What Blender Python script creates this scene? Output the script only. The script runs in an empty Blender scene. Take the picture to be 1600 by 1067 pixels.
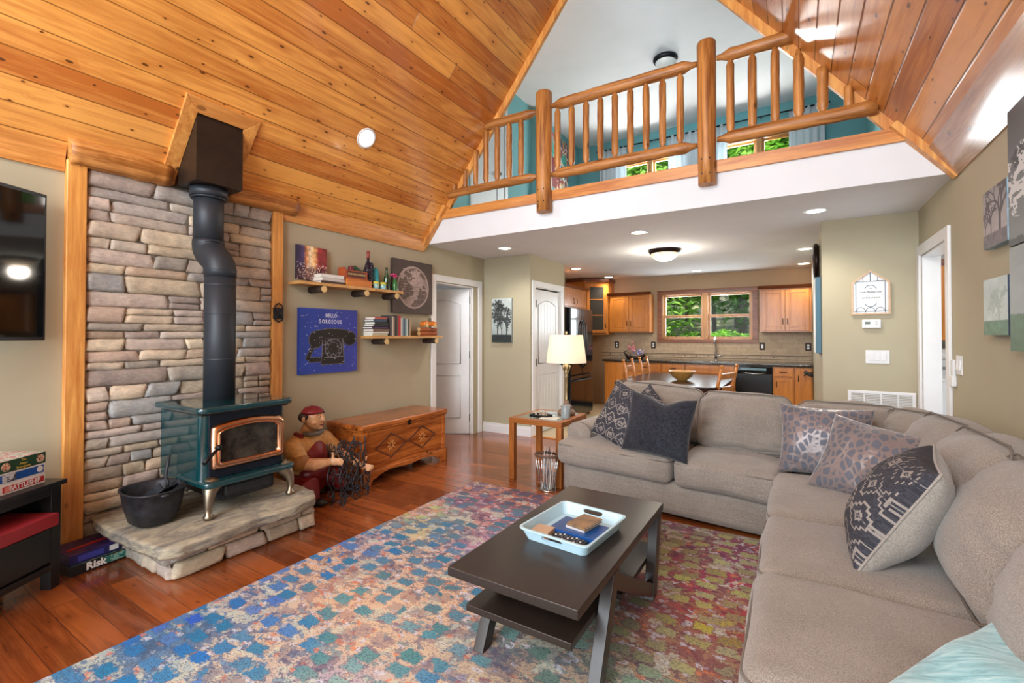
import bpy, bmesh, math, random
import numpy as np
from mathutils import Vector, Matrix, noise as mnoise
PI = math.pi
SC = bpy.context.scene
COL = SC.collection
random.seed(7)

# ------------------------------------------------------------------ camera
cam_data = bpy.data.cameras.new('camera')
cam = bpy.data.objects.new('camera', cam_data); COL.objects.link(cam)
cam.location = (0, 0, 1.357)
cam.rotation_euler = (PI/2 + 0.01343, 0, 0.55228)
cam_data.sensor_width = 36.0
cam_data.lens = 36*721/1600
cam_data.shift_y = -20.2/1600
cam_data.clip_start = 0.02
SC.camera = cam
# ------------------------------------------------------------------ colour management
SC.view_settings.view_transform = 'Standard'
SC.view_settings.look = 'None'
SC.view_settings.exposure = 0.36
SC.view_settings.gamma = 1.0
SC.view_settings.use_curve_mapping = False
# ------------------------------------------------------------------ world
world = bpy.data.worlds.new('sky'); SC.world = world; world.use_nodes = True
wn = world.node_tree.nodes; wl = world.node_tree.links
bg = wn['Background']; bg.inputs[0].default_value = (0.82, 0.90, 1.0, 1); bg.inputs[1].default_value = 1.6
# ------------------------------------------------------------------ sun + window daylight
def light(name, kind, loc, power, color=(1,1,1), size=None, target=None, **kw):
    d = bpy.data.lights.new(name, kind); d.energy = power; d.color = color
    if kind == 'AREA':
        d.shape = 'RECTANGLE'; d.size, d.size_y = size
    elif size is not None:
        d.shadow_soft_size = size
    for k, v in kw.items(): setattr(d, k, v)
    o = bpy.data.objects.new(name, d); COL.objects.link(o); o.location = loc
    if target is not None:
        v = Vector(target) - Vector(loc)
        o.rotation_euler = v.to_track_quat('-Z', 'Y').to_euler()
    return o
sun = light('sun', 'SUN', (0, 0, 20), 8.0, (1.0, 0.95, 0.85), angle=0.02)
sun.rotation_euler = (math.radians(38), 0, math.radians(-30))
DAY = (0.86, 0.94, 1.0)
light('daylight_rear_window', 'AREA', (-1.43, -2.5, 1.6), 175, DAY, (3.9, 2.3), (-1.43, 3.0, 1.5))
light('daylight_gable_window', 'AREA', (-1.43, -2.5, 3.7), 200, DAY, (2.0, 1.6), (-1.6, 3.0, 2.2))
light('daylight_kitchen_window', 'AREA', (-1.38, 8.98, 1.75), 42, DAY, (1.4, 0.8), (-1.4, 5.0, 1.1))
light('daylight_loft_window', 'AREA', (-1.6, 8.98, 4.1), 300, (1.0, .97, .93), (2.4, 1.3), (-1.5, 5.0, 3.6))

# ------------------------------------------------------------------ helpers: materials
def lin(c):
    if isinstance(c, str):
        c = c.lstrip('#'); c = [int(c[i:i+2], 16)/255 for i in (0, 2, 4)]
    return tuple((x/12.92 if x <= 0.04045 else ((x+0.055)/1.055)**2.4) for x in c[:3]) + (1.0,)
class G:
    def __init__(s, name):
        s.mat = bpy.data.materials.new(name); s.mat.use_nodes = True
        s.nt = s.mat.node_tree; s.b = s.nt.nodes['Principled BSDF']
    def put(s, sock, val):
        if hasattr(val, 'is_output') or isinstance(val, bpy.types.NodeSocket): s.nt.links.new(val, sock)
        else: sock.default_value = val
    def n(s, typ, props=None, **inp):
        nd = s.nt.nodes.new('ShaderNode'+typ)
        for k, v in (props or {}).items(): setattr(nd, k, v)
        for k, v in inp.items(): s.put(nd.inputs[k.replace('_', ' ')], v)
        return nd
    def m(s, op, a, b=0.0, c=None, clamp=False):
        nd = s.nt.nodes.new('ShaderNodeMath'); nd.operation = op; nd.use_clamp = clamp
        s.put(nd.inputs[0], a); s.put(nd.inputs[1], b)
        if c is not None: s.put(nd.inputs[2], c)
        return nd.outputs[0]
    def mix(s, f, a, b, mode='MIX'):
        nd = s.nt.nodes.new('ShaderNodeMix'); nd.data_type = 'RGBA'; nd.blend_type = mode
        s.put(nd.inputs[0], f); s.put(nd.inputs[6], a); s.put(nd.inputs[7], b)
        return nd.outputs[2]
    def ramp(s, f, stops, interp='LINEAR'):
        nd = s.nt.nodes.new('ShaderNodeValToRGB'); cr = nd.color_ramp; cr.interpolation = interp
        while len(cr.elements) < len(stops): cr.elements.new(0.5)
        for e, (p, c) in zip(cr.elements, stops): e.position = p; e.color = c
        s.put(nd.inputs[0], f); return nd.outputs[0]
    def obj(s): return s.nt.nodes.new('ShaderNodeTexCoord').outputs['Object']
    def uv(s): return s.nt.nodes.new('ShaderNodeTexCoord').outputs['UV']
    def scale(s, vec, sx, sy, sz, loc=(0,0,0)):
        nd = s.n('Mapping', Vector=vec); nd.inputs['Scale'].default_value = (sx, sy, sz); nd.inputs['Location'].default_value = loc
        return nd.outputs[0]
    def noise(s, vec, scale, detail=3, rough=.55, dist=0, col=False):
        nd = s.n('TexNoise', Vector=vec, Scale=scale, Detail=detail, Roughness=rough, Distortion=dist)
        return nd.outputs['Color' if col else 'Fac']
    def bump(s, h, strength=.3, dist=.01):
        nd = s.n('Bump', Strength=strength, Distance=dist, Height=h); s.nt.links.new(nd.outputs[0], s.b.inputs['Normal'])
    def set(s, **kw):
        for k, v in kw.items():
            s.put(s.b.inputs[{'color':'Base Color','rough':'Roughness','metal':'Metallic','spec':'Specular IOR Level','coat':'Coat Weight','coatr':'Coat Roughness',
              'trans':'Transmission Weight','ior':'IOR','sheen':'Sheen Weight','emi':'Emission Color','emis':'Emission Strength','alpha':'Alpha','sss':'Subsurface Weight'}[k]], v)
        return s.mat
def flat(name, c, rough=.5, metal=0, var=.06, scale=12, bump=0, **kw):
    g = G(name); o = g.obj(); c = lin(c)
    n = g.noise(o, scale, 4)
    lo = tuple(x*(1-var) for x in c[:3])+(1,); hi = tuple(min(1, x*(1+var)) for x in c[:3])+(1,)
    g.set(color=g.ramp(n, [(.3, lo), (.7, hi)]), rough=rough, metal=metal, **kw)
    if bump: g.bump(g.noise(o, scale*12, 3), bump, .002)
    return g.mat
def vcol(name, rough=.6, var=.25, scale=40, bump=0, **kw):
    g = G(name); a = g.n('Attribute', {'attribute_name':'Col'}).outputs['Color']
    n = g.noise(g.obj(), scale, 5, .65)
    c = g.mix(1.0, a, g.ramp(n, [(.25, (1-var,)*3+(1,)), (.75, (1+var,)*3+(1,))]), 'MULTIPLY')
    g.set(color=c, rough=rough, **kw)
    if bump: g.bump(n, bump, .01)
    return g.mat
def wood(name, c1, c2, axis='x', rough=.4, knots=.5, s=1.0, kcol='#4a2408', coat=0.0, contrast=.8):
    g = G(name); o = g.obj(); a, b = .9*s, 11*s
    sc = {'x':(a,b,b), 'y':(b,a,b), 'z':(b,b,a)}[axis]
    v = g.scale(o, *sc)
    n1 = g.noise(v, 1.6, 4, .6, .8)
    n2 = g.noise(g.scale(o, *[q*(3.2 if q > 1 else 1.5) for q in sc]), 3.0, 4, .7, .4)
    f = g.m('ADD', g.m('MULTIPLY', n1, .7), g.m('MULTIPLY', n2, .3))
    col = g.ramp(f, [(.5-.16*contrast, lin(c2)), (.5+.14*contrast, lin(c1))])
    if knots:
        ks = {'x':(3,6,6), 'y':(6,3,6), 'z':(6,6,3)}[axis]
        vo = g.n('TexVoronoi', Vector=g.scale(o, *ks), Scale=1.1)
        k = g.m('SUBTRACT', 1, g.m('DIVIDE', vo.outputs['Distance'], .13), clamp=True)
        col = g.mix(g.m('MULTIPLY', g.m('MINIMUM', g.m('MULTIPLY', k, 2.5), 1), knots), col, lin(kcol))
    g.set(color=col, rough=rough, coat=coat, coatr=.12)
    g.bump(n2, .12, .002)
    return g.mat
def planks(name, c1, c2, w, L, rough=.3, groove=.012, gcol='#3a1c08', knots=.6, tint=.25, coat=0, gw=.04, kd=.05, shade=None):
    """local x runs along the boards, local y across them"""
    g = G(name); o = g.obj(); sp = g.n('SeparateXYZ', Vector=o)
    X, Y = sp.outputs[0], sp.outputs[1]
    r = g.m('DIVIDE', Y, w); row = g.m('FLOOR', r); fr = g.m('FRACT', r)
    rr = g.n('TexWhiteNoise', {'noise_dimensions':'1D'}, W=row).outputs['Value']
    u = g.m('ADD', g.m('DIVIDE', X, L), g.m('MULTIPLY', rr, 7.3)); cidx = g.m('FLOOR', u); fu = g.m('FRACT', u)
    cmb = g.n('CombineXYZ', X=row, Y=cidx); wn_ = g.n('TexWhiteNoise', {'noise_dimensions':'2D'}, Vector=cmb.outputs[0])
    rnd = wn_.outputs['Value']
    off = g.n('CombineXYZ', X=g.m('MULTIPLY', rnd, 31), Y=0.0, Z=g.m('MULTIPLY', rnd, 17)).outputs[0]
    va = g.n('VectorMath', {'operation':'ADD'}); g.put(va.inputs[0], o); g.put(va.inputs[1], off); vv = va.outputs[0]
    n1 = g.noise(g.scale(vv, .8, 10, 10), 1.8, 5, .6, 1.0)
    n2 = g.noise(g.scale(vv, 1.6, 40, 40), 2.6, 4, .7, .3)
    f = g.m('ADD', g.m('ADD', g.m('MULTIPLY', n1, .6), g.m('MULTIPLY', n2, .25)), g.m('MULTIPLY', g.m('SUBTRACT', rnd, .5), tint))
    f = g.m('ADD', f, .07)
    col = g.ramp(f, [(.35, lin(c2)), (.63, lin(c1))])
    if knots:
        pt = g.noise(o, 1.3, 3, .6); col = g.mix(.5, col, g.ramp(pt, [(.35,(.80,.76,.72,1)),(.65,(1.18,1.2,1.22,1))]), 'MULTIPLY')
        for sx, sy, kk, hal in ((1.7, 4.2, kd*1.5, .22), (3.6, 7.0, kd*1.6, .12)):
            vo = g.n('TexVoronoi', {'voronoi_dimensions':'2D'}, Vector=g.scale(vv, sx, sy, 0.0, (sx*1.7, 0, 0)), Scale=1.25)
            gt = g.m('GREATER_THAN', g.n('SeparateColor', Color=vo.outputs['Color']).outputs[0], .55)
            hk = g.m('MULTIPLY', gt, g.m('SUBTRACT', 1, g.m('DIVIDE', vo.outputs['Distance'], hal), clamp=True)); col = g.mix(g.m('MULTIPLY', hk, .55), col, lin(c2))
            k = g.m('MULTIPLY', gt, g.m('SUBTRACT', 1, g.m('DIVIDE', vo.outputs['Distance'], kk), clamp=True))
            col = g.mix(g.m('MULTIPLY', g.m('MINIMUM', g.m('MULTIPLY', k, 3), 1), knots), col, lin('#3c1a06'))
        st_ = g.noise(g.scale(vv, 1.1, 26, 0.0), 1.3, 3, .6, .5); col = g.mix(g.m('MULTIPLY', g.m('GREATER_THAN', st_, .69), .45*knots), col, lin(c2))
    e1 = g.m('MINIMUM', fr, g.m('SUBTRACT', 1, fr)); e2 = g.m('MULTIPLY', g.m('MINIMUM', fu, g.m('SUBTRACT', 1, fu)), L/w)
    e = g.m('MINIMUM', e1, e2); gm = g.m('DIVIDE', e, gw, clamp=True)
    col = g.mix(gm, lin(gcol), col)
    g.set(color=col, rough=rough, coat=coat, coatr=.08)
    g.bump(g.m('ADD', g.m('MULTIPLY', gm, 1.0), g.m('MULTIPLY', n2, .06)), .5, groove)
    return g.mat
def fabric(name, c1, c2, scale=260, rough=.95, bump=.5, stretch=(1,1,1), wrinkle=0):
    g = G(name); o = g.obj()
    n = g.noise(g.scale(o, *stretch), scale, 2, .7); big = g.noise(o, 5, 3)
    f = g.m('ADD', g.m('MULTIPLY', n, .8), g.m('MULTIPLY', big, .2))
    g.set(color=g.ramp(f, [(.38, lin(c2)), (.62, lin(c1))]), rough=rough, sheen=.25, spec=.15)
    if wrinkle:
        wn_ = g.noise(g.scale(o, 2.2, 2.2, 13), 1.5, 3, .5, .8); g.bump(g.m('ADD', g.m('MULTIPLY', n, .10), g.m('MULTIPLY', wn_, wrinkle)), .6, .03)
    else: g.bump(n, bump, .002)
    return g.mat
# ------------------------------------------------------------------ helpers: objects
ORG = {}
def tag(o, label=None, cat=None, group=None, kind=None):
    if label: o['label'] = label
    if cat: o['category'] = cat
    if group: o['group'] = group
    if kind: o['kind'] = kind
    return o
def thing(name, label, cat, loc=(0,0,0), rz=0, group=None, local=False):
    o = bpy.data.objects.new(name, None); COL.objects.link(o); o.location = loc; o.rotation_euler = (0, 0, rz)
    o.empty_display_size = .1
    ORG[o] = Vector((0,0,0)) if (local or rz) else Vector(loc)
    return tag(o, label, cat, group)
def copy_tree(o, parent=None):
    c = o.copy(); COL.objects.link(c); c.parent = parent
    for ch in list(o.children): copy_tree(ch, c)
    return c
class MB:
    def __init__(s): s.v = []; s.f = []; s.mi = []; s.c = []; s.cur = 0; s.col = (1,1,1); s.sm = []; s.smooth = False; s.uvs = {}
    def add(s, vs, fs, smooth=None):
        b = len(s.v); s.v += [tuple(q) for q in vs]
        for f in fs:
            s.f.append([b+i for i in f]); s.mi.append(s.cur); s.c.append(s.col); s.sm.append(s.smooth if smooth is None else smooth)
        return s
    def box(s, x0, x1, y0, y1, z0, z1):
        return s.add([(x0,y0,z0),(x1,y0,z0),(x1,y1,z0),(x0,y1,z0),(x0,y0,z1),(x1,y0,z1),(x1,y1,z1),(x0,y1,z1)],
                     [(0,3,2,1),(4,5,6,7),(0,1,5,4),(1,2,6,5),(2,3,7,6),(3,0,4,7)], False)
    def obox(s, c, size, rot=None):
        R = rot if rot is not None else Matrix.Identity(3); c = Vector(c); h = Vector(size)/2
        vs = [c + R @ Vector((sx*h.x, sy*h.y, sz*h.z)) for sz in (-1,1) for sx, sy in ((-1,-1),(1,-1),(1,1),(-1,1))]
        return s.add(vs, [(0,3,2,1),(4,5,6,7),(0,1,5,4),(1,2,6,5),(2,3,7,6),(3,0,4,7)], False)
    def bar(s, p0, p1, w, h, up=(0,0,1)):
        p0, p1 = Vector(p0), Vector(p1); d = (p1-p0); L = d.length; d.normalize(); up = Vector(up)
        if abs(d.dot(up)) > .98: up = Vector((1,0,0))
        a = up.cross(d).normalized(); b = d.cross(a)
        R = Matrix((d, a, b)).transposed()
        return s.obox((p0+p1)/2, (L, w, h), R)
    def tube(s, pts, r, n=8, caps=True, closed=False):
        pts = [Vector(p) for p in pts]; N = len(pts); rs = r if isinstance(r, (list, tuple)) else [r]*N
        vs = []; up = None
        for i, p in enumerate(pts):
            a = pts[(i-1) % N] if (closed or i > 0) else p; b = pts[(i+1) % N] if (closed or i < N-1) else p
            d = (b-a).normalized() if (b-a).length > 1e-9 else Vector((0,0,1))
            if up is None:
                up = Vector((0,0,1)) if abs(d.z) < .9 else Vector((1,0,0))
                up = (up - d*up.dot(d)).normalized()
            else:
                up = up - d*up.dot(d); up = up.normalized() if up.length > 1e-6 else d.orthogonal().normalized()
            q = d.cross(up)
            for k in range(n):
                t = 2*PI*k/n; vs.append(p + (up*math.cos(t)+q*math.sin(t))*rs[i])
        fs = []
        for i in range(N if closed else N-1):
            j = (i+1) % N
            for k in range(n): fs.append((i*n+k, i*n+(k+1)%n, j*n+(k+1)%n, j*n+k))
        s.add(vs, fs, True)
        if caps and not closed:
            b = len(s.v)-N*n
            for ring, rev in ((0, True), (N-1, False)):
                idx = [b+ring*n+k for k in range(n)]
                if rev: idx = idx[::-1]
                s.f.append(idx); s.mi.append(s.cur); s.c.append(s.col); s.sm.append(False)
        return s
    def cyl(s, p0, p1, r0, r1=None, n=16): return s.tube([p0, p1], [r0, r0 if r1 is None else r1], n)
    def lathe(s, prof, c=(0,0,0), n=24, sx=1, sy=1, caps=True):
        c = Vector(c); vs = []
        for r, z in prof:
            for k in range(n): t = 2*PI*k/n; vs.append((c.x+r*sx*math.cos(t), c.y+r*sy*math.sin(t), c.z+z))
        fs = []
        for i in range(len(prof)-1):
            for k in range(n): fs.append((i*n+k, i*n+(k+1)%n, (i+1)*n+(k+1)%n, (i+1)*n+k))
        s.add(vs, fs, True); b = len(s.v)-len(vs)
        if caps:
            for ring, rev in ((0, True), (len(prof)-1, False)):
                if prof[ring][0] > 1e-5:
                    idx = [b+ring*n+k for k in range(n)]
                    s.f.append(idx[::-1] if rev else idx); s.mi.append(s.cur); s.c.append(s.col); s.sm.append(False)
        return s
    def prism(s, poly, ax, a, b):
        """poly of 2D points in the plane normal to axis ax (x:(y,z) y:(x,z) z:(x,y)), extruded a..b"""
        mk = {'x':lambda p,t:(t,p[0],p[1]), 'y':lambda p,t:(p[0],t,p[1]), 'z':lambda p,t:(p[0],p[1],t)}[ax]
        n = len(poly); vs = [mk(p, a) for p in poly]+[mk(p, b) for p in poly]
        fs = [list(range(n))[::-1], list(range(n, 2*n))] + [(i, (i+1)%n, n+(i+1)%n, n+i) for i in range(n)]
        return s.add(vs, fs, False)
    def ball(s, c, r, nu=14, nv=9, rot=None):
        c = Vector(c); r = (r,r,r) if isinstance(r, (int,float)) else r; vs = []; R = rot or Matrix.Identity(3)
        for i in range(nv+1):
            ph = PI*i/nv - PI/2
            for k in range(nu):
                t = 2*PI*k/nu; vs.append(c + R @ Vector((r[0]*math.cos(ph)*math.cos(t), r[1]*math.cos(ph)*math.sin(t), r[2]*math.sin(ph))))
        return s.add(vs, [(i*nu+k, i*nu+(k+1)%nu, (i+1)*nu+(k+1)%nu, (i+1)*nu+k) for i in range(nv) for k in range(nu)], True)
    def soft(s, c, size, r=.05, puff=(0,0,0), n=(14,14,8), rot=None, nz=0, nscale=6, seed=0, top=None, warp=None):
        """rounded, puffed cushion block"""
        c = Vector(c); h = Vector(size)/2; R = rot or Matrix.Identity(3); pos = {}; vs = []; fs = []
        def vert(i, j, k):
            key = (i, j, k)
            if key in pos: return pos[key]
            u = Vector((2*i/n[0]-1, 2*j/n[1]-1, 2*k/n[2]-1))
            # ease sampling to edges
            u = Vector([math.sin(q*PI/2)*.35+q*.65 for q in u])
            p = Vector((u.x*h.x, u.y*h.y, u.z*h.z)); q = Vector([max(-(h[a]-r), min(h[a]-r, p[a])) for a in range(3)])
            d = p-q
            if d.length > 1e-9: p = q + d.normalized()*r
            bx, by, bz = 1-u.x*u.x, 1-u.y*u.y, 1-u.z*u.z
            p.x += (1 if u.x > 0 else -1)*abs(u.x)*puff[0]*by*bz
            p.y += (1 if u.y > 0 else -1)*abs(u.y)*puff[1]*bx*bz
            p.z += (1 if u.z > 0 else -1)*abs(u.z)*puff[2]*bx*by
            if warp: p = warp(p, u)
            if nz:
                w = mnoise.noise_vector(Vector((p.x*nscale+seed*7.1, p.y*nscale-seed*3.3, p.z*nscale+seed)))
                p = p + w*nz
            pos[key] = len(vs); vs.append(c + R @ p); return pos[key]
        X, Y, Z = n
        for i in range(X):
            for j in range(Y):
                fs.append((vert(i,j,0), vert(i,j+1,0), vert(i+1,j+1,0), vert(i+1,j,0)))
                fs.append((vert(i,j,Z), vert(i+1,j,Z), vert(i+1,j+1,Z), vert(i,j+1,Z)))
        for i in range(X):
            for k in range(Z):
                fs.append((vert(i,0,k), vert(i+1,0,k), vert(i+1,0,k+1), vert(i,0,k+1)))
                fs.append((vert(i,Y,k), vert(i,Y,k+1), vert(i+1,Y,k+1), vert(i+1,Y,k)))
        for j in range(Y):
            for k in range(Z):
                fs.append((vert(0,j,k), vert(0,j,k+1), vert(0,j+1,k+1), vert(0,j+1,k)))
                fs.append((vert(X,j,k), vert(X,j+1,k), vert(X,j+1,k+1), vert(X,j,k+1)))
        return s.add(vs, fs, True)
    def build(s, name, mats, parent=None, bevel=0, seg=2, subsurf=0, label=None, origin=None, solid=0, loc=None, rot=None):
        me = bpy.data.meshes.new(name)
        V = [Vector(p) for p in s.v]
        if parent is not None: org = ORG.get(parent, Vector((0,0,0)))
        elif loc is not None: org = Vector((0,0,0))
        elif origin is not None: org = Vector(origin)
        else:
            mn = [min(p[a] for p in V) for a in range(3)]; mx = [max(p[a] for p in V) for a in range(3)]
            org = Vector(((mn[0]+mx[0])/2, (mn[1]+mx[1])/2, mn[2]))
        me.from_pydata([tuple(p-org) for p in V], [], s.f); me.update()
        for m in (mats if isinstance(mats, (list, tuple)) else [mats]): me.materials.append(m)
        for p, mi, sm in zip(me.polygons, s.mi, s.sm): p.material_index = mi; p.use_smooth = sm
        if any(c != (1,1,1) for c in s.c):
            ca = me.color_attributes.new('Col', 'FLOAT_COLOR', 'CORNER'); arr = []
            for p, c in zip(me.polygons, s.c):
                l = lin(c) if isinstance(c, str) else tuple(c)[:3]+(1.0,)
                arr += list(l)*len(p.loop_indices)
            ca.data.foreach_set('color', arr)
        o = bpy.data.objects.new(name, me); COL.objects.link(o)
        if parent is not None: o.parent = parent; ORG[o] = org
        else: o.location = loc if loc is not None else org; ORG[o] = org
        if rot is not None: o.rotation_euler = rot
        if bevel:
            b = o.modifiers.new('bevel', 'BEVEL'); b.width = bevel; b.segments = seg; b.limit_method = 'ANGLE'; b.angle_limit = .6
            for p in me.polygons: p.use_smooth = True
            w = o.modifiers.new('wn', 'WEIGHTED_NORMAL'); w.keep_sharp = True
        if subsurf:
            q = o.modifiers.new('sub', 'SUBSURF'); q.levels = q.render_levels = subsurf
        if label: o['label'] = label
        return o
def struct(name, mb, m, **kw):
    o = mb.build(name, m, **kw); o['kind'] = 'structure'; return o
def single(name, mb, m, label, cat, group=None, **kw):
    o = mb.build(name, m, **kw); return tag(o, label, cat, group)
def rotz(a): return Matrix.Rotation(a, 3, 'Z')
def rotx(a): return Matrix.Rotation(a, 3, 'X')
def roty(a): return Matrix.Rotation(a, 3, 'Y')
def text(body, size, mat, parent, loc, rot, extrude=.0006, sx=1, bold=0, name='lettering', align='CENTER', shear=0, space=1.0):
    cu = bpy.data.curves.new('t', 'FONT'); cu.body = body; cu.size = size; cu.extrude = extrude; cu.offset = bold
    cu.align_x = align; cu.align_y = 'CENTER'; cu.resolution_u = 3; cu.shear = shear; cu.space_character = space
    t = bpy.data.objects.new('t', cu); COL.objects.link(t)
    dg = bpy.context.evaluated_depsgraph_get(); me = bpy.data.meshes.new_from_object(t.evaluated_get(dg))
    bpy.data.objects.remove(t); bpy.data.curves.remove(cu)
    o = bpy.data.objects.new(name, me); COL.objects.link(o); me.materials.clear(); me.materials.append(mat)
    o.parent = parent; o.location = Vector(loc) - ORG.get(parent, Vector((0,0,0))); o.rotation_euler = rot; o.scale = (sx, 1, 1)
    ORG[o] = Vector(loc)
    return o
def grid_art(name, img, P0, U, V, mat, parent):
    """img (h,w,3) sRGB array laid on the rectangle P0 + u*U + v*V, row 0 at the top"""
    h, w = img.shape[:2]; P0, U, V = Vector(P0), Vector(U), Vector(V); org = ORG.get(parent, Vector((0,0,0)))
    uu, vv = np.meshgrid(np.linspace(0,1,w+1), np.linspace(1,0,h+1))
    co = np.array(P0-org)[None,None]+uu[...,None]*np.array(U)+vv[...,None]*np.array(V)
    me = bpy.data.meshes.new(name); idx = np.arange((w+1)*(h+1)).reshape(h+1, w+1)
    f = np.stack([idx[1:,:-1], idx[1:,1:], idx[:-1,1:], idx[:-1,:-1]], -1).reshape(-1,4)
    me.from_pydata(co.reshape(-1,3).tolist(), [], f.tolist()); me.materials.append(mat)
    c = np.clip(img, 0, 1); c = np.where(c <= .04045, c/12.92, ((c+.055)/1.055)**2.4)
    ca = me.color_attributes.new('Col', 'FLOAT_COLOR', 'CORNER')
    arr = np.ones((h*w, 4, 4), np.float32); arr[:, :, :3] = c.reshape(-1,1,3); ca.data.foreach_set('color', arr.ravel())
    o = bpy.data.objects.new(name, me); COL.objects.link(o); o.parent = parent; ORG[o] = org
    return o
def fnoise(h, w, s, seed, octv=4):
    """fractal value noise 0..1"""
    rng = np.random.RandomState(seed); out = np.zeros((h, w)); amp = 1; tot = 0
    for o in range(octv):
        ny, nx = max(2, int(s*2**o)+2), max(2, int(s*2**o*w/h)+2); g = rng.rand(ny, nx)
        y = np.linspace(0, ny-1.001, h); x = np.linspace(0, nx-1.001, w); yi = y.astype(int); xi = x.astype(int)
        fy = (y-yi)[:,None]; fx = (x-xi)[None]; fy = fy*fy*(3-2*fy); fx = fx*fx*(3-2*fx)
        a = g[yi][:,xi]; b = g[yi][:,xi+1]; c = g[yi+1][:,xi]; d = g[yi+1][:,xi+1]
        out += amp*((a*(1-fx)+b*fx)*(1-fy)+(c*(1-fx)+d*fx)*fy); tot += amp; amp *= .55
    return out/tot
def hexc(c): c = c.lstrip('#'); return np.array([int(c[i:i+2], 16)/255 for i in (0,2,4)])
def draw_line(img, x0, y0, x1, y1, r, c):
    h, w = img.shape[:2]; n = int(max(abs(x1-x0), abs(y1-y0))*1.5)+2
    for t in np.linspace(0, 1, n):
        x = x0+(x1-x0)*t; y = y0+(y1-y0)*t; a, b = int(max(0, y-r)), int(min(h-1, y+r))
        e, f = int(max(0, x-r)), int(min(w-1, x+r))
        if a <= b and e <= f: img[a:b+1, e:f+1] = c
def draw_tree(img, x, y, L, ang, r, c, rng, d=0):
    if L < 2 or d > 9: return
    x1 = x+math.cos(ang)*L; y1 = y-math.sin(ang)*L; draw_line(img, x, y, x1, y1, max(.3, r), c)
    for k in range(2 if d else 3):
        draw_tree(img, x1, y1, L*rng.uniform(.62,.85), ang+rng.uniform(-.65,.65), r*.66, c, rng, d+1)
# ------------------------------------------------------------------ materials
M = {}
def paint(name, c, r=.75):
    g = G(name); o = g.obj(); c = lin(c)
    n = g.noise(o, 2.2, 3)
    g.set(color=g.ramp(n, [(.3, tuple(x*.97 for x in c[:3])+(1,)), (.7, tuple(min(1,x*1.03) for x in c[:3])+(1,))]), rough=r, spec=.3)
    g.bump(g.noise(o, 180, 3, .6), .08, .002); return g.mat
M['wall'] = paint('greige_paint', '#ada48b'); M['teal'] = paint('teal_paint', '#6aa2a8'); M['ceil'] = paint('white_ceiling', '#dddfe2', .9)
M['bed'] = paint('bedroom_paint', '#9a9a98'); M['bath'] = paint('bath_paint', '#b9b9b4')
M['white'] = flat('white_trim', '#e3e3e3', .35, var=.02); M['white2'] = flat('white_satin', '#dcdddd', .3, var=.02)
M['pine'] = planks('pine_ceiling_boards', '#edab56', '#b96a28', .142, 30.0, rough=.28, groove=.006, gcol='#7a4416', knots=.85, tint=.3, coat=.25, gw=.035, kd=.03)
M['floorw'] = planks('cherry_floor_boards', '#9c5428', '#693216', .125, 1.15, rough=.2, groove=.0015, gcol='#4a1e0a', knots=.25, tint=.3, coat=.35, gw=.018, kd=.04)
M['trimx'] = wood('pine_trim_x', '#d8954e', '#a86026', 'x', .35, .6); M['trimy'] = wood('pine_trim_y', '#dd9c54', '#ad6828', 'y', .35, .6)
M['trimz'] = wood('pine_trim_z', '#e3a658', '#b87030', 'z', .4, .9)
M['logx'] = wood('log_x', '#c08346', '#7d4818', 'x', .45, .8, contrast=.65); M['logz'] = wood('log_z', '#c28444', '#824a1c', 'z', .45, .8, contrast=.65)
M['logy'] = wood('log_y', '#d49450', '#94591f', 'y', .5, .8, contrast=.65)
M['casing'] = wood('window_casing', '#94562c', '#6d3a1c', 'x', .35, 0); M['sash'] = wood('window_sash', '#c08a50', '#9c6a36', 'z', .35, 0)
M['cab'] = wood('maple_cabinet', '#cc8030', '#a86220', 'z', .3, 0, contrast=1.2, coat=.2); M['cabx'] = wood('maple_cabinet_x', '#d08a3c', '#b26e28', 'x', .3, 0, contrast=1.2, coat=.2)
M['crown'] = wood('cherry_crown', '#7d3f1e', '#5a2811', 'x', .3, 0)
M['black'] = flat('black_paint', '#1a1a1c', .35, var=.2, scale=40); M['blackm'] = flat('black_metal', '#17181a', .4, .6, var=.2)
M['gloss'] = flat('gloss_black', '#08090b', .05, var=.1); M['chrome'] = flat('chrome', '#c8c8c8', .15, 1, var=.05); M['brass'] = flat('brass', '#d8a27c', .22, 1, var=.12)
M['bronze'] = flat('oil_bronze', '#2c2019', .35, .8, var=.2)
M['v'] = vcol('coloured', .55, .06, 30); M['vg'] = vcol('coloured_gloss', .3, .05, 30); M['art'] = vcol('printed_art', .55, .03, 60)
def glassmat(name, tint=(1,1,1,1), rough=0.0):
    g = G(name); g.set(color=tint, rough=rough, trans=1.0, ior=1.45); return g.mat
def pane():
    g = G('window_glass'); nt = g.nt; out = nt.nodes['Material Output']
    t = nt.nodes.new('ShaderNodeBsdfTransparent'); t.inputs[0].default_value = (.97,.98,.98,1); gl = nt.nodes.new('ShaderNodeBsdfGlossy'); gl.inputs['Roughness'].default_value = .02
    fr = nt.nodes.new('ShaderNodeFresnel'); fr.inputs[0].default_value = 1.12; mx = nt.nodes.new('ShaderNodeMixShader')
    nt.links.new(fr.outputs[0], mx.inputs[0]); nt.links.new(t.outputs[0], mx.inputs[1]); nt.links.new(gl.outputs[0], mx.inputs[2]); nt.links.new(mx.outputs[0], out.inputs[0]); return g.mat
M['pane'] = pane()
def emit(name, c, s):
    g = G(name); g.set(color=lin(c), emi=lin(c), emis=s); return g.mat
M['lampon'] = emit('lamp_lens', '#fff6e6', 9.0)
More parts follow.
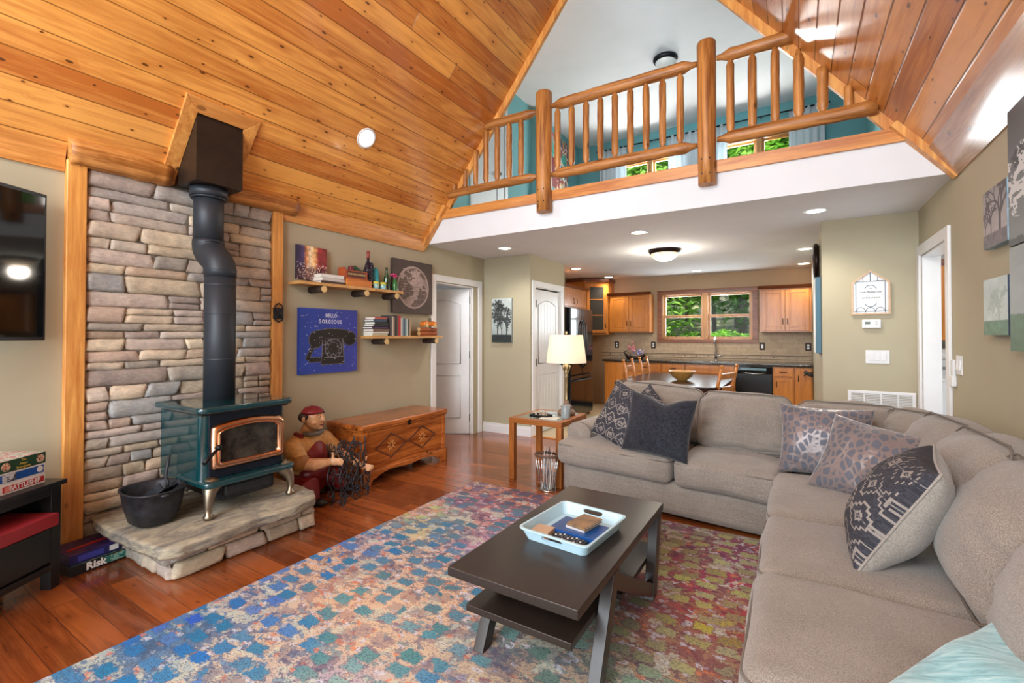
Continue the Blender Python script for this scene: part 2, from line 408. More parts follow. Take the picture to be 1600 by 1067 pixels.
# ------------------------------------------------------------------ room constants
XL, XR, YL, YP, YK, YB = -3.777, .911, 4.148, 5.26, 8.77, -2.3
ZC, ZF, ZLC = 2.435, 2.80, 5.18
def slabs(name, m, boxes, **kw):
    b = MB()
    for q in boxes: b.box(*q)
    return struct(name, b, m, **kw)
# floor (boards run along world X, the local x axis)
struct('floor', MB().box(XL-3.2, XR+.15, YB, 5.43, -.1, 0), M['floorw'], loc=(0,0,0))
def tilem(name, c1, c2, gr, w, h, rough=.5, ax='xz', off=.5):
    g = G(name); o = g.obj(); sp = g.n('SeparateXYZ', Vector=o)
    a = sp.outputs['XYZ'.index(ax[0].upper())]; b = sp.outputs['XYZ'.index(ax[1].upper())]
    v = g.n('CombineXYZ', X=a, Y=b).outputs[0]
    br = g.n('TexBrick', {'offset':off}, Vector=v, Color1=lin(c1), Color2=lin(c2), Mortar=lin(gr), Scale=1.0, Mortar_Size=.003, Brick_Width=w, Row_Height=h)
    n = g.noise(o, 22, 5, .7); c = g.mix(.55, br.outputs['Color'], g.ramp(n, [(.3, lin(c2)), (.7, lin(c1))]), 'MIX')
    g.set(color=c, rough=rough); return g.mat
struct('floor_kitchen', MB().box(XL, XR+3.5, 5.43, YK, -.1, 0.004), tilem('kitchen_floor_tile', '#c9b795', '#b09a74', '#8f8064', .33, .33, .35, 'xy', 0), loc=(0,0,0))
struct('trim_1', MB().box(-3.02, .2, 5.40, 5.45, 0, .012), M['trimx'], bevel=.004)
# left wall with the bedroom door opening
slabs('wall_left', M['wall'], [(XL-.12, XL, YB, 4.33, 0, 2.5), (XL-.12, XL, 4.33, 5.12, 2.01, 2.5), (XL-.12, XL, 5.12, YK, 0, 2.5)], loc=(0,0,0))
slabs('wall_right', M['wall'], [(XR, XR+.12, YB, 4.37, 0, 2.6), (XR, XR+.12, 4.37, 5.16, 2.03, 2.6), (XR, XR+.12, 5.16, 5.38, 0, 2.6)], loc=(0,0,0))
slabs('wall_partition', M['wall'], [(.21, XR, YP, YP+.12, 0, ZC)], loc=(0,0,0))
slabs('wall_kitchen_right', M['wall'], [(.21, .33, YP+.12, YK, 0, ZC)], loc=(0,0,0))
slabs('wall_closet', M['wall'], [(XL, -3.02, 5.37, 6.435, 2.06, ZC), (XL, -3.02, 5.37, 5.48, 0, 2.06), (XL, -3.02, 6.29, 6.435, 0, 2.06), (XL,-3.2,5.48,6.29,0,2.06)], loc=(0,0,0))
# back wall with kitchen and loft windows
KW = (-2.12, -.63, 1.28, 2.10); LW = [(-2.95, -1.72, 3.55, 4.68), (-1.15, .12, 3.55, 4.68)]
slabs('wall_back', paint('kitchen_paint', '#b39c80'), [(XL-.12, KW[0], YK, YK+.14, 0, 2.74), (KW[1], XR+.12, YK, YK+.14, 0, 2.74), (KW[0], KW[1], YK, YK+.14, 0, KW[2]), (KW[0], KW[1], YK, YK+.14, KW[3], 2.74)], loc=(0,0,0))
slabs('wall_loft_back', M['teal'], [(XL-.12, LW[0][0], YK, YK+.14, 2.74, 5.2), (LW[0][1], LW[1][0], YK, YK+.14, 2.74, 5.2), (LW[1][1], XR+.12, YK, YK+.14, 2.74, 5.2)] +
      [(a, b, YK, YK+.14, 2.74, c) for a, b, c, d in LW] + [(a, b, YK, YK+.14, d, 5.2) for a, b, c, d in LW], loc=(0,0,0))
slabs('wall_loft_left', M['teal'], [(XL-.12, XL, YL, YK, 2.6, 5.2), (XL, XL+.1, 6.76, 6.93, ZF, 5.18)], loc=(0,0,0))
slabs('wall_loft_right', M['teal'], [(XR+.02, XR+.14, YL, YK, 2.6, 5.2)], loc=(0,0,0))
# kitchen ceiling slab (its front is the white fascia), loft carpet, loft ceiling
struct('ceiling', MB().box(XL, XR, YL+.001, YK, ZC, 2.74), M['ceil'], loc=(0,0,0))
struct('floor_loft', MB().box(XL, XR+.02, YL+.003, YK, 2.741, ZF+.006), flat('grey_carpet', '#8e8a86', .95, var=.3, scale=90), loc=(0,0,0))
struct('ceiling_loft', MB().box(XL-.12, XR+.14, YL, YK+.14, ZLC, ZLC+.1), M['ceil'], loc=(0,0,0))
# sloped pine ceilings, boards along the room
aL, aR = math.atan(1.27), math.atan(1.25); Llen = (5.39-2.40)/math.sin(aL)+.04; Rlen = (5.39-2.42)/math.sin(aR)+.04
def frame_obj(name, mb, m, loc, ex, ey, **kw):
    ex, ey = Vector(ex), Vector(ey); ez = ex.cross(ey); o = struct(name, mb, m, loc=(0,0,0), **kw)
    Mx = Matrix((ex, ey, ez)).transposed().to_4x4(); Mx.translation = Vector(loc); o.matrix_world = Mx; return o
frame_obj('ceiling_left_slope', MB().box(0, YL-YB, -.12, Llen, -.06, 0), M['pine'], (-3.80, YB, 2.40), (0,1,0), (math.cos(aL),0,math.sin(aL)))
frame_obj('ceiling_right_slope', MB().box(0, YL-YB, -.12, Rlen, -.06, 0), planks('pine_boards_right', '#da944c', '#aa6026', .16, 30.0, rough=.3, groove=.008, gcol='#5a2c0c', knots=.8, tint=.35, coat=.3, gw=.05, kd=.04), (.93, YL, 2.42), (0,-1,0), (-math.cos(aR),0,math.sin(aR)))
b = MB().prism([(-1.62, ZLC+.0), (-1.27, ZLC+.0), (-1.446, 5.42)], 'y', YL, YL+.06); struct('wall_gable_cap', b, M['ceil'])
# wall-top mouldings under the slopes
def zl(x): return 2.40+1.27*(x+3.80)
def zr(x): return 2.42+1.25*(.93-x)
b = MB(); b.prism([(XL, 2.345), (XL+.018, 2.345), (XL+.03, 2.42), (XL+.055, zl(XL+.055)), (XL, zl(XL))], 'y', YB, .945)
struct('trim_2', b, M['trimy'])
b = MB(); b.prism([(XL, 2.345), (XL+.02, 2.345), (XL+.035, 2.40), (XL+.05, zl(XL+.05)), (XL, zl(XL))], 'y', 2.33, YL-.04)
struct('trim_3', b, M['trimy'])
b = MB(); b.prism([(XR, 2.40), (XR-.012, 2.40), (XR-.15, zr(XR-.15)-.02), (XR-.135, zr(XR-.135)), (XR, zr(XR))], 'y', YB, YL-.04)
struct('trim_4', b, wood('pine_trim_right', '#b98254', '#8d5a34', 'y', .22, .5, coat=.6))
# loft edge board, slope edge boards
struct('trim_5', MB().prism([(-3.56,2.70),(.71,2.70),(.63,2.80),(-3.48,2.80)], 'y', YL-.03, YL), M['trimx'])
def slope_strip(name, x0, x1, w, y0, y1, z, sgn, off=0):
    # board lying along the slope line, w wide, seen edge on
    t = Vector((1, 0, 1.27 if sgn > 0 else -1.25)).normalized(); nn = Vector((t.z, 0, -t.x)) if sgn > 0 else Vector((t.z, 0, -t.x))
    if sgn < 0: nn = Vector((-abs(t.z), 0, -abs(t.x)))
    p0 = Vector((x0, 0, z(x0)))+nn*off; p1 = Vector((x1, 0, z(x1)))+nn*off
    poly = [(p.x, p.z) for p in (p0, p1, p1+nn*w, p0+nn*w)]
    struct(name, MB().prism(poly, 'y', y0, y1), M['trimz'])
slope_strip('trim_6', -3.80, -3.44, .045, YL-.075, YL-.002, zl, 1); slope_strip('trim_7', -3.50, -1.46, .065, YL-.02, YL+.02, zl, 1)
slope_strip('trim_8', .93, .60, .045, YL-.075, YL-.002, zr, -1); slope_strip('trim_9', .66, -1.44, .065, YL-.02, YL+.02, zr, -1)
# rear wall with tall windows (behind the camera)
b = MB(); W0, W1 = -3.45, .55
b.box(XL-.12, W0, YB-.12, YB, 0, 2.6).box(W1, XR+.12, YB-.12, YB, 0, 2.6).box(W0, W1, YB-.12, YB, 0, .3).box(W0, W1, YB-.12, YB, 2.75, 3.0)
b.prism([(-3.8,2.6),(-3.45,2.6),(-3.45,2.75),(-3.45,3.0),(-2.6,3.0),(-2.6,4.1),(-1.446,5.0),(-1.446,5.45)], 'y', YB-.12, YB)
b.prism([(.93,2.6),(.55,2.6),(.55,2.75),(.55,3.0),(-.3,3.0),(-.3,4.1),(-1.446,5.0),(-1.446,5.45)][::-1], 'y', YB-.12, YB)
for x in (-2.45, -1.45, -.45): b.box(x-.05, x+.05, YB-.1, YB-.02, .3, 2.75)
b.box(-1.5,-1.4, YB-.1, YB-.02, 3.0, 5.0)
struct('wall_rear', b, M['wall'], loc=(0,0,0))
# bedroom beyond the left door, bathroom beyond the right door
slabs('wall_bedroom', M['bed'], [(-7.0,-6.9,2.8,7.0,0,2.5), (-6.9,XL-.12,2.7,2.8,0,2.5), (-6.9,XL-.12,6.9,7.0,0,2.5)], loc=(0,0,0))
struct('ceiling_bedroom', MB().box(-7,XL-.12,2.7,7,2.44,2.5), M['ceil'], loc=(0,0,0))
slabs('wall_bathroom', M['bath'], [(XR+.12,3.4,6.5,6.6,0,2.5), (3.3,3.4,3.6,6.5,0,2.5), (XR+.12,3.3,3.5,3.6,0,2.5), (XR,XR+.12,5.38,6.5,0,2.5)], loc=(0,0,0))
struct('ceiling_bathroom', MB().box(XR+.12,3.4,3.5,6.6,2.44,2.5), M['ceil'], loc=(0,0,0))
# baseboards
b = MB(); b.box(XL, -3.02, 5.355, 5.37, 0, .13).box(XL, -3.02, 5.35, 5.37, 0, .1); struct('baseboard_closet', b, M['white'])
b = MB(); b.box(-3.02, -3.005, 5.355, 5.42, 0, .13); struct('baseboard_closet_side', b, M['white'])
b = MB(); b.box(XL, XL+.014, 2.36, 4.24, 0, .12); struct('baseboard_left', b, M['white'])
b = MB(); b.box(.21, XR, YP-.014, YP, 0, .12); struct('baseboard_partition', b, M['white'])
# ------------------------------------------------------------------ door frames and leaves
def casing(mb, x, y0, y1, z, w=.082, t=.02, sgn=1):
    x0, x1 = sorted((x, x+sgn*t))
    mb.box(x0, x1, y0, y0+w, 0, z).box(x0, x1, y1-w, y1, 0, z).box(x0, x1, y0+w, y1-w, z-w, z)
def panel_door(name, parent, w=.76, h=1.98, hinge_side=0):
    """leaf in local x (width), z up; both faces with two moulded panels, arched top one"""
    b = MB(); b.box(0, w, -.017, .017, 0.01, h)
    for s in (-1, 1):
        for (x0, x1, z0, z1, arch) in ((.12, w-.12, .22, .80, 0), (.12, w-.12, .96, h-.14, .07)):
            pts = [(x0, z0), (x1, z0), (x1, z1-arch)]
            if arch: pts += [(x0+(x1-x0)*(1-k/10), z1-arch+arch*math.sin(PI*k/10)) for k in range(1, 10)]
            pts += [(x0, z1-arch)]
            y = s*.019; b.tube([(p[0], y, p[1]) for p in pts], .007, 6, closed=True)
            n = 6
            for k in range(1, n): xx = x0+(x1-x0)*k/n; b.box(xx-.0015, xx+.0015, min(y-s*.003, y), max(y-s*.003, y), z0+.03, z1-arch-.02 + (arch*.5 if arch else 0))
    o = b.build(name, M['white2'], parent); return o
# left door
b = MB(); casing(b, XL, 4.247, 5.30, 2.10)
b.box(XL-.12, XL, 4.33, 4.345, 0, 2.01).box(XL-.12, XL, 5.105, 5.12, 0, 2.01).box(XL-.12, XL, 4.33, 5.12, 1.995, 2.01).box(XL-.03, XL-.02, 5.08, 5.105, 0, 1.995)
door1 = struct('door_1', b, M['white'], origin=(XL, 5.105, 0), bevel=.004)

ORG[door1] = Vector((0,0,0)); leaf = panel_door('door_leaf', door1); leaf.location = (-.05, -.012, 0); leaf.rotation_euler = (0, 0, math.radians(-90-62)); ORG[door1] = Vector((XL, 5.105, 0))
for z in (.22, 1.08, 1.83):
    MB().box(XL-.06, XL-.035, 5.085, 5.106, z-.05, z+.05).cyl((XL-.034,5.09,z-.05),(XL-.034,5.09,z+.05),.008).build('hinge', M['blackm'], door1)
# closet door
b = MB(); b.box(-3.02, -3.0, 5.40, 5.482, 0, 2.09).box(-3.02,-3.0,6.288,6.37,0,2.09).box(-3.02,-3.0,5.482,6.288,2.01,2.09); b.box(-3.1,-3.02,5.48,5.49,0,2.06).box(-3.1,-3.02,6.28,6.29,0,2.06).box(-3.1,-3.02,5.48,6.29,2.0,2.06)
door2 = struct('door_2', b, M['white'], origin=(-3.02, 5.49, 0), bevel=.004)
ORG[door2] = Vector((0,0,0)); leaf = panel_door('door_leaf', door2, .785); leaf.location = (-.03, .003, 0); leaf.rotation_euler = (0,0,PI/2); ORG[door2] = Vector((-3.02, 5.49, 0))
for z in (.22, .98, 1.78): MB().box(-3.01,-2.995,5.48,5.50,z-.05,z+.05).build('hinge', M['blackm'], door2)
MB().cyl((-3.03,6.22,.93),(-2.99,6.22,.93),.012).ball((-2.965,6.22,.93),(.02,.028,.028)).build('door_knob', M['bronze'], door2)
# right door frame (no leaf in view)
b = MB(); casing(b, XR, 4.28, 5.25, 2.115, sgn=-1)
b.box(XR, XR+.12, 4.37, 4.385, 0, 2.03).box(XR, XR+.12, 5.145, 5.16, 0, 2.03).box(XR, XR+.12, 4.37, 5.16, 2.015, 2.03)
door3 = struct('door_3', b, M['white'], bevel=.004)
# loft door
b = MB(); b.box(XL, XL+.02, 5.03, 5.10, ZF, 4.9).box(XL, XL+.02, 5.90, 5.98, ZF, 4.9).box(XL, XL+.02, 5.10, 5.90, 4.82, 4.9).box(XL, XL+.008, 5.10, 5.90, ZF, 4.82)
door4 = struct('door_4', b, flat('grey_white_door', '#a9b6bb', .4, var=.03), origin=(XL,5.03,ZF), bevel=.003)
MB().ball((XL+.05,5.70,3.74),(.03,.03,.03)).box(XL+.008,XL+.012,5.685,5.70,ZF,4.82).build('door_knob', M['blackm'], door4)
# ------------------------------------------------------------------ windows
def window(name, x0, x1, z0, z1, cas=.085, mull=True, cm=None):
    cm = cm or M['casing']; y = YK
    b = MB(); b.box(x0-cas, x1+cas, y-.028, y, z1, z1+cas*.8).box(x0-cas, x1+cas, y-.028, y, z0-cas*.8, z0).box(x0-cas, x0, y-.028, y, z0, z1).box(x1, x1+cas, y-.028, y, z0, z1)
    b.box(x0-cas, x1+cas, y-.045, y-.026, z1+cas*.6, z1+cas*.85)
    w = struct(name, b, cm, bevel=.005)
    xm = (x0+x1)/2; f = MB()
    for a, c in ((x0, xm-.03), (xm+.03, x1)):
        zm = (z0+z1)/2+.0
        for (l, u, yy) in ((z0, zm+.02, y+.05), (zm-.02, z1, y+.08)):
            f.box(a, a+.05, yy, yy+.03, l, u).box(c-.05, c, yy, yy+.03, l, u).box(a+.05, c-.05, yy, yy+.03, l, l+.045).box(a+.05, c-.05, yy, yy+.03, u-.045, u)
    f.box(xm-.045, xm+.045, y-.02, y+.12, z0, z1).box(x0, x0+.012, y, y+.13, z0, z1).box(x1-.012, x1, y, y+.13, z0, z1).box(x0, x1, y, y+.13, z0, z0+.015).box(x0, x1, y, y+.13, z1-.015, z1)
    f.build('window_sash', M['sash'], w, bevel=.003)
    MB().box(x0+.02, xm-.04, y+.064, y+.068, z0+.02, z1-.02).box(xm+.04, x1-.02, y+.064, y+.068, z0+.02, z1-.02).build('window_pane', M['pane'], w)
    return w
window('window_1', *KW)
window('window_2', *LW[0]); window('window_3', *LW[1])
# ------------------------------------------------------------------ ceiling lights
def can(x, y, z, label, r=.075, nrm=(0,0,-1), name='recessed_light'):
    t = thing(name, label, 'ceiling light', (x, y, z), group=None, local=True)
    ring = MB(); n = 28
    ring.lathe([(r+.018, 0), (r+.018, -.004), (r+.006, -.007), (r-.004, -.003), (r-.004, 0)], (0,0,0), n)
    ring.build('trim_ring', M['white'], t); MB().lathe([(r-.003, -.002), (0.0001, -.004)], (0,0,0), n).build('lamp_lens', M['lampon'], t)
    v = Vector(nrm); t.rotation_euler = (-v).to_track_quat('Z', 'Y').to_euler()
    d = bpy.data.lights.new('can', 'SPOT'); d.energy = 36; d.color = (1, .95, .87); d.spot_size = 2.3; d.spot_blend = .8; d.shadow_soft_size = .06
    l = bpy.data.objects.new('can_lamp', d); COL.objects.link(l); l.parent = t; l.location = (0,0,-.03)
    return t
for x, y, lab in ((-3.09,4.84,'recessed ceiling light nearest the open bedroom door'), (-1.406,4.83,'recessed ceiling light in middle of the front row, above the sofa'),
                  (.15,4.79,'recessed ceiling light front right, before the wall with the house sign'), (-3.06,6.96,'recessed ceiling light above the refrigerator'),
                  (-2.985,8.29,'recessed ceiling light above the glass-door corner cabinet'), (-1.42,8.24,'recessed ceiling light above the kitchen window'),
                  (.10,6.85,'recessed ceiling light beside the dark round clock, nearer one'), (.10,8.25,'recessed ceiling light above the right wall cabinets')):
    can(x, y, ZC, lab)
nl = Vector((math.sin(aL), 0, -math.cos(aL)))
can(-3.24, 2.795, 3.115, 'round lit recessed light in the sloping pine ceiling', .075, nl)
_p = [o for o in bpy.data.objects if o.name.startswith('recessed_light')][-1]; _p.location = Vector((-3.245, 0, zl(-3.245)))+nl*.001; _p.location.y = 2.795
# flush dome lamp, kitchen
def alabaster():
    g = G('alabaster_glass'); n = g.noise(g.obj(), 14, 5, .6, 1.5); c = g.ramp(n, [(.3, lin('#e0b27a')), (.65, lin('#fff3dc'))]); g.set(color=c, emi=c, emis=1.0, rough=.4); return g.mat
t = thing('dome_light', 'alabaster glass dome light with dark bronze rim on kitchen ceiling', 'ceiling light', (-1.42, 6.0, ZC))
MB().lathe([(.19,0),(.195,-.02),(.18,-.045),(.165,-.05),(.15,-.05)], (-1.42,6.0,ZC), 36).build('rim', M['bronze'], t)
MB().lathe([(.165,-.045),(.16,-.07),(.13,-.105),(.08,-.13),(.03,-.14),(.0001,-.141)], (-1.42,6.0,ZC), 36, caps=False).build('glass_bowl', alabaster(), t)
light('dome_lamp', 'POINT', (-1.42, 6.0, ZC-.2), 24, (1,.90,.76), .1)
t = thing('dome_light', 'white glass dome light with black rim on the loft ceiling', 'ceiling light', (-1.516, 6.5, ZLC))
MB().lathe([(.16,0),(.165,-.02),(.15,-.05),(.13,-.06)], (-1.516,6.5,ZLC), 32).build('rim', M['blackm'], t)
MB().lathe([(.135,-.05),(.125,-.085),(.09,-.12),(.04,-.14),(.0001,-.142)], (-1.516,6.5,ZLC), 32, caps=False).build('glass_bowl', flat('frosted_glass', '#d8d8d4', .25), t)
MB().lathe([(.0001,-.135),(.014,-.14),(.016,-.155),(.0001,-.17)], (-1.516,6.5,ZLC), 12).build('finial', M['blackm'], t)
# ------------------------------------------------------------------ log railing on the loft edge
def log_bar(mb, p0, p1, r, tip0=True, tip1=True, seed=0, n=12):
    p0, p1 = Vector(p0), Vector(p1); L = (p1-p0).length; d = (p1-p0)/L; pts = []; rs = []
    tl = min(r*2.0, L*.2); N = max(6, int(L/.09)); rng = random.Random(seed)
    if tip0: pts.append(p0); rs.append(r*.42); pts.append(p0+d*tl*.35); rs.append(r*.5)
    for i in range(N+1):
        f = tl*tip0 + (L-tl*(tip0+tip1))*i/N; pts.append(p0+d*f+Vector((rng.uniform(-1,1), rng.uniform(-1,1), rng.uniform(-1,1)))*r*.04); rs.append(r*rng.uniform(.95,1.05))
    if tip1: pts.append(p1-d*tl*.35); rs.append(r*.5); pts.append(p1); rs.append(r*.42)
    mb.tube(pts, rs, n); return mb
rail = thing('log_railing', 'peeled pine log railing along the edge of the loft', 'railing', (-1.4, YL, 2.58))
def post(x, z0, z1, r):
    b = MB(); yc = YL-.055
    pts = [(x, yc, z0), (x, yc, z0+.3), (x, yc, (z0+z1)/2), (x, yc, z1-.015), (x, yc, z1)]; b.tube(pts, [r*.93, r*.97, r, r*1.02, r*.93], 20)
    o = b.build('post', M['logz'], rail)
    for dx in (-.028, .028):
        for z in (2.68, 2.80): MB().cyl((x+dx, yc-math.sqrt(r*r-dx*dx)*.9-.004, z), (x+dx, yc-.02, z), .008, n=10).build('bolt_head', M['bronze'], o)
    return o
post(-2.145, 2.585, 3.79, .082); post(-.622, 2.60, 3.79, .074)
yr = YL+.02
def railb(x0, x1, z, r, t0, t1, s): log_bar(MB(), (x0, yr-.06, z), (x1, yr-.06, z), r, t0, t1, s).build('rail', M['logx'], rail)
railb(-3.02, -2.22, 3.625, .048, 1, 1, 1); railb(-3.42, -2.22, 2.965, .045, 0, 1, 2)
railb(-2.07, -.70, 3.64, .052, 1, 1, 3); railb(-2.07, -.70, 2.95, .05, 1, 1, 4)
railb(-.545, .02, 3.64, .05, 1, 0, 5); railb(-.545, .50, 2.965, .052, 1, 0, 6)
sp = [-2.0,-1.848,-1.70,-1.555,-1.414,-1.269,-1.127,-.983,-.835]; sp2 = [-.444,-.285,-.127,.028,.178]; sp3 = [-2.42,-2.565,-2.715,-2.862]
for i, x in enumerate(sp+sp2[:3]+sp3+sp2[3:]):
    top = 3.615
    log_bar(MB(), (x, yr-.06, 2.975), (x, yr-.06, min(top, zr(x)-.02 if x > 0 else 9)), .031 if x < 0 else .036, 1, x < .1, 20+i, 10).build('spindle', M['logz'], rail)
for i, (x, zt) in enumerate(((-3.0, 3.39), (-3.14, 3.2), (-3.30, 3.06), (.335, 3.16))):
    log_bar(MB(), (x, yr-.06, 2.975), (x, yr-.06, zt), .03, 1, 0, 50+i, 10).build('spindle', M['logz'], rail)
# ------------------------------------------------------------------ timber posts and half logs framing the stone
for (y0, y1, lab, z1) in ((.948, 1.043, 'pine board post between television wall and stacked stone', 2.42), (2.236, 2.325, 'narrow pine board post right of the stacked stone', 2.41)):
    single('timber_post', MB().box(XL, XL+.05, y0, y1, 0, z1), M['trimz'], lab, 'post', bevel=.006)
def halflog(y0, y1, lab, s):
    rng = random.Random(s); b = MB(); pts = []; rs = []
    for i in range(12):
        y = y0+(y1-y0)*i/11; pts.append((XL+.035, y, 2.475+rng.uniform(-.004,.004))); rs.append(.085*rng.uniform(.96,1.04))
    b.tube(pts, rs, 20); single('half_log', b, M['logy'], lab, 'beam')
halflog(.95, 1.475, 'rough half log above the stone, left of the stovepipe box', 1); halflog(1.87, 2.43, 'rough half log above the stone, right of the stovepipe box', 2)
# ------------------------------------------------------------------ stacked stone veneer
def stonemat():
    g = G('ledge_stone'); o = g.obj(); a = g.n('Attribute', {'attribute_name':'Col'}).outputs['Color']
    n = g.noise(o, 9, 6, .65); n2 = g.noise(g.scale(o, 30, 30, 70), 1.0, 5, .7)
    c = g.mix(1, a, g.ramp(n, [(.3,(.72,.72,.74,1)),(.7,(1.18,1.15,1.1,1))]), 'MULTIPLY'); c = g.mix(.6, c, g.ramp(n2, [(.35,(.75,.74,.72,1)),(.65,(1.15,1.15,1.15,1))]), 'MULTIPLY')
    g.set(color=c, rough=.85, spec=.25); g.bump(g.m('ADD', g.m('MULTIPLY', n, .6), g.m('MULTIPLY', n2, .5)), .8, .012); return g.mat
M['stone'] = stonemat()
PAL = ['#b9ac9b','#c1b29e','#aca59a','#b9aca2','#a6a09a','#c6b8a1','#b3a092','#a3a4a3','#c3b7aa','#b9a590','#ab9e96','#c9bfb1']
def stone_block(mb, ax0, ax1, z0, z1, d0, d1, put, rng, n=(9,4), rough=.006):
    """bumpy face grid; put(u, z, depth) -> 3D"""
    nu, nz = n; vs = []; cx, cz = (ax0+ax1)/2, (z0+z1)/2; sk = rng.uniform(-.35,.35); sd = rng.uniform(0,99)
    for j in range(nz+1):
        for i in range(nu+1):
            u = -1+2*i/nu; w = -1+2*j/nz; uu = math.copysign(abs(u)**.45, u); ww = math.copysign(abs(w)**.5, w)
            rr = (max(0, abs(u)-.75)/.25)**2*(z1-z0)*.10; e = max(abs(uu)**16, abs(ww)**9)
            nz_ = mnoise.noise(Vector((ax0*3+uu*2.2+sd, z0*5+ww*1.3, sd)))
            a = cx+uu*(ax1-ax0)/2 + ww*sk*(z1-z0)*.5; z = cz+ww*((z1-z0)/2-rr) + mnoise.noise(Vector((a*9, sd, 1)))*.006
            d = d1*(1-.4*e) + nz_*rough*1.6
            if i in (0, nu) or j in (0, nz): d = d0+(d1-d0)*.5
            vs.append(put(a, z, max(d0, d)))
    b = nu+1; fs = [(j*b+i, j*b+i+1, (j+1)*b+i+1, (j+1)*b+i) for j in range(nz) for i in range(nu)]
    ring = [i for i in range(b)]+[j*b+nu for j in range(1, nz+1)]+[nz*b+i for i in range(nu-1, -1, -1)]+[j*b for j in range(nz-1, 0, -1)]
    base = len(vs); vs += [put(cx+(0), cz, d0)]*0
    back = []
    for k in ring:
        j, i = divmod(k, b); u = -1+2*i/nu; w = -1+2*j/nz
        a = cx+u*(ax1-ax0)/2 + w*sk*(z1-z0)*.5; z = cz+w*(z1-z0)/2*.96; back.append(len(vs)); vs.append(put(a, z, max(0, d0-.007)))
    m = len(ring); fs += [(ring[(k+1)%m], ring[k], back[k], back[(k+1)%m]) for k in range(m)]
    mb.add(vs, fs, True)
rng = random.Random(11); b = MB(); z = 0.0
b.col = '#6a6258'; b.box(XL, XL+.018, 1.043, 2.236, 0, 2.42)
while z < 2.39:
    h = min(rng.choice([.05,.062,.07,.08,.095,.105,.115]), 2.40-z); y = 1.045
    if 2.40-z-h < .04: h = 2.40-z
    while y < 2.23:
        w = rng.choice([.12,.2,.28,.36,.45]) if h > .055 else rng.choice([.2,.3,.38]); y1 = min(y+w, 2.236)
        if 2.236-y1 < .08: y1 = 2.236
        c = hexc(rng.choice(PAL))*rng.uniform(.9,1.12); l = tuple(np.minimum(c,1)); b.col = tuple(((x+.055)/1.055)**2.4 for x in l)
        if h > .085 and rng.random() < .25 and y1-y < .3:
            hm = h*rng.uniform(.4,.6)
            stone_block(b, y+.003, y1-.003, z+.003, z+hm-.002, .008, rng.uniform(.026,.042), lambda a,q,d: (XL+d, a, q), rng)
            stone_block(b, y+.003, y1-.003, z+hm+.002, z+h-.003, .008, rng.uniform(.026,.042), lambda a,q,d: (XL+d, a, q), rng)
        else: stone_block(b, y+.0015, y1-.0015, z+.0015, z+h-.0015, .008, rng.uniform(.026,.042), lambda a,q,d: (XL+d, a, q), rng)
        y = y1
    z += h
single('stone_veneer', b, M['stone'], 'grey and tan stacked ledge stone panel behind the wood stove', 'stone wall')
# ------------------------------------------------------------------ hearth
HZ = .235
hearth = thing('stone_hearth', 'raised stone hearth with rough flagstone top under the stove', 'hearth', (-3.25, 1.6, 0))
out = [(-3.72,1.08),(-3.60,1.055),(-3.30,1.06),(-3.0,1.08),(-2.84,1.10),(-2.79,1.17),(-2.79,1.35),(-2.82,1.6),(-2.80,1.85),(-2.85,2.02),(-2.98,2.10),(-3.3,2.13),(-3.72,2.14)]
pts = []
for i in range(len(out)):
    a, c = Vector(out[i]+(0,)), Vector(out[(i+1)%len(out)]+(0,)); m = max(1, int((c-a).length/.03))
    for k in range(m):
        p = a.lerp(c, k/m); w = mnoise.noise_vector(Vector((p.x*14, p.y*14, 3)))*.012; pts.append((p.x+w.x, p.y+w.y))
b = MB(); b.col = lin('#a39880')[:3]; n = len(pts); cx, cy = -3.25, 1.6; vs = []
lev = [(.94,HZ-.07),(.985,HZ-.064),(1.0,HZ-.045),(.985,HZ-.03),(1.0,HZ-.015),(.99,HZ-.003)]
for s, z in lev: vs += [(cx+(x-cx)*s, cy+(y-cy)*s+0, z+mnoise.noise(Vector((x*9,y*9,z*40)))*.004) for x, y in pts]
for s in (.95,.85,.7,.5,.3,.1): vs += [(cx+(x-cx)*s, cy+(y-cy)*s, HZ+mnoise.noise(Vector((x*s*5,y*s*5,1)))*.004) for x, y in pts]
R_ = len(lev)+6; fs = [(i*n+k, i*n+(k+1)%n, (i+1)*n+(k+1)%n, (i+1)*n+k) for i in range(R_-1) for k in range(n)]; fs += [tuple(range((R_-1)*n, R_*n)), tuple(range(n))[::-1]]
b.add(vs, fs, True)
def slabmat():
    g = G('flagstone'); o = g.obj(); n = g.noise(g.scale(o, 5, 2.2, 8), 1.4, 7, .7, 1.6); n2 = g.noise(g.scale(o, 30, 12, 60), 1.5, 5, .7)
    c = g.ramp(n, [(.3,lin('#5c5b5e')),(.43,lin('#8a8478')),(.6,lin('#b3a890')),(.75,lin('#85786a'))]); c = g.mix(.6, c, g.ramp(n2, [(.3,(.7,.7,.7,1)),(.7,(1.2,1.2,1.2,1))]), 'MULTIPLY')
    g.set(color=c, rough=.75); g.bump(g.m('ADD', n, g.m('MULTIPLY', n2, .5)), .9, .012); return g.mat
b.build('hearth_slab', slabmat(), hearth)
b = MB(); b.col = lin('#4a443c')[:3]; b.box(-3.74, -2.96, 1.2, 2.06, 0, HZ-.06)
rng = random.Random(5)
def face(put, L, rows):
    z = 0
    for h in rows:
        a = 0
        while a < L-.001:
            w = min(rng.uniform(.16,.34), L-a); w = L-a if L-a-w < .1 else w
            c = hexc(rng.choice(PAL[:6]))*rng.uniform(.95,1.1); b.col = tuple(((min(1,x)+.055)/1.055)**2.4 for x in c)
            stone_block(b, a+.003, a+w-.003, z+.003, z+h-.003, .0, rng.uniform(.03,.05), put, rng, (9,5)); a += w
        z += h
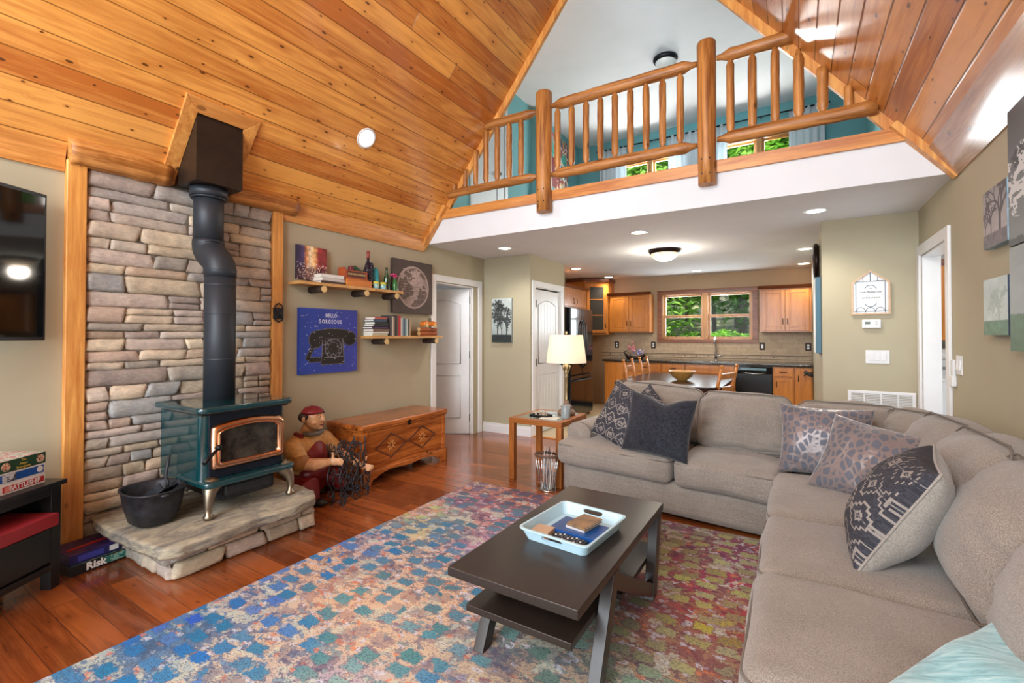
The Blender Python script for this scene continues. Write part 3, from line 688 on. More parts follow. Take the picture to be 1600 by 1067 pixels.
face(lambda a,q,d: (-2.955+d, 1.2+a, q), .87, [.095,.075]); face(lambda a,q,d: (-3.70+a, 1.205-d, q), .75, [.085,.085]); face(lambda a,q,d: (-2.96-a, 2.06+d, q), .74, [.085,.085])
b.build('hearth_stones', M['stone'], hearth)
# ------------------------------------------------------------------ wood stove
def enamel():
    g = G('teal_enamel'); g.set(color=g.ramp(g.noise(g.obj(), 3, 2), [(.3,lin('#083236')),(.7,lin('#0b3d42'))]), rough=.12, coat=.8, coatr=.04); return g.mat
M['enamel'] = enamel(); M['castiron'] = flat('black_castiron', '#2c2d32', .5, .35, var=.45, scale=25, bump=.3)
M['pewter'] = flat('nickel_leg', '#978a78', .4, 1, var=.12)
cyS, x0S, x1S = 1.665, -3.62, -3.09
stove = thing('wood_stove', 'teal enamel wood stove with brass-framed glass door and nickel legs', 'stove', (-3.35, cyS, HZ))
zb, zt = HZ+.205, .865; y0, y1 = 1.40, 1.955
b = MB()
# body with rounded front corners
def rrect(x0, x1, y0, y1, r, n=6, back=0.0):
    p = [(x0, y0), ]; p = []
    for cx_, cy_, a0, rr in ((x1-r, y0+r, -PI/2, r), (x1-r, y1-r, 0, r)):
        p += [(cx_+rr*math.cos(a0+PI/2*k/n), cy_+rr*math.sin(a0+PI/2*k/n)) for k in range(n+1)]
    return [(x0, y0)]+p+[(x0, y1)]
b.prism(rrect(x0S, x1S-.0, y0, y1, .045), 'z', zb, zt); b.build('firebox', M['enamel'], stove, bevel=.004)
b = MB(); b.prism(rrect(x0S-.02, x1S+.055, y0-.03, y1+.035, .055), 'z', zt+.008, zt+.048); b.build('top_plate', M['enamel'], stove, bevel=.014, seg=4)
MB().box(x0S+.03, x1S+.02, y0+.0, y1-.0, zt-.004, zt+.01).build('top_gap', M['black'], stove)
b = MB(); b.prism(rrect(x0S+.02, x1S+.09, y0-.01, y1+.03, .05), 'z', zb-.015, zb+.022); b.build('ash_lip', M['enamel'], stove, bevel=.014, seg=4)
M['bluebl'] = flat('blue_black_steel', '#1c2430', .25, .4, var=.1)
MB().box(x1S-.01, x1S+.012, y0+.045, y1-.04, zb+.022, zt-.004).build('front_panel', M['bluebl'], stove, bevel=.004)
# brass arched door frame (profile loop) and glass
def arch_loop(ya, yb, za, zc, rise, n=14, r=.03):
    p = []; zt_ = zc
    for cy_, cz_, a0 in ((ya+r, za+r, PI), (yb-r, za+r, 1.5*PI)): p += [(cy_+r*math.cos(a0+PI/2*k/4), cz_+r*math.sin(a0+PI/2*k/4)) for k in range(5)]
    p += [(yb+(ya-yb)*k/n, zt_+rise*(1-(2*k/n-1)**2)-(.012 if k in (0, n) else 0)) for k in range(n+1)]
    return p
ya, yb, za, zc = 1.455, 1.925, zb+.075, zt-.075
b = MB(); xo = x1S+.03
loops = [arch_loop(ya, yb, za, zc, .03), arch_loop(ya, yb, za, zc, .03), arch_loop(ya+.02, yb-.02, za+.018, zc-.018, .028, r=.026), arch_loop(ya+.042, yb-.042, za+.04, zc-.04, .025, r=.02), arch_loop(ya+.046, yb-.046, za+.044, zc-.044, .025, r=.02)]
xs = [xo-.022, xo-.004, xo+.012, xo+.004, xo-.014]; n = len(loops[0])
vs = [(xs[i], p[0], p[1]) for i, l in enumerate(loops) for p in l]
b.add(vs, [(i*n+k, i*n+(k+1)%n, (i+1)*n+(k+1)%n, (i+1)*n+k) for i in range(4) for k in range(n)], True); dr = b.build('door_frame', M['brass'], stove)
q = arch_loop(ya+.044, yb-.044, za+.042, zc-.042, .025, r=.02); g_ = G('sooty_glass'); nn = g_.noise(g_.obj(), 8, 5, .6)
g_.set(color=g_.ramp(nn, [(.35,lin('#0b0b0d')),(.7,lin('#4a463e'))]), rough=.08, coat=.5); sg = g_.mat
b = MB(); b.prism([(p[0], p[1]) for p in q], 'x', xo-.018, xo-.012); b.build('door_glass', sg, dr)
b = MB(); b.tube([(xo+.012, p[0], p[1]) for p in arch_loop(ya+.036, yb-.036, za+.034, zc-.034, .026, r=.02)], .006, 8, closed=True); b.build('inner_bead', M['brass'], dr)
b = MB(); b.cyl((xo, ya+.02, .66), (xo+.05, ya+.015, .665), .012).ball((xo+.05, ya+.015, .667), .018).tube([(xo+.05,ya+.015,.665),(xo+.09,ya-.05,.635),(xo+.12,ya-.10,.605)], [.008,.012,.012], 10); b.build('door_handle', M['blackm'], stove)
# cabriole legs
def cabriole(px, py, sx, sy):
    b = MB(); prof = [(.0,.0,.0,.026),(.0,.0,.02,.03),(0,0,.03,.019),(.004,.004,.07,.020),(.0,.0,.11,.026),(-.01,-.01,.15,.036),(-.03,-.03,.19,.052),(-.045,-.045,.205,.055)]
    b.tube([(px+sx*(-0.0)+sx*a*-1*-1, py+sy*c, HZ+z) for a, c, z, r in prof], [r for *_, r in prof], 12); b.build('leg', M['pewter'], stove)
for px, sx in ((x1S+.045, 1), (x0S+.04, -1)):
    for py, sy in ((y0+.03, -1), (y1+.005, 1)): cabriole(px, py, sx, sy)
MB().box(x0S+.06, x1S-.0, y0+.12, y1-.08, HZ+.07, zb-.01).box(x1S-.02, x1S+.03, y0+.13, y1-.1, HZ+.10, zb-.03).build('ash_box', M['castiron'], stove, bevel=.02, seg=3)
# ------------------------------------------------------------------ stovepipe and its box
M['pipe'] = flat('charcoal_pipe', '#2b3138', .5, .2, var=.08, scale=8)
pipe = thing('stovepipe', 'charcoal stovepipe with an elbow offset rising from the stove', 'stovepipe', (-3.42, 1.67, zt+.05))
b = MB(); r = .096
b.tube([(-3.42,1.67,zt+.04),(-3.42,1.67,1.79)], r, 28); b.build('lower_pipe', M['pipe'], pipe)
b = MB(); b.tube([(-3.42,1.67,1.76),(-3.42,1.67,1.80),(-3.43,1.67,1.835),(-3.465,1.67,1.875),(-3.545,1.67,1.925),(-3.58,1.67,1.96),(-3.59,1.67,1.995),(-3.59,1.67,2.03)], [r*1.03]*8, 28); b.build('elbow', M['pipe'], pipe)
b = MB(); b.tube([(-3.59,1.67,2.02),(-3.59,1.67,2.37)], r*.98, 28); b.build('upper_pipe', M['pipe'], pipe)
b = MB(); b.tube([(-3.59,1.67,2.34),(-3.59,1.67,2.40)], r*1.22, 28); b.tube([(-3.59,1.67,2.325),(-3.59,1.67,2.34)], r*1.15, 28)
b.build('collar', M['pipe'], pipe)
for z in (1.19, 1.50, 1.70): MB().lathe([(r+.0005,-.004),(r+.003,0),(r+.0005,.004)], (-3.42,1.67,z), 28, caps=False).build('seam_band', M['pipe'], pipe)
for z, x in ((1.805,-3.42),(2.0,-3.59)): MB().lathe([(r+.002,-.004),(r+.0055,0),(r+.002,.004)], (x,1.67,z), 28, caps=False).build('seam_band', M['pipe'], pipe)
bx0, bx1, by0, by1 = -3.735, -3.435, 1.518, 1.824
g_ = G('brown_sheet_metal'); g_.set(color=g_.ramp(g_.noise(g_.obj(), 6, 6, .7), [(.35,lin('#2a2018')),(.75,lin('#3a2d22'))]), rough=.45, metal=.4)
ob = thing('chimney_support_box', 'dark brown sheet metal box where the stovepipe enters the sloped ceiling', 'chimney box', (-3.585, 1.67, 2.405))
MB().prism([(bx0,2.405),(bx1,2.405),(bx1,zl(bx1)),(bx0,zl(bx0))], 'y', by0, by1).build('box_shell', g_.mat, ob)
# picture-frame boards around the box on the slope
def slope_pt(y, s, h=0):  # s along slope from wall, h out of the slope
    p = Vector((-3.80, y, 2.40))+Vector((math.cos(aL),0,math.sin(aL)))*s+nl*h; return p
s_in = (bx1+3.80)/math.cos(aL); s_out = s_in+.10; W = .09
def slope_board(quad, m):
    b = MB(); vs = [slope_pt(y, s, h) for h in (0, .022) for y, s in quad]
    b.add(vs, [(0,1,2,3),(7,6,5,4),(0,4,5,1),(1,5,6,2),(2,6,7,3),(3,7,4,0)], False); b.build('frame_board', m, ob, bevel=.004)
slope_board([(by0-W, .0), (by0, .0), (by0, s_in), (by0-W, s_out)], M['trimz'])
slope_board([(by1, .0), (by1+W, .0), (by1+W, s_out), (by1, s_in)], M['trimz'])
slope_board([(by0, s_in), (by1, s_in), (by1+W, s_out), (by0-W, s_out)], M['trimy'])
# ------------------------------------------------------------------ cast iron pot with shovel
pot = thing('cast_iron_pot', 'black cast iron pot holding a shovel on the hearth', 'pot', (-3.29, 1.26, HZ))
def octo(r, z, k=.0, sx=1.0): return [( -3.30+r*sx*math.cos(t), 1.262+r*.86*math.sin(t), z) for t in [2*PI*i/32 for i in range(32)]]
def sq(r, z):
    p = []
    for i in range(40):
        t = 2*PI*i/40; c, s = math.cos(t), math.sin(t); e = (abs(c)**4+abs(s)**4)**.25; rr = r/(e*.55+.45); p.append((-3.30+rr*1.08*c, 1.262+rr*.9*s, z))
    return p
lv = [(.0,.0),(.105,.0),(.122,.012),(.145,.10),(.160,.185),(.168,.19),(.168,.198),(.158,.198),(.150,.185),(.135,.10),(.11,.022),(0,.018)]
b = MB(); vs = []; 
for r_, z_ in lv: vs += sq(max(r_, .0005), HZ+.01+z_)
b.add(vs, [(i*40+k, i*40+(k+1)%40, (i+1)*40+(k+1)%40, (i+1)*40+k) for i in range(len(lv)-1) for k in range(40)], True); b.build('pot_body', M['castiron'], pot)
for s in (-1, 1): MB().tube([(-3.30+s*.165,1.235,HZ+.19),(-3.30+s*.20,1.235,HZ+.195),(-3.30+s*.20,1.285,HZ+.195),(-3.30+s*.165,1.285,HZ+.19)], .008, 8).build('pot_ear', M['castiron'], pot)
sh = thing('ash_shovel', 'black ash shovel standing in the iron pot', 'shovel', (-3.28, 1.27, HZ+.06))
b = MB(); R0 = rotz(.5) @ roty(-.62)
b.obox((-3.245,1.27,HZ+.165), (.2,.12,.006), R0).obox((-3.26,1.32,HZ+.18), (.2,.006,.035), R0).obox((-3.24,1.215,HZ+.18), (.2,.006,.035), R0); b.build('scoop', M['castiron'], sh)
MB().tube([(-3.19,1.29,HZ+.2),(-3.20,1.30,HZ+.25),(-3.21,1.29,HZ+.27),(-3.21,1.31,HZ+.40)], .009, 8).build('handle', M['castiron'], sh)
single('tool_plaque', MB().box(XL+.05,XL+.075,2.235,2.315,1.49,1.585).tube([(XL+.07,2.24,1.59),(XL+.07,2.255,1.61),(XL+.07,2.275,1.62),(XL+.07,2.295,1.61),(XL+.07,2.31,1.59)],.007,6).tube([(XL+.07,2.24,1.485),(XL+.07,2.275,1.465),(XL+.07,2.31,1.485)],.007,6).tube([(XL+.08,2.25,1.50),(XL+.08,2.3,1.57)],.005,6).tube([(XL+.08,2.3,1.50),(XL+.08,2.25,1.57)],.005,6), M['castiron'], 'ornate black iron match holder hung on the right timber post', 'wall ornament')
# ------------------------------------------------------------------ rug
RX0, RX1, RY0, RY1, RZ = -2.52, .05, .30, 3.45, .012
def rug_mat():
    g = G('abstract_rug'); o = g.obj()
    gr = g.n('Attribute', {'attribute_name':'ground'}).outputs['Color']; bl = g.n('Attribute', {'attribute_name':'blob'}).outputs['Color']; fk = g.n('Attribute', {'attribute_name':'fleck'}).outputs['Color']
    dens = g.n('Attribute', {'attribute_name':'dens'}).outputs['Fac']
    warp = g.noise(o, 7, 4, .6, col=True); wv = g.n('VectorMath', {'operation':'MULTIPLY_ADD'}); g.put(wv.inputs[0], warp); g.put(wv.inputs[1], (.07,.06,0)); g.put(wv.inputs[2], o)
    warp2 = g.noise(o, 60, 2, .6, col=True); wv2 = g.n('VectorMath', {'operation':'MULTIPLY_ADD'}); g.put(wv2.inputs[0], warp2); g.put(wv2.inputs[1], (.05,.03,0)); g.put(wv2.inputs[2], wv.outputs[0]); P = wv2.outputs[0]
    vo = g.n('TexVoronoi', {'distance':'CHEBYCHEV','voronoi_dimensions':'2D'}, Vector=g.scale(P, 7.0, 10.0, 1), Scale=1.0, Randomness=.55)
    d = vo.outputs['Distance']; cs = g.n('SeparateColor', Color=vo.outputs['Color'])
    big = g.noise(o, 2.6, 4, .6); fine = g.noise(g.scale(o, 1, 1.6, 1), 26, 5, .75)
    on = g.m('GREATER_THAN', g.m('ADD', g.m('ADD', g.m('MULTIPLY', cs.outputs[0], .8), g.m('MULTIPLY', dens, .9)), g.m('MULTIPLY', big, .9)), 1.12)
    thr = g.m('ADD', .30, g.m('MULTIPLY', g.m('SUBTRACT', fine, .5), .5))
    mask = g.m('MULTIPLY', on, g.m('LESS_THAN', d, thr))
    ring = g.m('MULTIPLY', g.m('LESS_THAN', d, g.m('ADD', thr, .06)), g.m('SUBTRACT', 1, mask))
    hs = g.n('HueSaturation', Hue=g.m('ADD', .485, g.m('MULTIPLY', cs.outputs[1], .05)), Saturation=g.m('ADD', .85, g.m('MULTIPLY', cs.outputs[2], .4)), Value=g.m('ADD', .78, g.m('MULTIPLY', cs.outputs[1], .5)), Color=bl)
    v2 = g.n('TexVoronoi', {'distance':'CHEBYCHEV','voronoi_dimensions':'2D'}, Vector=g.scale(P, 34, 52, 1), Scale=1.0); c2 = g.n('SeparateColor', Color=v2.outputs['Color'])
    base = gr
    # painterly patches of the blob, fleck and accent colours in the ground
    pm = g.m('GREATER_THAN', g.m('ADD', g.m('MULTIPLY', big, 1.1), g.m('MULTIPLY', c2.outputs[0], .42)), g.m('SUBTRACT', 1.02, g.m('MULTIPLY', dens, .45)))
    base = g.mix(g.m('MULTIPLY', pm, .75), base, g.mix(c2.outputs[1], bl, fk))
    base = g.mix(g.m('MULTIPLY', g.m('GREATER_THAN', c2.outputs[2], .955), .7), base, lin('#d97a4a'))
    base = g.mix(g.m('MULTIPLY', g.m('LESS_THAN', c2.outputs[2], .10), .7), base, lin('#cfd0dc'))
    b2 = g.noise(g.scale(o, 1, 1, 1, (9, 4, 0)), 5.5, 4, .7); base = g.mix(g.m('MULTIPLY', g.m('GREATER_THAN', b2, .56), .6), base, lin('#c6ccb8')); base = g.mix(g.m('MULTIPLY', g.m('LESS_THAN', b2, .40), .55), base, fk)
    nf = g.noise(g.scale(o, 1, 2.2, 1), 70, 4, .8); fl = g.m('MULTIPLY', g.m('GREATER_THAN', nf, .54), g.m('GREATER_THAN', big, .40))
    base = g.mix(g.m('MULTIPLY', fl, .7), base, fk)
    col = g.mix(mask, base, hs.outputs[0]); col = g.mix(g.m('MULTIPLY', g.m('MULTIPLY', mask, g.m('GREATER_THAN', nf, .53)), .6), col, lin('#2c3a58'))
    col = g.mix(g.m('MULTIPLY', ring, .45), col, fk)
    y = g.noise(g.scale(o, 1, 3, 1), 240, 2, .8); col = g.mix(1, col, g.ramp(y, [(.3,(.72,.72,.72,1)),(.7,(1.25,1.25,1.25,1))]), 'MULTIPLY')
    g.set(color=col, rough=.95, spec=.1, sheen=.15); g.bump(g.m('ADD', y, g.m('MULTIPLY', mask, .5)), .5, .003); return g.mat
# control points: x, y, ground, blob, fleck, density of blobs
RC = [(-2.4,3.35,'#cf8f6a','#7f5f78','#5a3048',.5),(-1.9,3.3,'#c9683f','#55485f','#5c2a4a',.5),(-2.3,3.0,'#a86a80','#4e6f85','#5c2f5a',.5),(-1.8,2.9,'#b97f86','#47788a','#6a2f55',.55),
 (-2.45,2.65,'#d7a17e','#c8c27a','#4a4a6a',.3),(-2.2,2.45,'#c3bd87','#3f7fa0','#3a4a70',.5),(-1.7,2.4,'#b987a0','#5b86a0','#5b3a6a',.45),(-2.35,2.1,'#c7a6a0','#2f7fb5','#2b3f78',.6),
 (-1.9,2.0,'#d6b494','#4786a0','#4a4070',.5),(-2.4,1.75,'#d8b08e','#3a84b0','#8a5a50',.5),(-1.6,1.9,'#d9b592','#4f8698','#8a6a70',.45),(-2.0,1.6,'#d8b896','#5f9796','#c0705a',.42),
 (-2.35,1.35,'#b9a99c','#2d7bb8','#2a4f86',.6),(-1.6,1.45,'#d8bb98','#6aa0a0','#8b6f88',.35),(-2.0,1.15,'#c9b49a','#2f86bd','#50507c',.55),(-2.45,1.0,'#8fa5a6','#1f74b6','#24507e',.75),(-2.1,.75,'#a7a9a4','#2a86bd','#30507e',.7),
 (-1.5,1.1,'#b6a8b8','#8fb0a6','#4a3a68',.45),(-1.6,.8,'#c9bda0','#4f9ac0','#6a5a80',.5),(-1.1,1.3,'#cdb896','#4f90a8','#67588a',.35),(-1.0,1.0,'#b7c4bd','#6fb3b8','#6a68a0',.4),(-.75,1.25,'#a9a87a','#5f9a9a','#5a5a5a',.3),
 (-.6,.95,'#9fb9a8','#2f93a6','#3f6a9a',.5),(-.3,1.1,'#9fae90','#4f8f95','#4a6a80',.45),(-.3,1.45,'#a3a784','#b59a55','#3f5570',.45),(-.35,1.75,'#b5a577','#7e9a86','#43506a',.4),
 (-.35,2.05,'#a07058','#b0a070','#7a2a45',.5),(-.3,2.4,'#b03a34','#b59a55','#7a1f40',.6),(-.35,2.75,'#a22f4a','#a59a62','#6a2050',.65),(-.4,3.1,'#8a3a5c','#a79f6c','#5c2452',.7),(-.9,3.2,'#8a4a5a','#8f8f6a','#4f2a50',.6),
 (-1.3,3.2,'#a9655f','#5c7080','#5c2c50',.5),(-.9,2.3,'#9a6a58','#8a8a60','#6a2a48',.5),(-.9,1.7,'#b59a80','#6f9080','#50506a',.4)]
NX, NY = 90, 110
me = bpy.data.meshes.new('area_rug')
xs, ys = np.linspace(RX0, RX1, NX+1), np.linspace(RY0, RY1, NY+1); XX, YY = np.meshgrid(xs, ys)
cx_, cy_ = (RX0+RX1)/2, (RY0+RY1)/2
top = np.stack([XX-cx_, YY-cy_, np.full_like(XX, RZ)], -1).reshape(-1,3); idx = np.arange((NX+1)*(NY+1)).reshape(NY+1, NX+1)
ft = np.stack([idx[:-1,:-1], idx[:-1,1:], idx[1:,1:], idx[1:,:-1]], -1).reshape(-1,4).tolist()
bd = list(idx[0,:])+list(idx[1:,-1])+list(idx[-1,-2::-1])+list(idx[-2:0:-1,0]); nv = len(top); low = top[bd].copy(); low[:,2] = .001
fs = ft+[(int(bd[k]), nv+k, nv+(k+1)%len(bd), int(bd[(k+1)%len(bd)])) for k in range(len(bd))]
me.from_pydata(top.tolist()+low.tolist(), [], fs); me.materials.append(rug_mat())
allp = np.concatenate([top, low])+np.array([cx_, cy_, 0]); A = np.array([(c[0], c[1]) for c in RC])
nz1 = fnoise(111, 91, 5, 3, 3); jx = (nz1-.5)*.35; d2 = None
wts = 1/(((allp[:,None,0]-A[None,:,0])**2+(allp[:,None,1]-A[None,:,1])**2)+.004)**1.7; wts /= wts.sum(1, keepdims=True)
for nm, k in (('ground',2),('blob',3),('fleck',4)):
    cc = np.array([lin(c[k])[:3] for c in RC]); gm_ = cc.mean(1, keepdims=True); cc = np.clip(gm_+(cc-gm_)*{2:.97,3:1.0,4:1.0}[k], 0, 1)*{2:1.0,3:.95,4:.75}[k]; v = wts @ cc; ca = me.color_attributes.new(nm, 'FLOAT_COLOR', 'POINT'); ca.data.foreach_set('color', np.concatenate([v, np.ones((len(v),1))], 1).astype(np.float32).ravel())
at = me.attributes.new('dens', 'FLOAT', 'POINT'); at.data.foreach_set('value', (wts @ np.array([c[5] for c in RC])).astype(np.float32))
rug = bpy.data.objects.new('area_rug', me); COL.objects.link(rug); rug.location = (cx_, cy_, 0); tag(rug, 'large multicoloured abstract area rug under the coffee table', 'rug')
# ------------------------------------------------------------------ sectional sofa
M['sofa'] = fabric('taupe_tweed', '#9f958b', '#746c64', 300, bump=.5, wrinkle=.5)
M['seam'] = flat('dark_seam', '#6e665e', .9)
def piping(mb, c, size, r, z, rot=None, rad=.005, puff=0, n=6, warp=None):
    """closed seam around a rounded rectangle in the local xy plane at height z"""
    c = Vector(c); R = rot or Matrix.Identity(3); hx, hy = size[0]/2, size[1]/2; pts = []
    for cx0, cy0, a0 in ((hx-r, hy-r, 0), (-hx+r, hy-r, PI/2), (-hx+r, -hy+r, PI), (hx-r, -hy+r, 1.5*PI)):
        for k in range(n+1): a = a0+PI/2*k/n; pts.append(Vector((cx0+r*math.cos(a), cy0+r*math.sin(a), z)))
    mb.tube([c+R@p for p in pts], rad, 6, closed=True); return mb
A6 = math.radians(-6); R6 = rotz(A6); O6 = Vector((-1.735, 3.575, 0))
def LS(x, y, z): return O6 + R6 @ Vector((x, y, 0)) + Vector((0, 0, z))
sofa = thing('sectional_sofa', 'taupe tweed L-shaped sectional sofa with plump back cushions', 'sofa', (0, 3.4, 0))
SF = M['sofa']
MB().soft(LS(1.30,.50,.155), (2.55,.93,.25), .03, n=(24,8,4), rot=R6).build('base', SF, sofa)
MB().soft((.385,1.85,.155), (.93,3.1,.25), .03, n=(8,24,4)).build('base', SF, sofa)
MB().soft(LS(1.35,.86,.50), (2.4,.20,.60), .08, n=(20,6,8), rot=R6, nz=.008, nscale=4).build('back_frame', SF, sofa)
MB().soft((.80,1.85,.50), (.19,3.3,.62), .08, n=(6,24,8), nz=.008, nscale=4).build('back_frame', SF, sofa)
# rolled arm
b = MB(); prof = [(0,.28),(.205,.28),(.205,.45)]+[(.105+.115*math.cos(t), .515+.085*math.sin(t)) for t in [PI*k/12 for k in range(13)]]+[(0,.45)]
vs0 = [(x, z) for x, z in prof]; n = len(vs0); vs = []
for y, s in ((.16,.97),(.175,1.0),(.5,1.0),(.93,1.0)): vs += [LS(.1+(x-.1)*s, y, .42+(z-.42)*s) for x, z in vs0]
fs = [(i*n+k, i*n+(k+1)%n, (i+1)*n+(k+1)%n, (i+1)*n+k) for i in range(3) for k in range(n)]+[tuple(range(n))[::-1], tuple(range(3*n, 4*n))]
b.add(vs, fs, True); arm = b.build('armrest', SF, sofa)
b = MB(); b.tube([LS(.1+(x-.1)*.985, .168, .42+(z-.42)*.985) for x, z in vs0], .005, 6, closed=True); b.build('piping', M['seam'], arm)
# seat cushions
def seat(c, size, rot, s, front=None, puff=.018, r=.05):
    o = MB().soft(c, size, r, (0.012,.012,puff), (18,18,8), rot, nz=.009, nscale=5, seed=s).build('seat_cushion', SF, sofa)
    b = MB(); piping(b, c, (size[0]-.008, size[1]-.008), r, size[2]/2-.035, rot); b.build('piping', M['seam'], o); return o
seat(LS(.475,.30,.365), (.965,.66,.20), R6, 1); seat(LS(1.31,.30,.365), (.665,.66,.20), R6, 2)
seat((.315,3.10,.365), (.90,.84,.20), None, 3); seat((.21,2.345,.365), (.70,.64,.205), None, 4); seat((.21,1.69,.365), (.70,.655,.215), None, 5, r=.06); seat((.21,1.03,.365), (.70,.645,.20), None, 6)
# back cushions
def back(c, size, rot, s, pf=.07, top=.02, nz=.02, edge=0):
    def wp(p, u):
        q = p.copy(); q.y *= 1-.25*max(0, u.z)**2; q.z += -.03*abs(u.x)**3*max(0,u.z); q.y += .011*max(0, abs(u.x)-.25)*math.sin(u.z*15+abs(u.x)*5+c[0]*9)*(1-abs(u.x)**6); return q
    o = MB().soft(c, size, .075, (.015,pf,top), (34,10,36), rot, nz=nz, nscale=5.5, seed=s, warp=wp).build('back_cushion', SF, sofa)
    b = MB(); h = Vector(size)/2; R = rot; pts = []
    for cx0, cz0, a0 in ((h.x-.08,h.z-.08,0),(-h.x+.08,h.z-.08,PI/2),(-h.x+.08,-h.z+.08,PI),(h.x-.08,-h.z+.08,1.5*PI)):
        for k in range(5): a = a0+PI/2*k/4; pts.append(Vector((cx0+.082*math.cos(a), -h.y*.72, cz0+.082*math.sin(a)-.03*(abs(cx0+.082*math.cos(a))/h.x)**3*(cz0 > 0))))
    b.tube([Vector(c)+R@p for p in pts], .005, 6, closed=True); b.build('piping', M['seam'], o); return o
T1 = R6 @ rotx(-.30)
back(LS(.62,.66,.70), (.80,.20,.44), R6 @ rotx(-.26) @ roty(.05), 11); back(LS(1.335,.58,.675), (.66,.19,.45), R6 @ rotx(-.28), 12); back(LS(1.98,.60,.655), (.62,.19,.45), R6 @ rotx(-.30), 13)
RR = lambda a, l: rotz(a) @ rotx(-l)
back((.66,3.78,.655), (.46,.20,.43), RR(-PI/4, .32), 14)
back((.66,3.27,.68), (.58,.21,.47), RR(-PI/2+.12, .38), 15, pf=.08); back((.655,2.71,.69), (.60,.22,.48), RR(-PI/2+.05, .42), 16, pf=.09)
back((.655,2.19,.665), (.62,.24,.50), RR(-PI/2-.02, .45), 17, pf=.10, nz=.01); back((.66,1.60,.66), (.62,.25,.50), RR(-PI/2-.04, .45), 18, pf=.11, nz=.006)
# ------------------------------------------------------------------ throw pillows
def pillow(name, label, loc, R, w, h, t, mfront, mback, seed=0, n=26, pinch=.08, img=None, group=None, sag=0, pipe=None, flop=None):
    """centre at loc; local x width, local z height, -y is the front"""
    R = R.to_3x3() if hasattr(R, 'to_3x3') else R; b = MB(); loc = Vector(loc)
    def P(u, v, s):
        e = max(0, (1-u*u))*max(0, (1-v*v)); y = s*t/2*e**.42
        x = u*w/2*(1-pinch*(1-v*v)); z = v*h/2*(1-pinch*(1-u*u))
        if sag and v > 0: z -= sag*(1-u*u)**2*v; 
        if flop: x, y, z = flop(x, y, z, u, v)
        nn = mnoise.noise_vector(Vector((x*7+seed*5, z*7, s+seed)))*.012*min(1, e*4+.15); return loc + R @ Vector((x+nn.x, y+nn.y, z+nn.z))
    N = n if img is None else 96
    for s, mi in ((-1, 0), (1, 1)):
        b.cur = mi; vs = [P(math.sin((-1+2*i/N)*PI/2), math.sin((-1+2*j/N)*PI/2), s) for j in range(N+1) for i in range(N+1)] if img is None else [P(-1+2*i/N, -1+2*j/N, s) for j in range(N+1) for i in range(N+1)]
        for j in range(N):
            for i in range(N):
                q = (j*(N+1)+i, j*(N+1)+i+1, (j+1)*(N+1)+i+1, (j+1)*(N+1)+i)
                if (i, j) == (0, 0): base = len(b.v); b.v += [tuple(x) for x in vs]
                b.f.append([base+k for k in (q if s < 0 else q[::-1])]); b.mi.append(mi); b.sm.append(True)
                b.c.append(tuple(img[int((1-(j+.5)/N)*img.shape[0]), int((i+.5)/N*img.shape[1])]) if (img is not None and s < 0) else (1,1,1))
    o = b.build(name, [mfront, mback]); tag(o, label, 'throw pillow', group); mn = min((o.matrix_basis @ v.co).z for v in o.data.vertices)
    if pipe:
        c = MB(); m = 24; pts = []
        for k in range(4*m):
            f, r_ = divmod(k, m); q = -1+2*r_/m; u, v = [(q,-1),(1,q),(-q,1),(-1,-q)][f]; pts.append(P(u, v, 1))
        c.tube(pts, .005, 6, closed=True); c.build('piping', pipe, o)
    return o
def kilim():
    S = 192; img = np.zeros((S, S, 3)); base = hexc('#35353d'); lt = hexc('#938b84'); img[:] = base
    rng = np.random.RandomState(3); img += (rng.rand(S, S, 1)-.5)*.10
    def ln(pts, r=.9, c=lt):
        for a, b_ in zip(pts[:-1], pts[1:]): draw_line(img, a[0], a[1], b_[0], b_[1], r, c)
    C = 48
    for j in range(-1, 5):
        for i in range(-1, 5):
            ox, oy = i*C+(C//2 if j % 2 else 0), j*C
            # stepped diamond outline, hook pair and filled lozenge
            st = [(0,24),(6,24),(6,18),(12,18),(12,12),(18,12),(18,6),(24,6),(30,6),(30,12),(36,12),(36,18),(42,18),(42,24),(48,24)]
            ln([(ox+x, oy+y) for x, y in st]); ln([(ox+x, oy+48-y+6) for x, y in st])
            if (i+j) % 2: 
                for k in range(-8, 9): draw_line(img, ox+24-(8-abs(k)), oy+27+k, ox+24+(8-abs(k)), oy+27+k, .4, lt)
                for k in range(-3, 4): draw_line(img, ox+24-(3-abs(k)), oy+27+k, ox+24+(3-abs(k)), oy+27+k, .3, base)
            else:
                ln([(ox+16,oy+34),(ox+16,oy+20),(ox+26,oy+20),(ox+26,oy+27),(ox+21,oy+27)], 1.0); ln([(ox+32,oy+20),(ox+32,oy+34),(ox+22,oy+34)], 1.0)
            for k in range(0, 48, 6): draw_line(img, ox+k, oy-21, ox+k+1.5, oy-21, .8, hexc('#7c7774'))
    img = np.clip(img, 0, 1); return np.where(img <= .04045, img/12.92, ((img+.055)/1.055)**2.4)
KIL = kilim(); M['kilim'] = vcol('kilim_cloth', .9, .25, 180, bump=.5); M['oat'] = fabric('oatmeal_linen', '#a39c93', '#857e76', 200)
M['velvet'] = fabric('charcoal_velvet', '#32343d', '#1d1f26', 60, .8, .15)
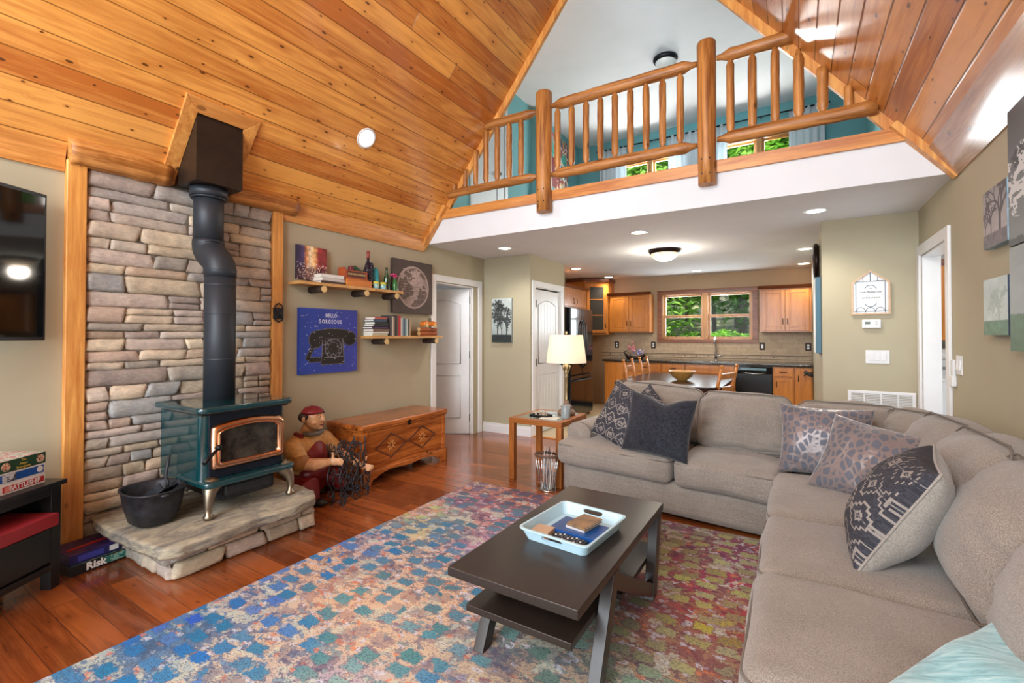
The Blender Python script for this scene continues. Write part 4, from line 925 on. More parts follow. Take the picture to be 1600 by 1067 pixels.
def leopard():
    g = G('leopard_satin'); o = g.obj(); w = g.noise(o, 10, 3, .5, col=True); wv = g.n('VectorMath', {'operation':'MULTIPLY_ADD'}); g.put(wv.inputs[0], w); g.put(wv.inputs[1], (.03,.03,.03)); g.put(wv.inputs[2], o)
    vo = g.n('TexVoronoi', {'feature':'DISTANCE_TO_EDGE'}, Vector=g.scale(wv.outputs[0], 27, 27, 18), Scale=1.0, Randomness=.75)
    m_ = g.m('GREATER_THAN', vo.outputs['Distance'], .13); c = g.mix(m_, lin('#7f7270'), lin('#595c68')); n = g.noise(o, 6, 3)
    c = g.mix(1, c, g.ramp(n, [(.3,(.8,.8,.8,1)),(.7,(1.2,1.2,1.2,1))]), 'MULTIPLY'); g.set(color=c, rough=g.m('ADD', .32, g.m('MULTIPLY', m_, .25)), sheen=.5, metal=.15); g.bump(g.m('ADD', g.m('MULTIPLY', m_, -.5), g.m('MULTIPLY', n, 3)), .6, .01); return g.mat
M['leo'] = leopard()
pillow('throw_pillow', 'navy and grey tribal patterned pillow leaning on the sofa arm', (-1.20,3.72,.68), rotz(-.30) @ rotx(-.42) @ roty(.30), .50, .50, .20, M['kilim'], M['oat'], 1, img=KIL, pipe=M['oat'])
def flop(x, y, z, u, v):
    if v > .3: z -= .075*math.exp(-((u-.1)/.38)**2)*(v-.3); 
    return x, y, z
pillow('throw_pillow', 'plain charcoal velvet pillow on the sofa seat', (-.89,3.54,.675), rotz(-.14) @ rotx(-.32) @ roty(.06), .51, .46, .20, M['velvet'], M['velvet'], 2, pinch=.06, flop=flop)
pillow('throw_pillow', 'tribal patterned pillow mostly hidden behind the charcoal velvet pillow', (-1.06,3.86,.715), rotz(-.1) @ rotx(-.3) @ roty(.78), .34, .34, .10, M['kilim'], M['oat'], 3, img=KIL)
pillow('throw_pillow', 'taupe and grey spotted satin pillow farther back in the corner', (.15,3.60,.67), rotz(-.06) @ rotx(-.32), .52, .46, .17, M['leo'], M['leo'], 4, pinch=.09)
pillow('throw_pillow', 'taupe and grey spotted satin pillow in front, tilted on the seat', (.36,3.20,.645), rotz(-.38) @ rotx(-.5) @ roty(.16), .54, .46, .18, M['leo'], M['leo'], 5, pinch=.09)
pillow('throw_pillow', 'navy tribal patterned pillow seen edge-on, standing on right seat', (.335,2.36,.68), rotz(-1.70) @ rotx(-.52) @ roty(.04), .46, .48, .27, M['kilim'], M['oat'], 6, img=KIL, pipe=M['oat'], pinch=.06)
# teal throw
g_ = G('aqua_throw'); o_ = g_.obj(); n_ = g_.noise(g_.scale(o_, 3, 14, 6), 3, 6, .65, 1.2)
g_.set(color=g_.ramp(n_, [(.32, lin('#5c97a4')), (.5, lin('#86c0cb')), (.7, lin('#b5dbe0'))]), rough=.9, sheen=.4); g_.bump(n_, .4, .006); M['throw'] = g_.mat
b = MB(); N = 40; vs = []
def throw(u, v):
    x = .12+.76*u; y = .6+(.72+.80*min(1,u*1.35))*v; e = max(0.0, 1-abs(2*u-1)**4)*max(0.0, 1-abs(2*v-1)**4)
    z = .49+.19*e**.35*(.7+.3*u)+mnoise.noise(Vector((x*5,y*5,2)))*.025*e+.012*math.sin(x*22+y*9)*e
    return (x, y, z)
vs = [throw(i/N, j/N) for j in range(N+1) for i in range(N+1)]+[(p[0], p[1], .472) for p in [throw(i/N, j/N) for j in range(N+1) for i in range(N+1)]]
K = (N+1)**2; fs = []
for j in range(N):
    for i in range(N): q = (j*(N+1)+i, j*(N+1)+i+1, (j+1)*(N+1)+i+1, (j+1)*(N+1)+i); fs += [q, tuple(K+k for k in q[::-1])]
b.add(vs, fs, True); thr = single('throw_blanket', b, M['throw'], 'light aqua plush throw bunched on the near end of the sofa', 'blanket')
# ------------------------------------------------------------------ coffee table
def espresso():
    g = G('espresso_wood'); o = g.obj(); n = g.noise(g.scale(o, 60, 5, 60), 2, 5, .7); g.set(color=g.ramp(n, [(.3, lin('#271e1a')), (.7, lin('#332821'))]), rough=.3, spec=.5); g.bump(n, .06, .0005); return g.mat
M['esp'] = espresso()
ct = thing('coffee_table', 'dark espresso coffee table with angled legs and two lower shelves', 'coffee table', (-.906, 2.016, RZ))
MB().box(-1.187,-.626,1.437,2.597,.40,.437).build('tabletop', M['esp'], ct, bevel=.004)
MB().box(-1.135,-.675,1.49,1.98,.252,.28).build('shelf', M['esp'], ct, bevel=.003); MB().box(-1.135,-.675,2.03,2.62,.165,.193).build('shelf', M['esp'], ct, bevel=.003)
for x in (-1.158, -.648):
    MB().prism([(1.60,RZ),(1.67,RZ),(1.86,.40),(1.79,.40)], 'x', x-.025, x+.025).build('leg', M['esp'], ct, bevel=.003)
    MB().prism([(2.37,RZ),(2.44,RZ),(2.545,.40),(2.475,.40)], 'x', x-.025, x+.025).build('leg', M['esp'], ct, bevel=.003)
    MB().prism([(1.845,.385),(1.81,.33),(2.36,.035),(2.42,.075)], 'x', x-.02, x+.02).build('brace', M['esp'], ct, bevel=.003)
# tray
M['tray'] = flat('pale_blue_plastic', '#b9d9e6', .3, var=.03)
TC = Vector((-.885, 1.985, .438)); TR = rotz(math.radians(-5)); tw, tl = .335, .40
tray = thing('serving_tray', 'pale blue plastic tray with cut-out handles on coffee table', 'tray', TC)
b = MB()
def trr(s, z, extra=0):
    hx, hy, r = tw/2*s+extra, tl/2*s+extra, .03; p = []
    for cx0, cy0, a0 in ((hx-r, hy-r, 0), (-hx+r, hy-r, PI/2), (-hx+r, -hy+r, PI), (hx-r, -hy+r, 1.5*PI)):
        p += [TC+TR@Vector((cx0+r*math.cos(a0+PI/2*k/5), cy0+r*math.sin(a0+PI/2*k/5), z)) for k in range(6)]
    return p
def tray_side():
    """walls with handle holes in the two short ends (local -y and +y)"""
    m = MB(); hz = .055
    def q(a, c, d, e): m.add([a, c, d, e], [(0,1,2,3)], True)
    loops = [trr(.88, .004), trr(.99, hz), trr(.99, hz, .010), trr(.99, hz-.006, .010), trr(.995, hz-.006, .003), trr(.90, 0)]
    n = 24
    for i in range(5):
        for k in range(n):
            if i in (0, 4) and k in (5, 17):
                # split end wall and leave the handle hole
                A, B = loops[i][k], loops[i][(k+1)%n]; C, D = loops[i+1][(k+1)%n], loops[i+1][k]
                P = lambda s, t: (A.lerp(B, s)).lerp(D.lerp(C, s), t)
                lo, hi = (.42, .86) if i == 0 else (.14, .58); s0, s1 = .30, .70; ro = .05
                pin = [(s0+ro,lo),(s1-ro,lo),(s1,(lo+hi)/2-.08),(s1,(lo+hi)/2+.08),(s1-ro,hi),(s0+ro,hi),(s0,(lo+hi)/2+.08),(s0,(lo+hi)/2-.08)]
                pout = [(0,0),(1,0),(1,.4),(1,.6),(1,1),(0,1),(0,.6),(0,.4)]
                for a in range(8): c = (a+1) % 8; q(P(*pout[a]), P(*pout[c]), P(*pin[c]), P(*pin[a]))
            else: q(loops[i][k], loops[i][(k+1)%n], loops[i+1][(k+1)%n], loops[i+1][k])
    m.add(loops[0], [tuple(range(n))], False); m.add(loops[5], [tuple(range(n))[::-1]], False); return m
tray_side().build('tray_body', M['tray'], tray)
def TB(name, c, size, ang, m, label, cat, bev=.002, h0=.438, **kw):
    b = MB().obox(TC+TR@Vector((c[0], c[1], c[2])), size, TR @ rotz(ang)); return single(name, b, m, label, cat, bevel=bev, **kw)
g_ = G('brown_cover'); g_.set(color=g_.ramp(g_.noise(g_.obj(), 14, 4), [(.3, lin('#6b5646')), (.7, lin('#a5825a'))]), rough=.3); M['cover'] = g_.mat
M['paper'] = flat('paper', '#ddd8cc', .8, var=.03)
def booklet(name, c, size, ang, mc, label, cat='book', R0=TR, C0=TC, group=None, spine='-y'):
    """cover boards, page block; c is the centre of its base"""
    p = C0+R0@Vector(c); t = thing(name, label, cat, p, group=group); R = R0 @ rotz(ang); w, l, h = size
    for z in (.0015, h-.0015): MB().obox(p+Vector((0,0,z)), (w, l, .003), R).build('cover', mc, t)
    MB().obox(p+Vector((0,0,h/2))+R@Vector((-w/2+.002,0,0)), (.004, l, h-.001), R).build('spine', mc, t)
    MB().obox(p+Vector((0,0,h/2)), (w-.012, l-.008, h-.006), R).build('pages', M['paper'], t); return t
M['bluebox'] = flat('deep_blue_card', '#164a8c', .3, var=.15)
TB('card_box', (.03,.0,.0195), (.235,.16,.028), .0, M['bluebox'], 'flat blue box in the tray under the brown notebook', 'box')
booklet('notebook', (.035,.03,.0345), (.15,.10,.012), 1.5, flat('white_cover', '#c9c6c8', .4), 'pale thin booklet under the brown notebook')
booklet('notebook', (.045,.02,.0475), (.14,.10,.013), 1.45, M['cover'], 'brown covered notebook on top of the stack in the tray')
TB('tissue_packet', (-.095,-.115,.021), (.085,.075,.032), .1, flat('kraft_packet', '#c2a387', .6, var=.12), 'small tan box in the near left corner of the tray', 'box')
def remote(c, ang, L, label):
    p = TC+TR@Vector(c); R = TR @ rotz(ang) ; t = thing('remote_control', label, 'remote control', p, group=None)
    MB().obox(p+Vector((0,0,.009)), (L,.043,.018), R).build('remote_body', M['black'], t, bevel=.004)
    for i in range(9):
        for j in range(3):
            MB().obox(p+Vector((0,0,.0195))+R@Vector(((i-4)*L*.095, (j-1)*.012, 0)), (.008,.007,.003), R).build('button', M['white2'] if (i*3+j) % 4 == 0 else flat_grey, t)
flat_grey = flat('grey_rubber', '#5d6066', .6)
remote((.035,-.105,.006), -.05, .165, 'black remote control nearer the blue box in the tray'); remote((.045,-.150,.006), .0, .15, 'black remote control nearest the front of the tray')
# ------------------------------------------------------------------ side table, lamp and small things
M['oak'] = wood('oak_side_table', '#a8662c', '#7a431a', 'z', .35, 0); M['oakx'] = wood('oak_side_table_x', '#a8662c', '#7a431a', 'x', .35, 0)
SX0, SX1, SY0, SY1, SZ = -2.315, -1.77, 3.70, 4.28, .58
st = thing('side_table', 'square oak side table with glass top at the end of the sofa', 'side table', ((SX0+SX1)/2, (SY0+SY1)/2, 0))
for x in (SX0, SX1-.055):
    for y in (SY0, SY1-.055): MB().box(x, x+.055, y, y+.055, 0, SZ-.05).build('leg', M['oak'], st, bevel=.005)
b = MB(); w = .06; b.box(SX0, SX1, SY0, SY0+w, SZ-.05, SZ).box(SX0, SX1, SY1-w, SY1, SZ-.05, SZ).box(SX0, SX0+w, SY0+w, SY1-w, SZ-.05, SZ).box(SX1-w, SX1, SY0+w, SY1-w, SZ-.05, SZ); b.build('frame', M['oakx'], st, bevel=.006)
g_ = G('green_glass'); g_.set(color=(.75,.9,.82,1), rough=.02, trans=.85, ior=1.45); MB().box(SX0+w, SX1-w, SY0+w, SY1-w, SZ-.012, SZ-.001).build('glass_top', g_.mat, st)
lx, ly = -1.915, 4.12
lamp = thing('table_lamp', 'brass column table lamp with cream drum shade, switched on', 'lamp', (lx, ly, SZ))
g_ = G('antique_gold'); g_.set(color=g_.ramp(g_.noise(g_.obj(), 30, 4), [(.3, lin('#8a7350')), (.7, lin('#c9b489'))]), rough=.35, metal=.7); M['gold'] = g_.mat
b = MB(); b.lathe([(.088,0),(.09,.02),(.075,.045),(.05,.06),(.06,.075),(.04,.095),(.024,.11),(.028,.125),(.016,.14)], (lx,ly,SZ), 24); b.build('base', flat('carved_resin', '#7d6350', .6, var=.3, scale=60, bump=.5), lamp)
b = MB(); b.lathe([(.018,.13),(.014,.15),(.015,.36),(.02,.37),(.014,.38),(.02,.40),(.026,.42),(.018,.44),(.03,.46),(.036,.475),(.012,.49),(.008,.52)], (lx,ly,SZ), 18)
b.build('column', M['gold'], lamp)
b = MB()
for k in range(7): a = 2*PI*k/7; b.tube([(lx+.015*math.cos(a), ly+.015*math.sin(a), SZ+.40),(lx+.034*math.cos(a), ly+.034*math.sin(a), SZ+.45),(lx+.042*math.cos(a), ly+.042*math.sin(a), SZ+.475)], [.004,.007,.004], 6)
b.build('capital', M['gold'], lamp)
g_ = G('lit_linen_shade'); nt = g_.nt; sp_ = g_.n('SeparateXYZ', Vector=g_.obj()); g_.set(color=lin('#f4eee4'), rough=.9, emi=lin('#fff0dc'), emis=.12)
tr = nt.nodes.new('ShaderNodeBsdfTranslucent'); tr.inputs[0].default_value = lin('#f6ead8'); mx = nt.nodes.new('ShaderNodeMixShader'); mx.inputs[0].default_value = .45
nt.links.new(g_.b.outputs[0], mx.inputs[1]); nt.links.new(tr.outputs[0], mx.inputs[2]); nt.links.new(mx.outputs[0], nt.nodes['Material Output'].inputs[0])
MB().lathe([(.195,.505),(.160,.775)], (lx,ly,SZ), 40, caps=False).lathe([(.157,.775),(.192,.505)], (lx,ly,SZ), 40, caps=False).build('lamp_shade', g_.mat, lamp)
MB().tube([(lx,ly,SZ+.5),(lx,ly,SZ+.79)], .004, 6).ball((lx,ly,SZ+.80), .012).build('finial', M['gold'], lamp)
light('lamp_bulb', 'POINT', (lx, ly, SZ+.64), 2.6, (1,.88,.70), .05)
single('candle_holder', MB().lathe([(.038,0),(.042,.01),(.042,.12),(.039,.122),(.036,.11),(.0001,.105)], (-1.83,3.92,SZ), 24), flat('grey_blue_glass', '#8b9496', .3), 'grey cylindrical candle on the side table beside the lamp', 'candle')
single('black_tray', MB().box(-2.17,-1.98,3.84,3.95,SZ,SZ+.008).box(-2.17,-1.98,3.84,3.848,SZ,SZ+.02).box(-2.17,-1.98,3.942,3.95,SZ,SZ+.02).box(-2.17,-2.162,3.84,3.95,SZ,SZ+.02).box(-1.988,-1.98,3.84,3.95,SZ,SZ+.02), M['black'], 'small black tray on the side table', 'tray')
b = MB(); rng = random.Random(4)
for k in range(9):
    x, y = -2.08+rng.uniform(-.06,.06), 3.90+rng.uniform(-.03,.03); b.tube([(x,y,SZ+.01),(x+rng.uniform(-.02,.02),y+rng.uniform(-.02,.02),SZ+.035),(x+rng.uniform(-.04,.04),y+rng.uniform(-.03,.03),SZ+.05)], [.012,.008,.004], 7)
single('shell_ornament', b, flat('shell', '#b9a58c', .4, var=.3, scale=40), 'small shell and coral ornament in the black tray', 'ornament')
single('paper_pad', MB().obox((-1.95,3.83,SZ+.004), (.17,.10,.006), rotz(.15)), M['paper'], 'cream paper pad on the side table before the lamp', 'paper')
# wire basket with magazines
bx, by = -1.86, 3.60
bk = thing('wire_basket', 'oval wire basket with wooden rim beside sofa base', 'basket', (bx, by, 0))
b = MB(); b.tube([(bx+.105*math.cos(t), by+.075*math.sin(t), .31) for t in [2*PI*k/28 for k in range(28)]], .011, 8, closed=True); b.build('rim', flat('dark_rim', '#5c4436', .5), bk)
b = MB()
for k in range(18):
    t = 2*PI*k/18; b.tube([(bx+.105*math.cos(t), by+.075*math.sin(t), .31),(bx+.07*math.cos(t), by+.05*math.sin(t), .012)], .0025, 5)
b.build('wires', M['chrome'], bk)
MB().lathe([(.075,0),(.078,.012),(.0001,.012)], (bx,by,.0), 24, sy=.72).build('basket_bottom', M['chrome'], bk)
for k, (c, dx) in enumerate((('#c8c9c6',-.035),('#8fa3ad',-.012),('#4d5157',.012),('#d8d3c8',.035))):
    b = MB(); b.obox((bx+dx,by,.20), (.004,.10,.34), rotz(.5) @ roty(.08)); single('magazine', b, flat('magazine_cover', c, .35, var=.2, scale=30), ['white magazine leftmost in the wire basket','pale blue magazine second from left in the wire basket','dark grey magazine third from left in the wire basket','cream magazine rightmost in the wire basket'][k], 'magazine')
# ------------------------------------------------------------------ television and stand (both turned about 30 degrees)
DA = math.radians(28); dv = Vector((math.sin(DA), -math.cos(DA), 0))      # towards the camera side
nv_ = Vector((math.cos(DA), math.sin(DA), 0)); RD = Matrix((dv, nv_, Vector((0,0,1)))).transposed()
tv = thing('television', 'large black flat television on an angled wall arm at left', 'television', (-3.72, .84, 1.35))
tc = Vector((-3.70, .845, 1.745))
b = MB(); b.obox(tc+dv*.73, (1.46,.035,.84), RD).build('bezel', M['black'], tv, bevel=.004)
MB().obox(tc+dv*.73+nv_*.019, (1.43,.004,.80), RD).build('screen', M['gloss'], tv)
MB().obox(tc+dv*.6-nv_*.06, (.35,.1,.3), RD).build('wall_arm', M['blackm'], tv)
DS = math.radians(33); ds = Vector((math.sin(DS), -math.cos(DS), 0)); ns = Vector((math.cos(DS), math.sin(DS), 0)); RS = Matrix((ds, ns, Vector((0,0,1)))).transposed()
P0 = Vector((-3.415, .862, 0)); stand = thing('tv_stand', 'black television stand with open nook and drawers', 'tv stand', P0)
def SB(d0, d1, n0, n1, z0, z1): return (P0+ds*(d0+d1)/2-ns*(n0+n1)/2+Vector((0,0,(z0+z1)/2)), (d1-d0, n1-n0, z1-z0), RS)
MB().obox(*SB(-.02,1.5,-.015,.36,.545,.57)).build('stand_top', M['black'], stand, bevel=.003)
for d in (.0, 1.44):
    for n_ in (.0, .30): MB().obox(*SB(d,d+.055,n_,n_+.055,0,.545)).build('leg', M['black'], stand, bevel=.003)
b = MB(); b.obox(*SB(.055,1.44,.0,.03,.50,.545)).obox(*SB(.03,1.44,.02,.34,.335,.35)).obox(*SB(.03,1.44,.02,.34,.13,.145)).obox(*SB(.0,.02,.05,.31,.13,.545)).obox(*SB(.055,1.44,.0,.02,.10,.135)).obox(*SB(.03,1.44,.325,.34,.13,.545)).obox(*SB(.70,.72,.02,.34,.13,.545)); b.build('stand_frame', M['black'], stand, bevel=.002)
for d in (.06,.72):
    dw = MB().obox(*SB(d,d+.63,-.004,.02,.15,.33)).build('drawer', M['black'], stand, bevel=.003); MB().ball(P0+ds*(d+.33)+ns*.02+Vector((0,0,.24)), (.016,.016,.016)).build('knob', M['pewter'], dw)
def gamebox(name, P, d, n, R, size, z, top, side, label, marks=None, group=None):
    """P near-right bottom corner, box extends d*L and -n*W"""
    L, W, H = size; t = thing(name, label, 'board game', P+Vector((0,0,z)))
    c = P+d*L/2-n*W/2+Vector((0,0,z)); b = MB(); b.obox(c+Vector((0,0,H/2)), (L,W,H), R).build('box_lid', side, t, bevel=.002)
    MB().obox(c+Vector((0,0,H+.0004)), (L-.006,W-.006,.0012), R).build('lid_art', top, t)
    if marks: marks(t, P+Vector((0,0,z)), L, W, H)
    return t
def col_art(name, cols, sc=18):
    g = G(name); n = g.noise(g.obj(), sc, 4, .6, 1.0); k = len(cols); g.set(color=g.ramp(n, [(.32+.36*i/(k-1), lin(c)) for i, c in enumerate(cols)], 'CONSTANT'), rough=.3); return g.mat
GS = ds; Pg = Vector((-3.425, .80, 0)); rsx = math.atan2(ds.y, ds.x)
fr = (PI/2, 0, math.atan2(-ds.y, -ds.x))
M['gwhite'] = flat('glossy_white', '#e6e4e2', .3); M['gred'] = flat('game_red', '#b8252a', .35, var=.1); M['gblue'] = flat('game_blue', '#1d4fa0', .35, var=.1); M['ggreen'] = flat('game_green', '#24442c', .35, var=.2)
M['gold2'] = flat('gold_ink', '#c9ab4a', .4)
def front(P, L, u, z, off=.002): return P+ds*u+ns*off+Vector((0,0,z))
def m1(t, P, L, W, H):
    MB().obox(front(P, L, .11, H*.5, .0006), (.205,.001,H*.62), RS).build('label_strip', M['gred'], t)
    text('BATTLESHIP', .033, M['gwhite'], t, front(P, L, .105, H*.48, .0016), fr, bold=.0008, sx=.86)
    MB().obox(front(P, L, .19, H*.5, .0012), (.028,.001,H*.5), RS).build('maker_mark', flat('pinkish', '#d98a7c', .4), t)
def m2(t, P, L, W, H):
    MB().obox(front(P, L, .115, H*.52, .0006), (.215,.001,H*.72), RS).build('label_strip', M['gblue'], t)
    MB().obox(front(P, L, .18, H*.52, .0012), (.065,.001,H*.66), RS).build('photo_strip', col_art('photo_strip', ['#27477a','#c9cdd2','#3a3a48','#8aa6b8']), t)
    MB().cyl(front(P, L, .028, H*.55, .0), front(P, L, .028, H*.55, .002), .016, n=20).build('round_seal', M['gwhite'], t)
def m3(t, P, L, W, H):
    for u in (.03, .20): MB().cyl(front(P, L, u, H*.5, .0), front(P, L, u, H*.5, .0016), .021, n=20).build('round_picture', col_art('round_picture', ['#b8452e','#e3c7a8','#5b2a22','#c9a24a'], 60), t)
    text('The\nMayor\nBoardgame', .017, M['gold2'], t, front(P, L, .115, H*.5, .0016), fr, sx=.9)
gamebox('board_game', Pg, ds, ns, RS, (.33,.27,.048), .57, M['gwhite'], M['gwhite'], 'white board game with a red lettered side, lowest in the stack on tv stand', m1)
gamebox('board_game', Pg+ds*.002, ds, ns, RS, (.33,.27,.055), .619, M['gwhite'], M['gwhite'], 'blue-sided board game in middle of the stack on tv stand', m2)
gamebox('board_game', Pg-ds*.002, ds, ns, RS, (.33,.27,.058), .675, col_art('green_game_top', ['#6f8a74','#c9c9bd','#b05a64','#e0dcd0','#8fa6b0']), M['ggreen'], 'dark green board game on top of the stack on tv stand', m3)
gamebox('red_box', P0+ds*.065+ns*.05, ds, ns, RS, (.42,.26,.062), .352, flat('red_lid', '#a3303a', .45, var=.12), flat('red_lid2', '#96232e', .45, var=.12), 'worn red flat game box sticking out of the stand nook')
# floor games
R9 = rotz(math.radians(7)); gx = Vector((-3.455, .915, 0)); d9 = R9 @ Vector((0,1,0)); n9 = R9 @ Vector((1,0,0)); RG = Matrix((d9, -n9, Vector((0,0,1)))).transposed(); fr9 = (PI/2, 0, PI/2+math.radians(7))
def m4(t, P, L, W, H):
    f = lambda u, z: P+d9*u+n9*.0016+Vector((0,0,z))
    MB().obox(P+d9*.21+n9*.0006+Vector((0,0,H*.55)), (.12,.001,H*.7), RG).build('label_art', col_art('map_label_art', ['#2f6a62','#7fb0a2','#a5824a','#3a4438']), t)
    text('Risk', .056, M['gwhite'], t, f(.115, H*.55), fr9, bold=.002); 
    MB().obox(P+d9*.278+n9*.001+Vector((0,0,H*.5)), (.03,.001,H*.6), RG).build('price_label', M['gwhite'], t)
def m5(t, P, L, W, H):
    MB().obox(P+d9*.21+n9*.001+Vector((0,0,H*.5)), (.045,.001,H*.6), RG).build('barcode_label', M['gwhite'], t)
    MB().obox(P+d9*.10+n9*.0008+Vector((0,0,H*.5)), (.12,.001,H*.6), RG).build('label_strip', flat('violet_ink', '#3a3f9a', .4), t)
    MB().obox(P+d9*.13-n9*.11+Vector((0,0,H+.0015)), (.20,.03,.001), RG @ rotz(.12)).build('title_band', M['gred'], t)
gamebox('board_game', gx, d9, n9, RG, (.295,.27,.056), .0, col_art('map_lid_art', ['#1b1d22','#3a5a58','#8a8a7a','#23262c']), flat('game_black', '#16181c', .35), 'black board game with large white lettering on floor beside the post', m4)
gamebox('board_game', gx+d9*.0-n9*.02, d9, n9, RG, (.245,.25,.052), .058, col_art('violet_top', ['#33215a','#4f3a78','#221a4a','#5d4a80']), flat('game_violet', '#231f5c', .35), 'violet board game lying on top of the black one on the floor', m5)
# ------------------------------------------------------------------ pictures on the left wall
fx = (PI/2, 0, PI/2)     # text facing +X
def canvas(name, label, x, y0, y1, z0, z1, d, img, edge, cat='picture', face='+x'):
    s = {'+x':1,'-x':-1}.get(face)
    t = thing(name, label, cat, (x, (y0+y1)/2, z0))
    xa, xb = sorted((x, x+s*d)); MB().box(xa, xb, y0, y1, z0, z1).build('canvas_body', edge, t, bevel=.002)
    xs_ = x+s*(d+.0008)
    if s > 0: grid_art('printed_face', img, (xs_, y0, z0), (0,y1-y0,0), (0,0,z1-z0), M['art'], t)
    else: grid_art('printed_face', img, (xs_, y1, z0), (0,y0-y1,0), (0,0,z1-z0), M['art'], t)
    return t
def phone_art():
    H, W = 200, 200; img = np.zeros((H, W, 3)); img[:] = hexc('#1f3f9e'); n = fnoise(H, W, 4, 1); img *= (.88+.25*n)[...,None]; img[:, :, 0] += np.linspace(0,.10,W)[None]*1
    dk = hexc('#191512'); gy = hexc('#6f6a70')
    yy, xx = np.mgrid[0:H, 0:W]
    def ell(cx, cy, rx, ry): return ((xx-cx)/rx)**2+((yy-cy)/ry)**2 < 1
    def shape(gr):
        m = (yy > 92-gr) & (yy < 172+gr) & (xx > 78-gr-(yy-92)*.10) & (xx < 142+gr+(yy-92)*.10)
        m |= ell(112, 82, 72+gr, 20+gr) & (yy < 92+gr) ; m |= ell(52, 96, 22+gr, 24+gr) | ell(170, 92, 24+gr, 22+gr)
        m |= (ell(62,88,30+gr,20+gr))
        t = np.abs(xx-(34+8*np.sin((yy-90)/14.0))) < 5.5+gr; m |= t & (yy > 88) & (yy < 158); m |= ((np.abs(yy-(158-.02*xx)) < 6+gr) & (xx > 30-gr) & (xx < 70)); return m
    img[shape(2.5)] = gy*.8; img[shape(0)] = dk
    m = (ell(112, 124, 31, 31)) & ~ell(112, 124, 28, 28); img[m] = gy; m = ell(112,124,20,20); img[m] = hexc('#241d18')
    m = ell(112,124,20.5,20.5) & ~ell(112,124,19,19); img[m] = gy
    for k in range(10):
        a = 2*PI*k/10; img[ell(112+24.5*math.cos(a), 124+24.5*math.sin(a), 3.2, 3.2)] = gy*.95 if k not in (8,9) else dk
    for x0, y0, x1, y1 in ((82,152,150,150),(92,96,132,96),(84,98,84,116),(146,96,150,146),(75,100,72,150)): draw_line(img, x0, y0, x1, y1, .8, gy)
    rng = np.random.RandomState(2)
    for k in range(120): x, y = rng.randint(1, W-3), rng.randint(1, H-3); r = rng.randint(0, 2); img[y:y+1+r, x:x+1+rng.randint(0,2)] = hexc('#c9cfe0')
    for x, y in ((4,22),(46,54),(165,70),(186,56),(28,122)): 
        for j in range(8): img[y+rng.randint(0,4), min(W-1,x+rng.randint(0,14))] = hexc('#e8eaf0')
    return img
t = canvas('phone_canvas', 'blue HELLO GORGEOUS canvas with a black rotary telephone', XL, 2.488, 3.118, 1.0, 1.60, .035, phone_art(), flat('blue_edge', '#1d3a94', .6))
M['ink'] = flat('off_white_ink', '#dfe0ea', .6)
text('HELLO', .05, M['ink'], t, (XL+.037, 2.815, 1.535), fx, sx=.72, space=1.25, bold=.0008); text('GORGEOUS', .05, M['ink'], t, (XL+.037, 2.805, 1.478), fx, sx=.72, space=1.45, bold=.0008)
def map_art():
    H = W = 190; n = fnoise(H, W, 5, 8, 5); img = np.zeros((H, W, 3)); img[:] = hexc('#4a3b36'); img *= (.85+.3*fnoise(H,W,6,9))[...,None]
    yy, xx = np.mgrid[0:H, 0:W]; r = np.hypot((xx-95)/1.0, (yy-95)/1.0); m = r < 72
    land = fnoise(H, W, 4, 21, 5) > .52; lt = hexc('#b39f98'); md = hexc('#7d6a62')
    img[m] = (hexc('#5c4b45')*(.9+.3*n[...,None]))[m]; a = m & land; img[a] = (lt*(.65+.6*n[...,None]))[a]
    for k in range(-3, 4):
        rr = np.abs(xx-95-k*20*np.sqrt(np.clip(1-((yy-95)/72)**2,0,1))) < .7; img[m & rr] = md*1.15; img[m & (np.abs(yy-95-k*20) < .6)] = md*1.15
    rng = np.random.RandomState(5)
    for k in range(60): x, y = 95+rng.randn()*28, 70+rng.randn()*22; draw_line(img, x, y, x+rng.uniform(4,10), y, .3, lt*1.1) if 30 < x < 155 else None
    for s in (0,): img[(np.abs(r-74) < 2.2)] = hexc('#b7a29c'); img[(np.abs(r-70) < .6)] = hexc('#a08c86')
    return img
canvas('map_canvas', 'square dark brown world map canvas with a pale globe circle', XL, 3.592, 4.226, 1.60, 2.20, .04, map_art(), flat('brown_edge', '#3d3029', .6))
def city_art():
    H, W = 100, 110; n = fnoise(H, W, 10, 4, 5); img = np.zeros((H, W, 3)); xx = np.linspace(0,1,W); st = [(0,'#2c2440'),(.2,'#4a3a66'),(.3,'#c07a4a'),(.42,'#e0c9a6'),(.6,'#d9a566'),(.72,'#8a2f2f'),(1,'#7a2a2c')]
    for k in range(3): img[:, :, k] = np.interp(xx, [s[0] for s in st], [hexc(s[1])[k] for s in st])[None]
    yy = np.linspace(0,1,H)[:,None]; low = np.clip((yy-.55)*6, 0, 1); dark = hexc('#3a2026'); img = img*(1-low[...,None]*.75)+dark*low[...,None]*.75
    s = fnoise(H, W, 28, 6, 2)[...,None]; img = img*(.6+.9*n[...,None]); img = np.where((s > .66) & (yy[...,None] > .5), hexc('#d9c2b8'), img); return img
canvas('city_canvas', 'small red and cream city street canvas on the left end of upper shelf', XL+.02, 2.452, 2.757, 1.850, 2.155, .025, city_art(), flat('dark_edge', '#2a2030', .6))
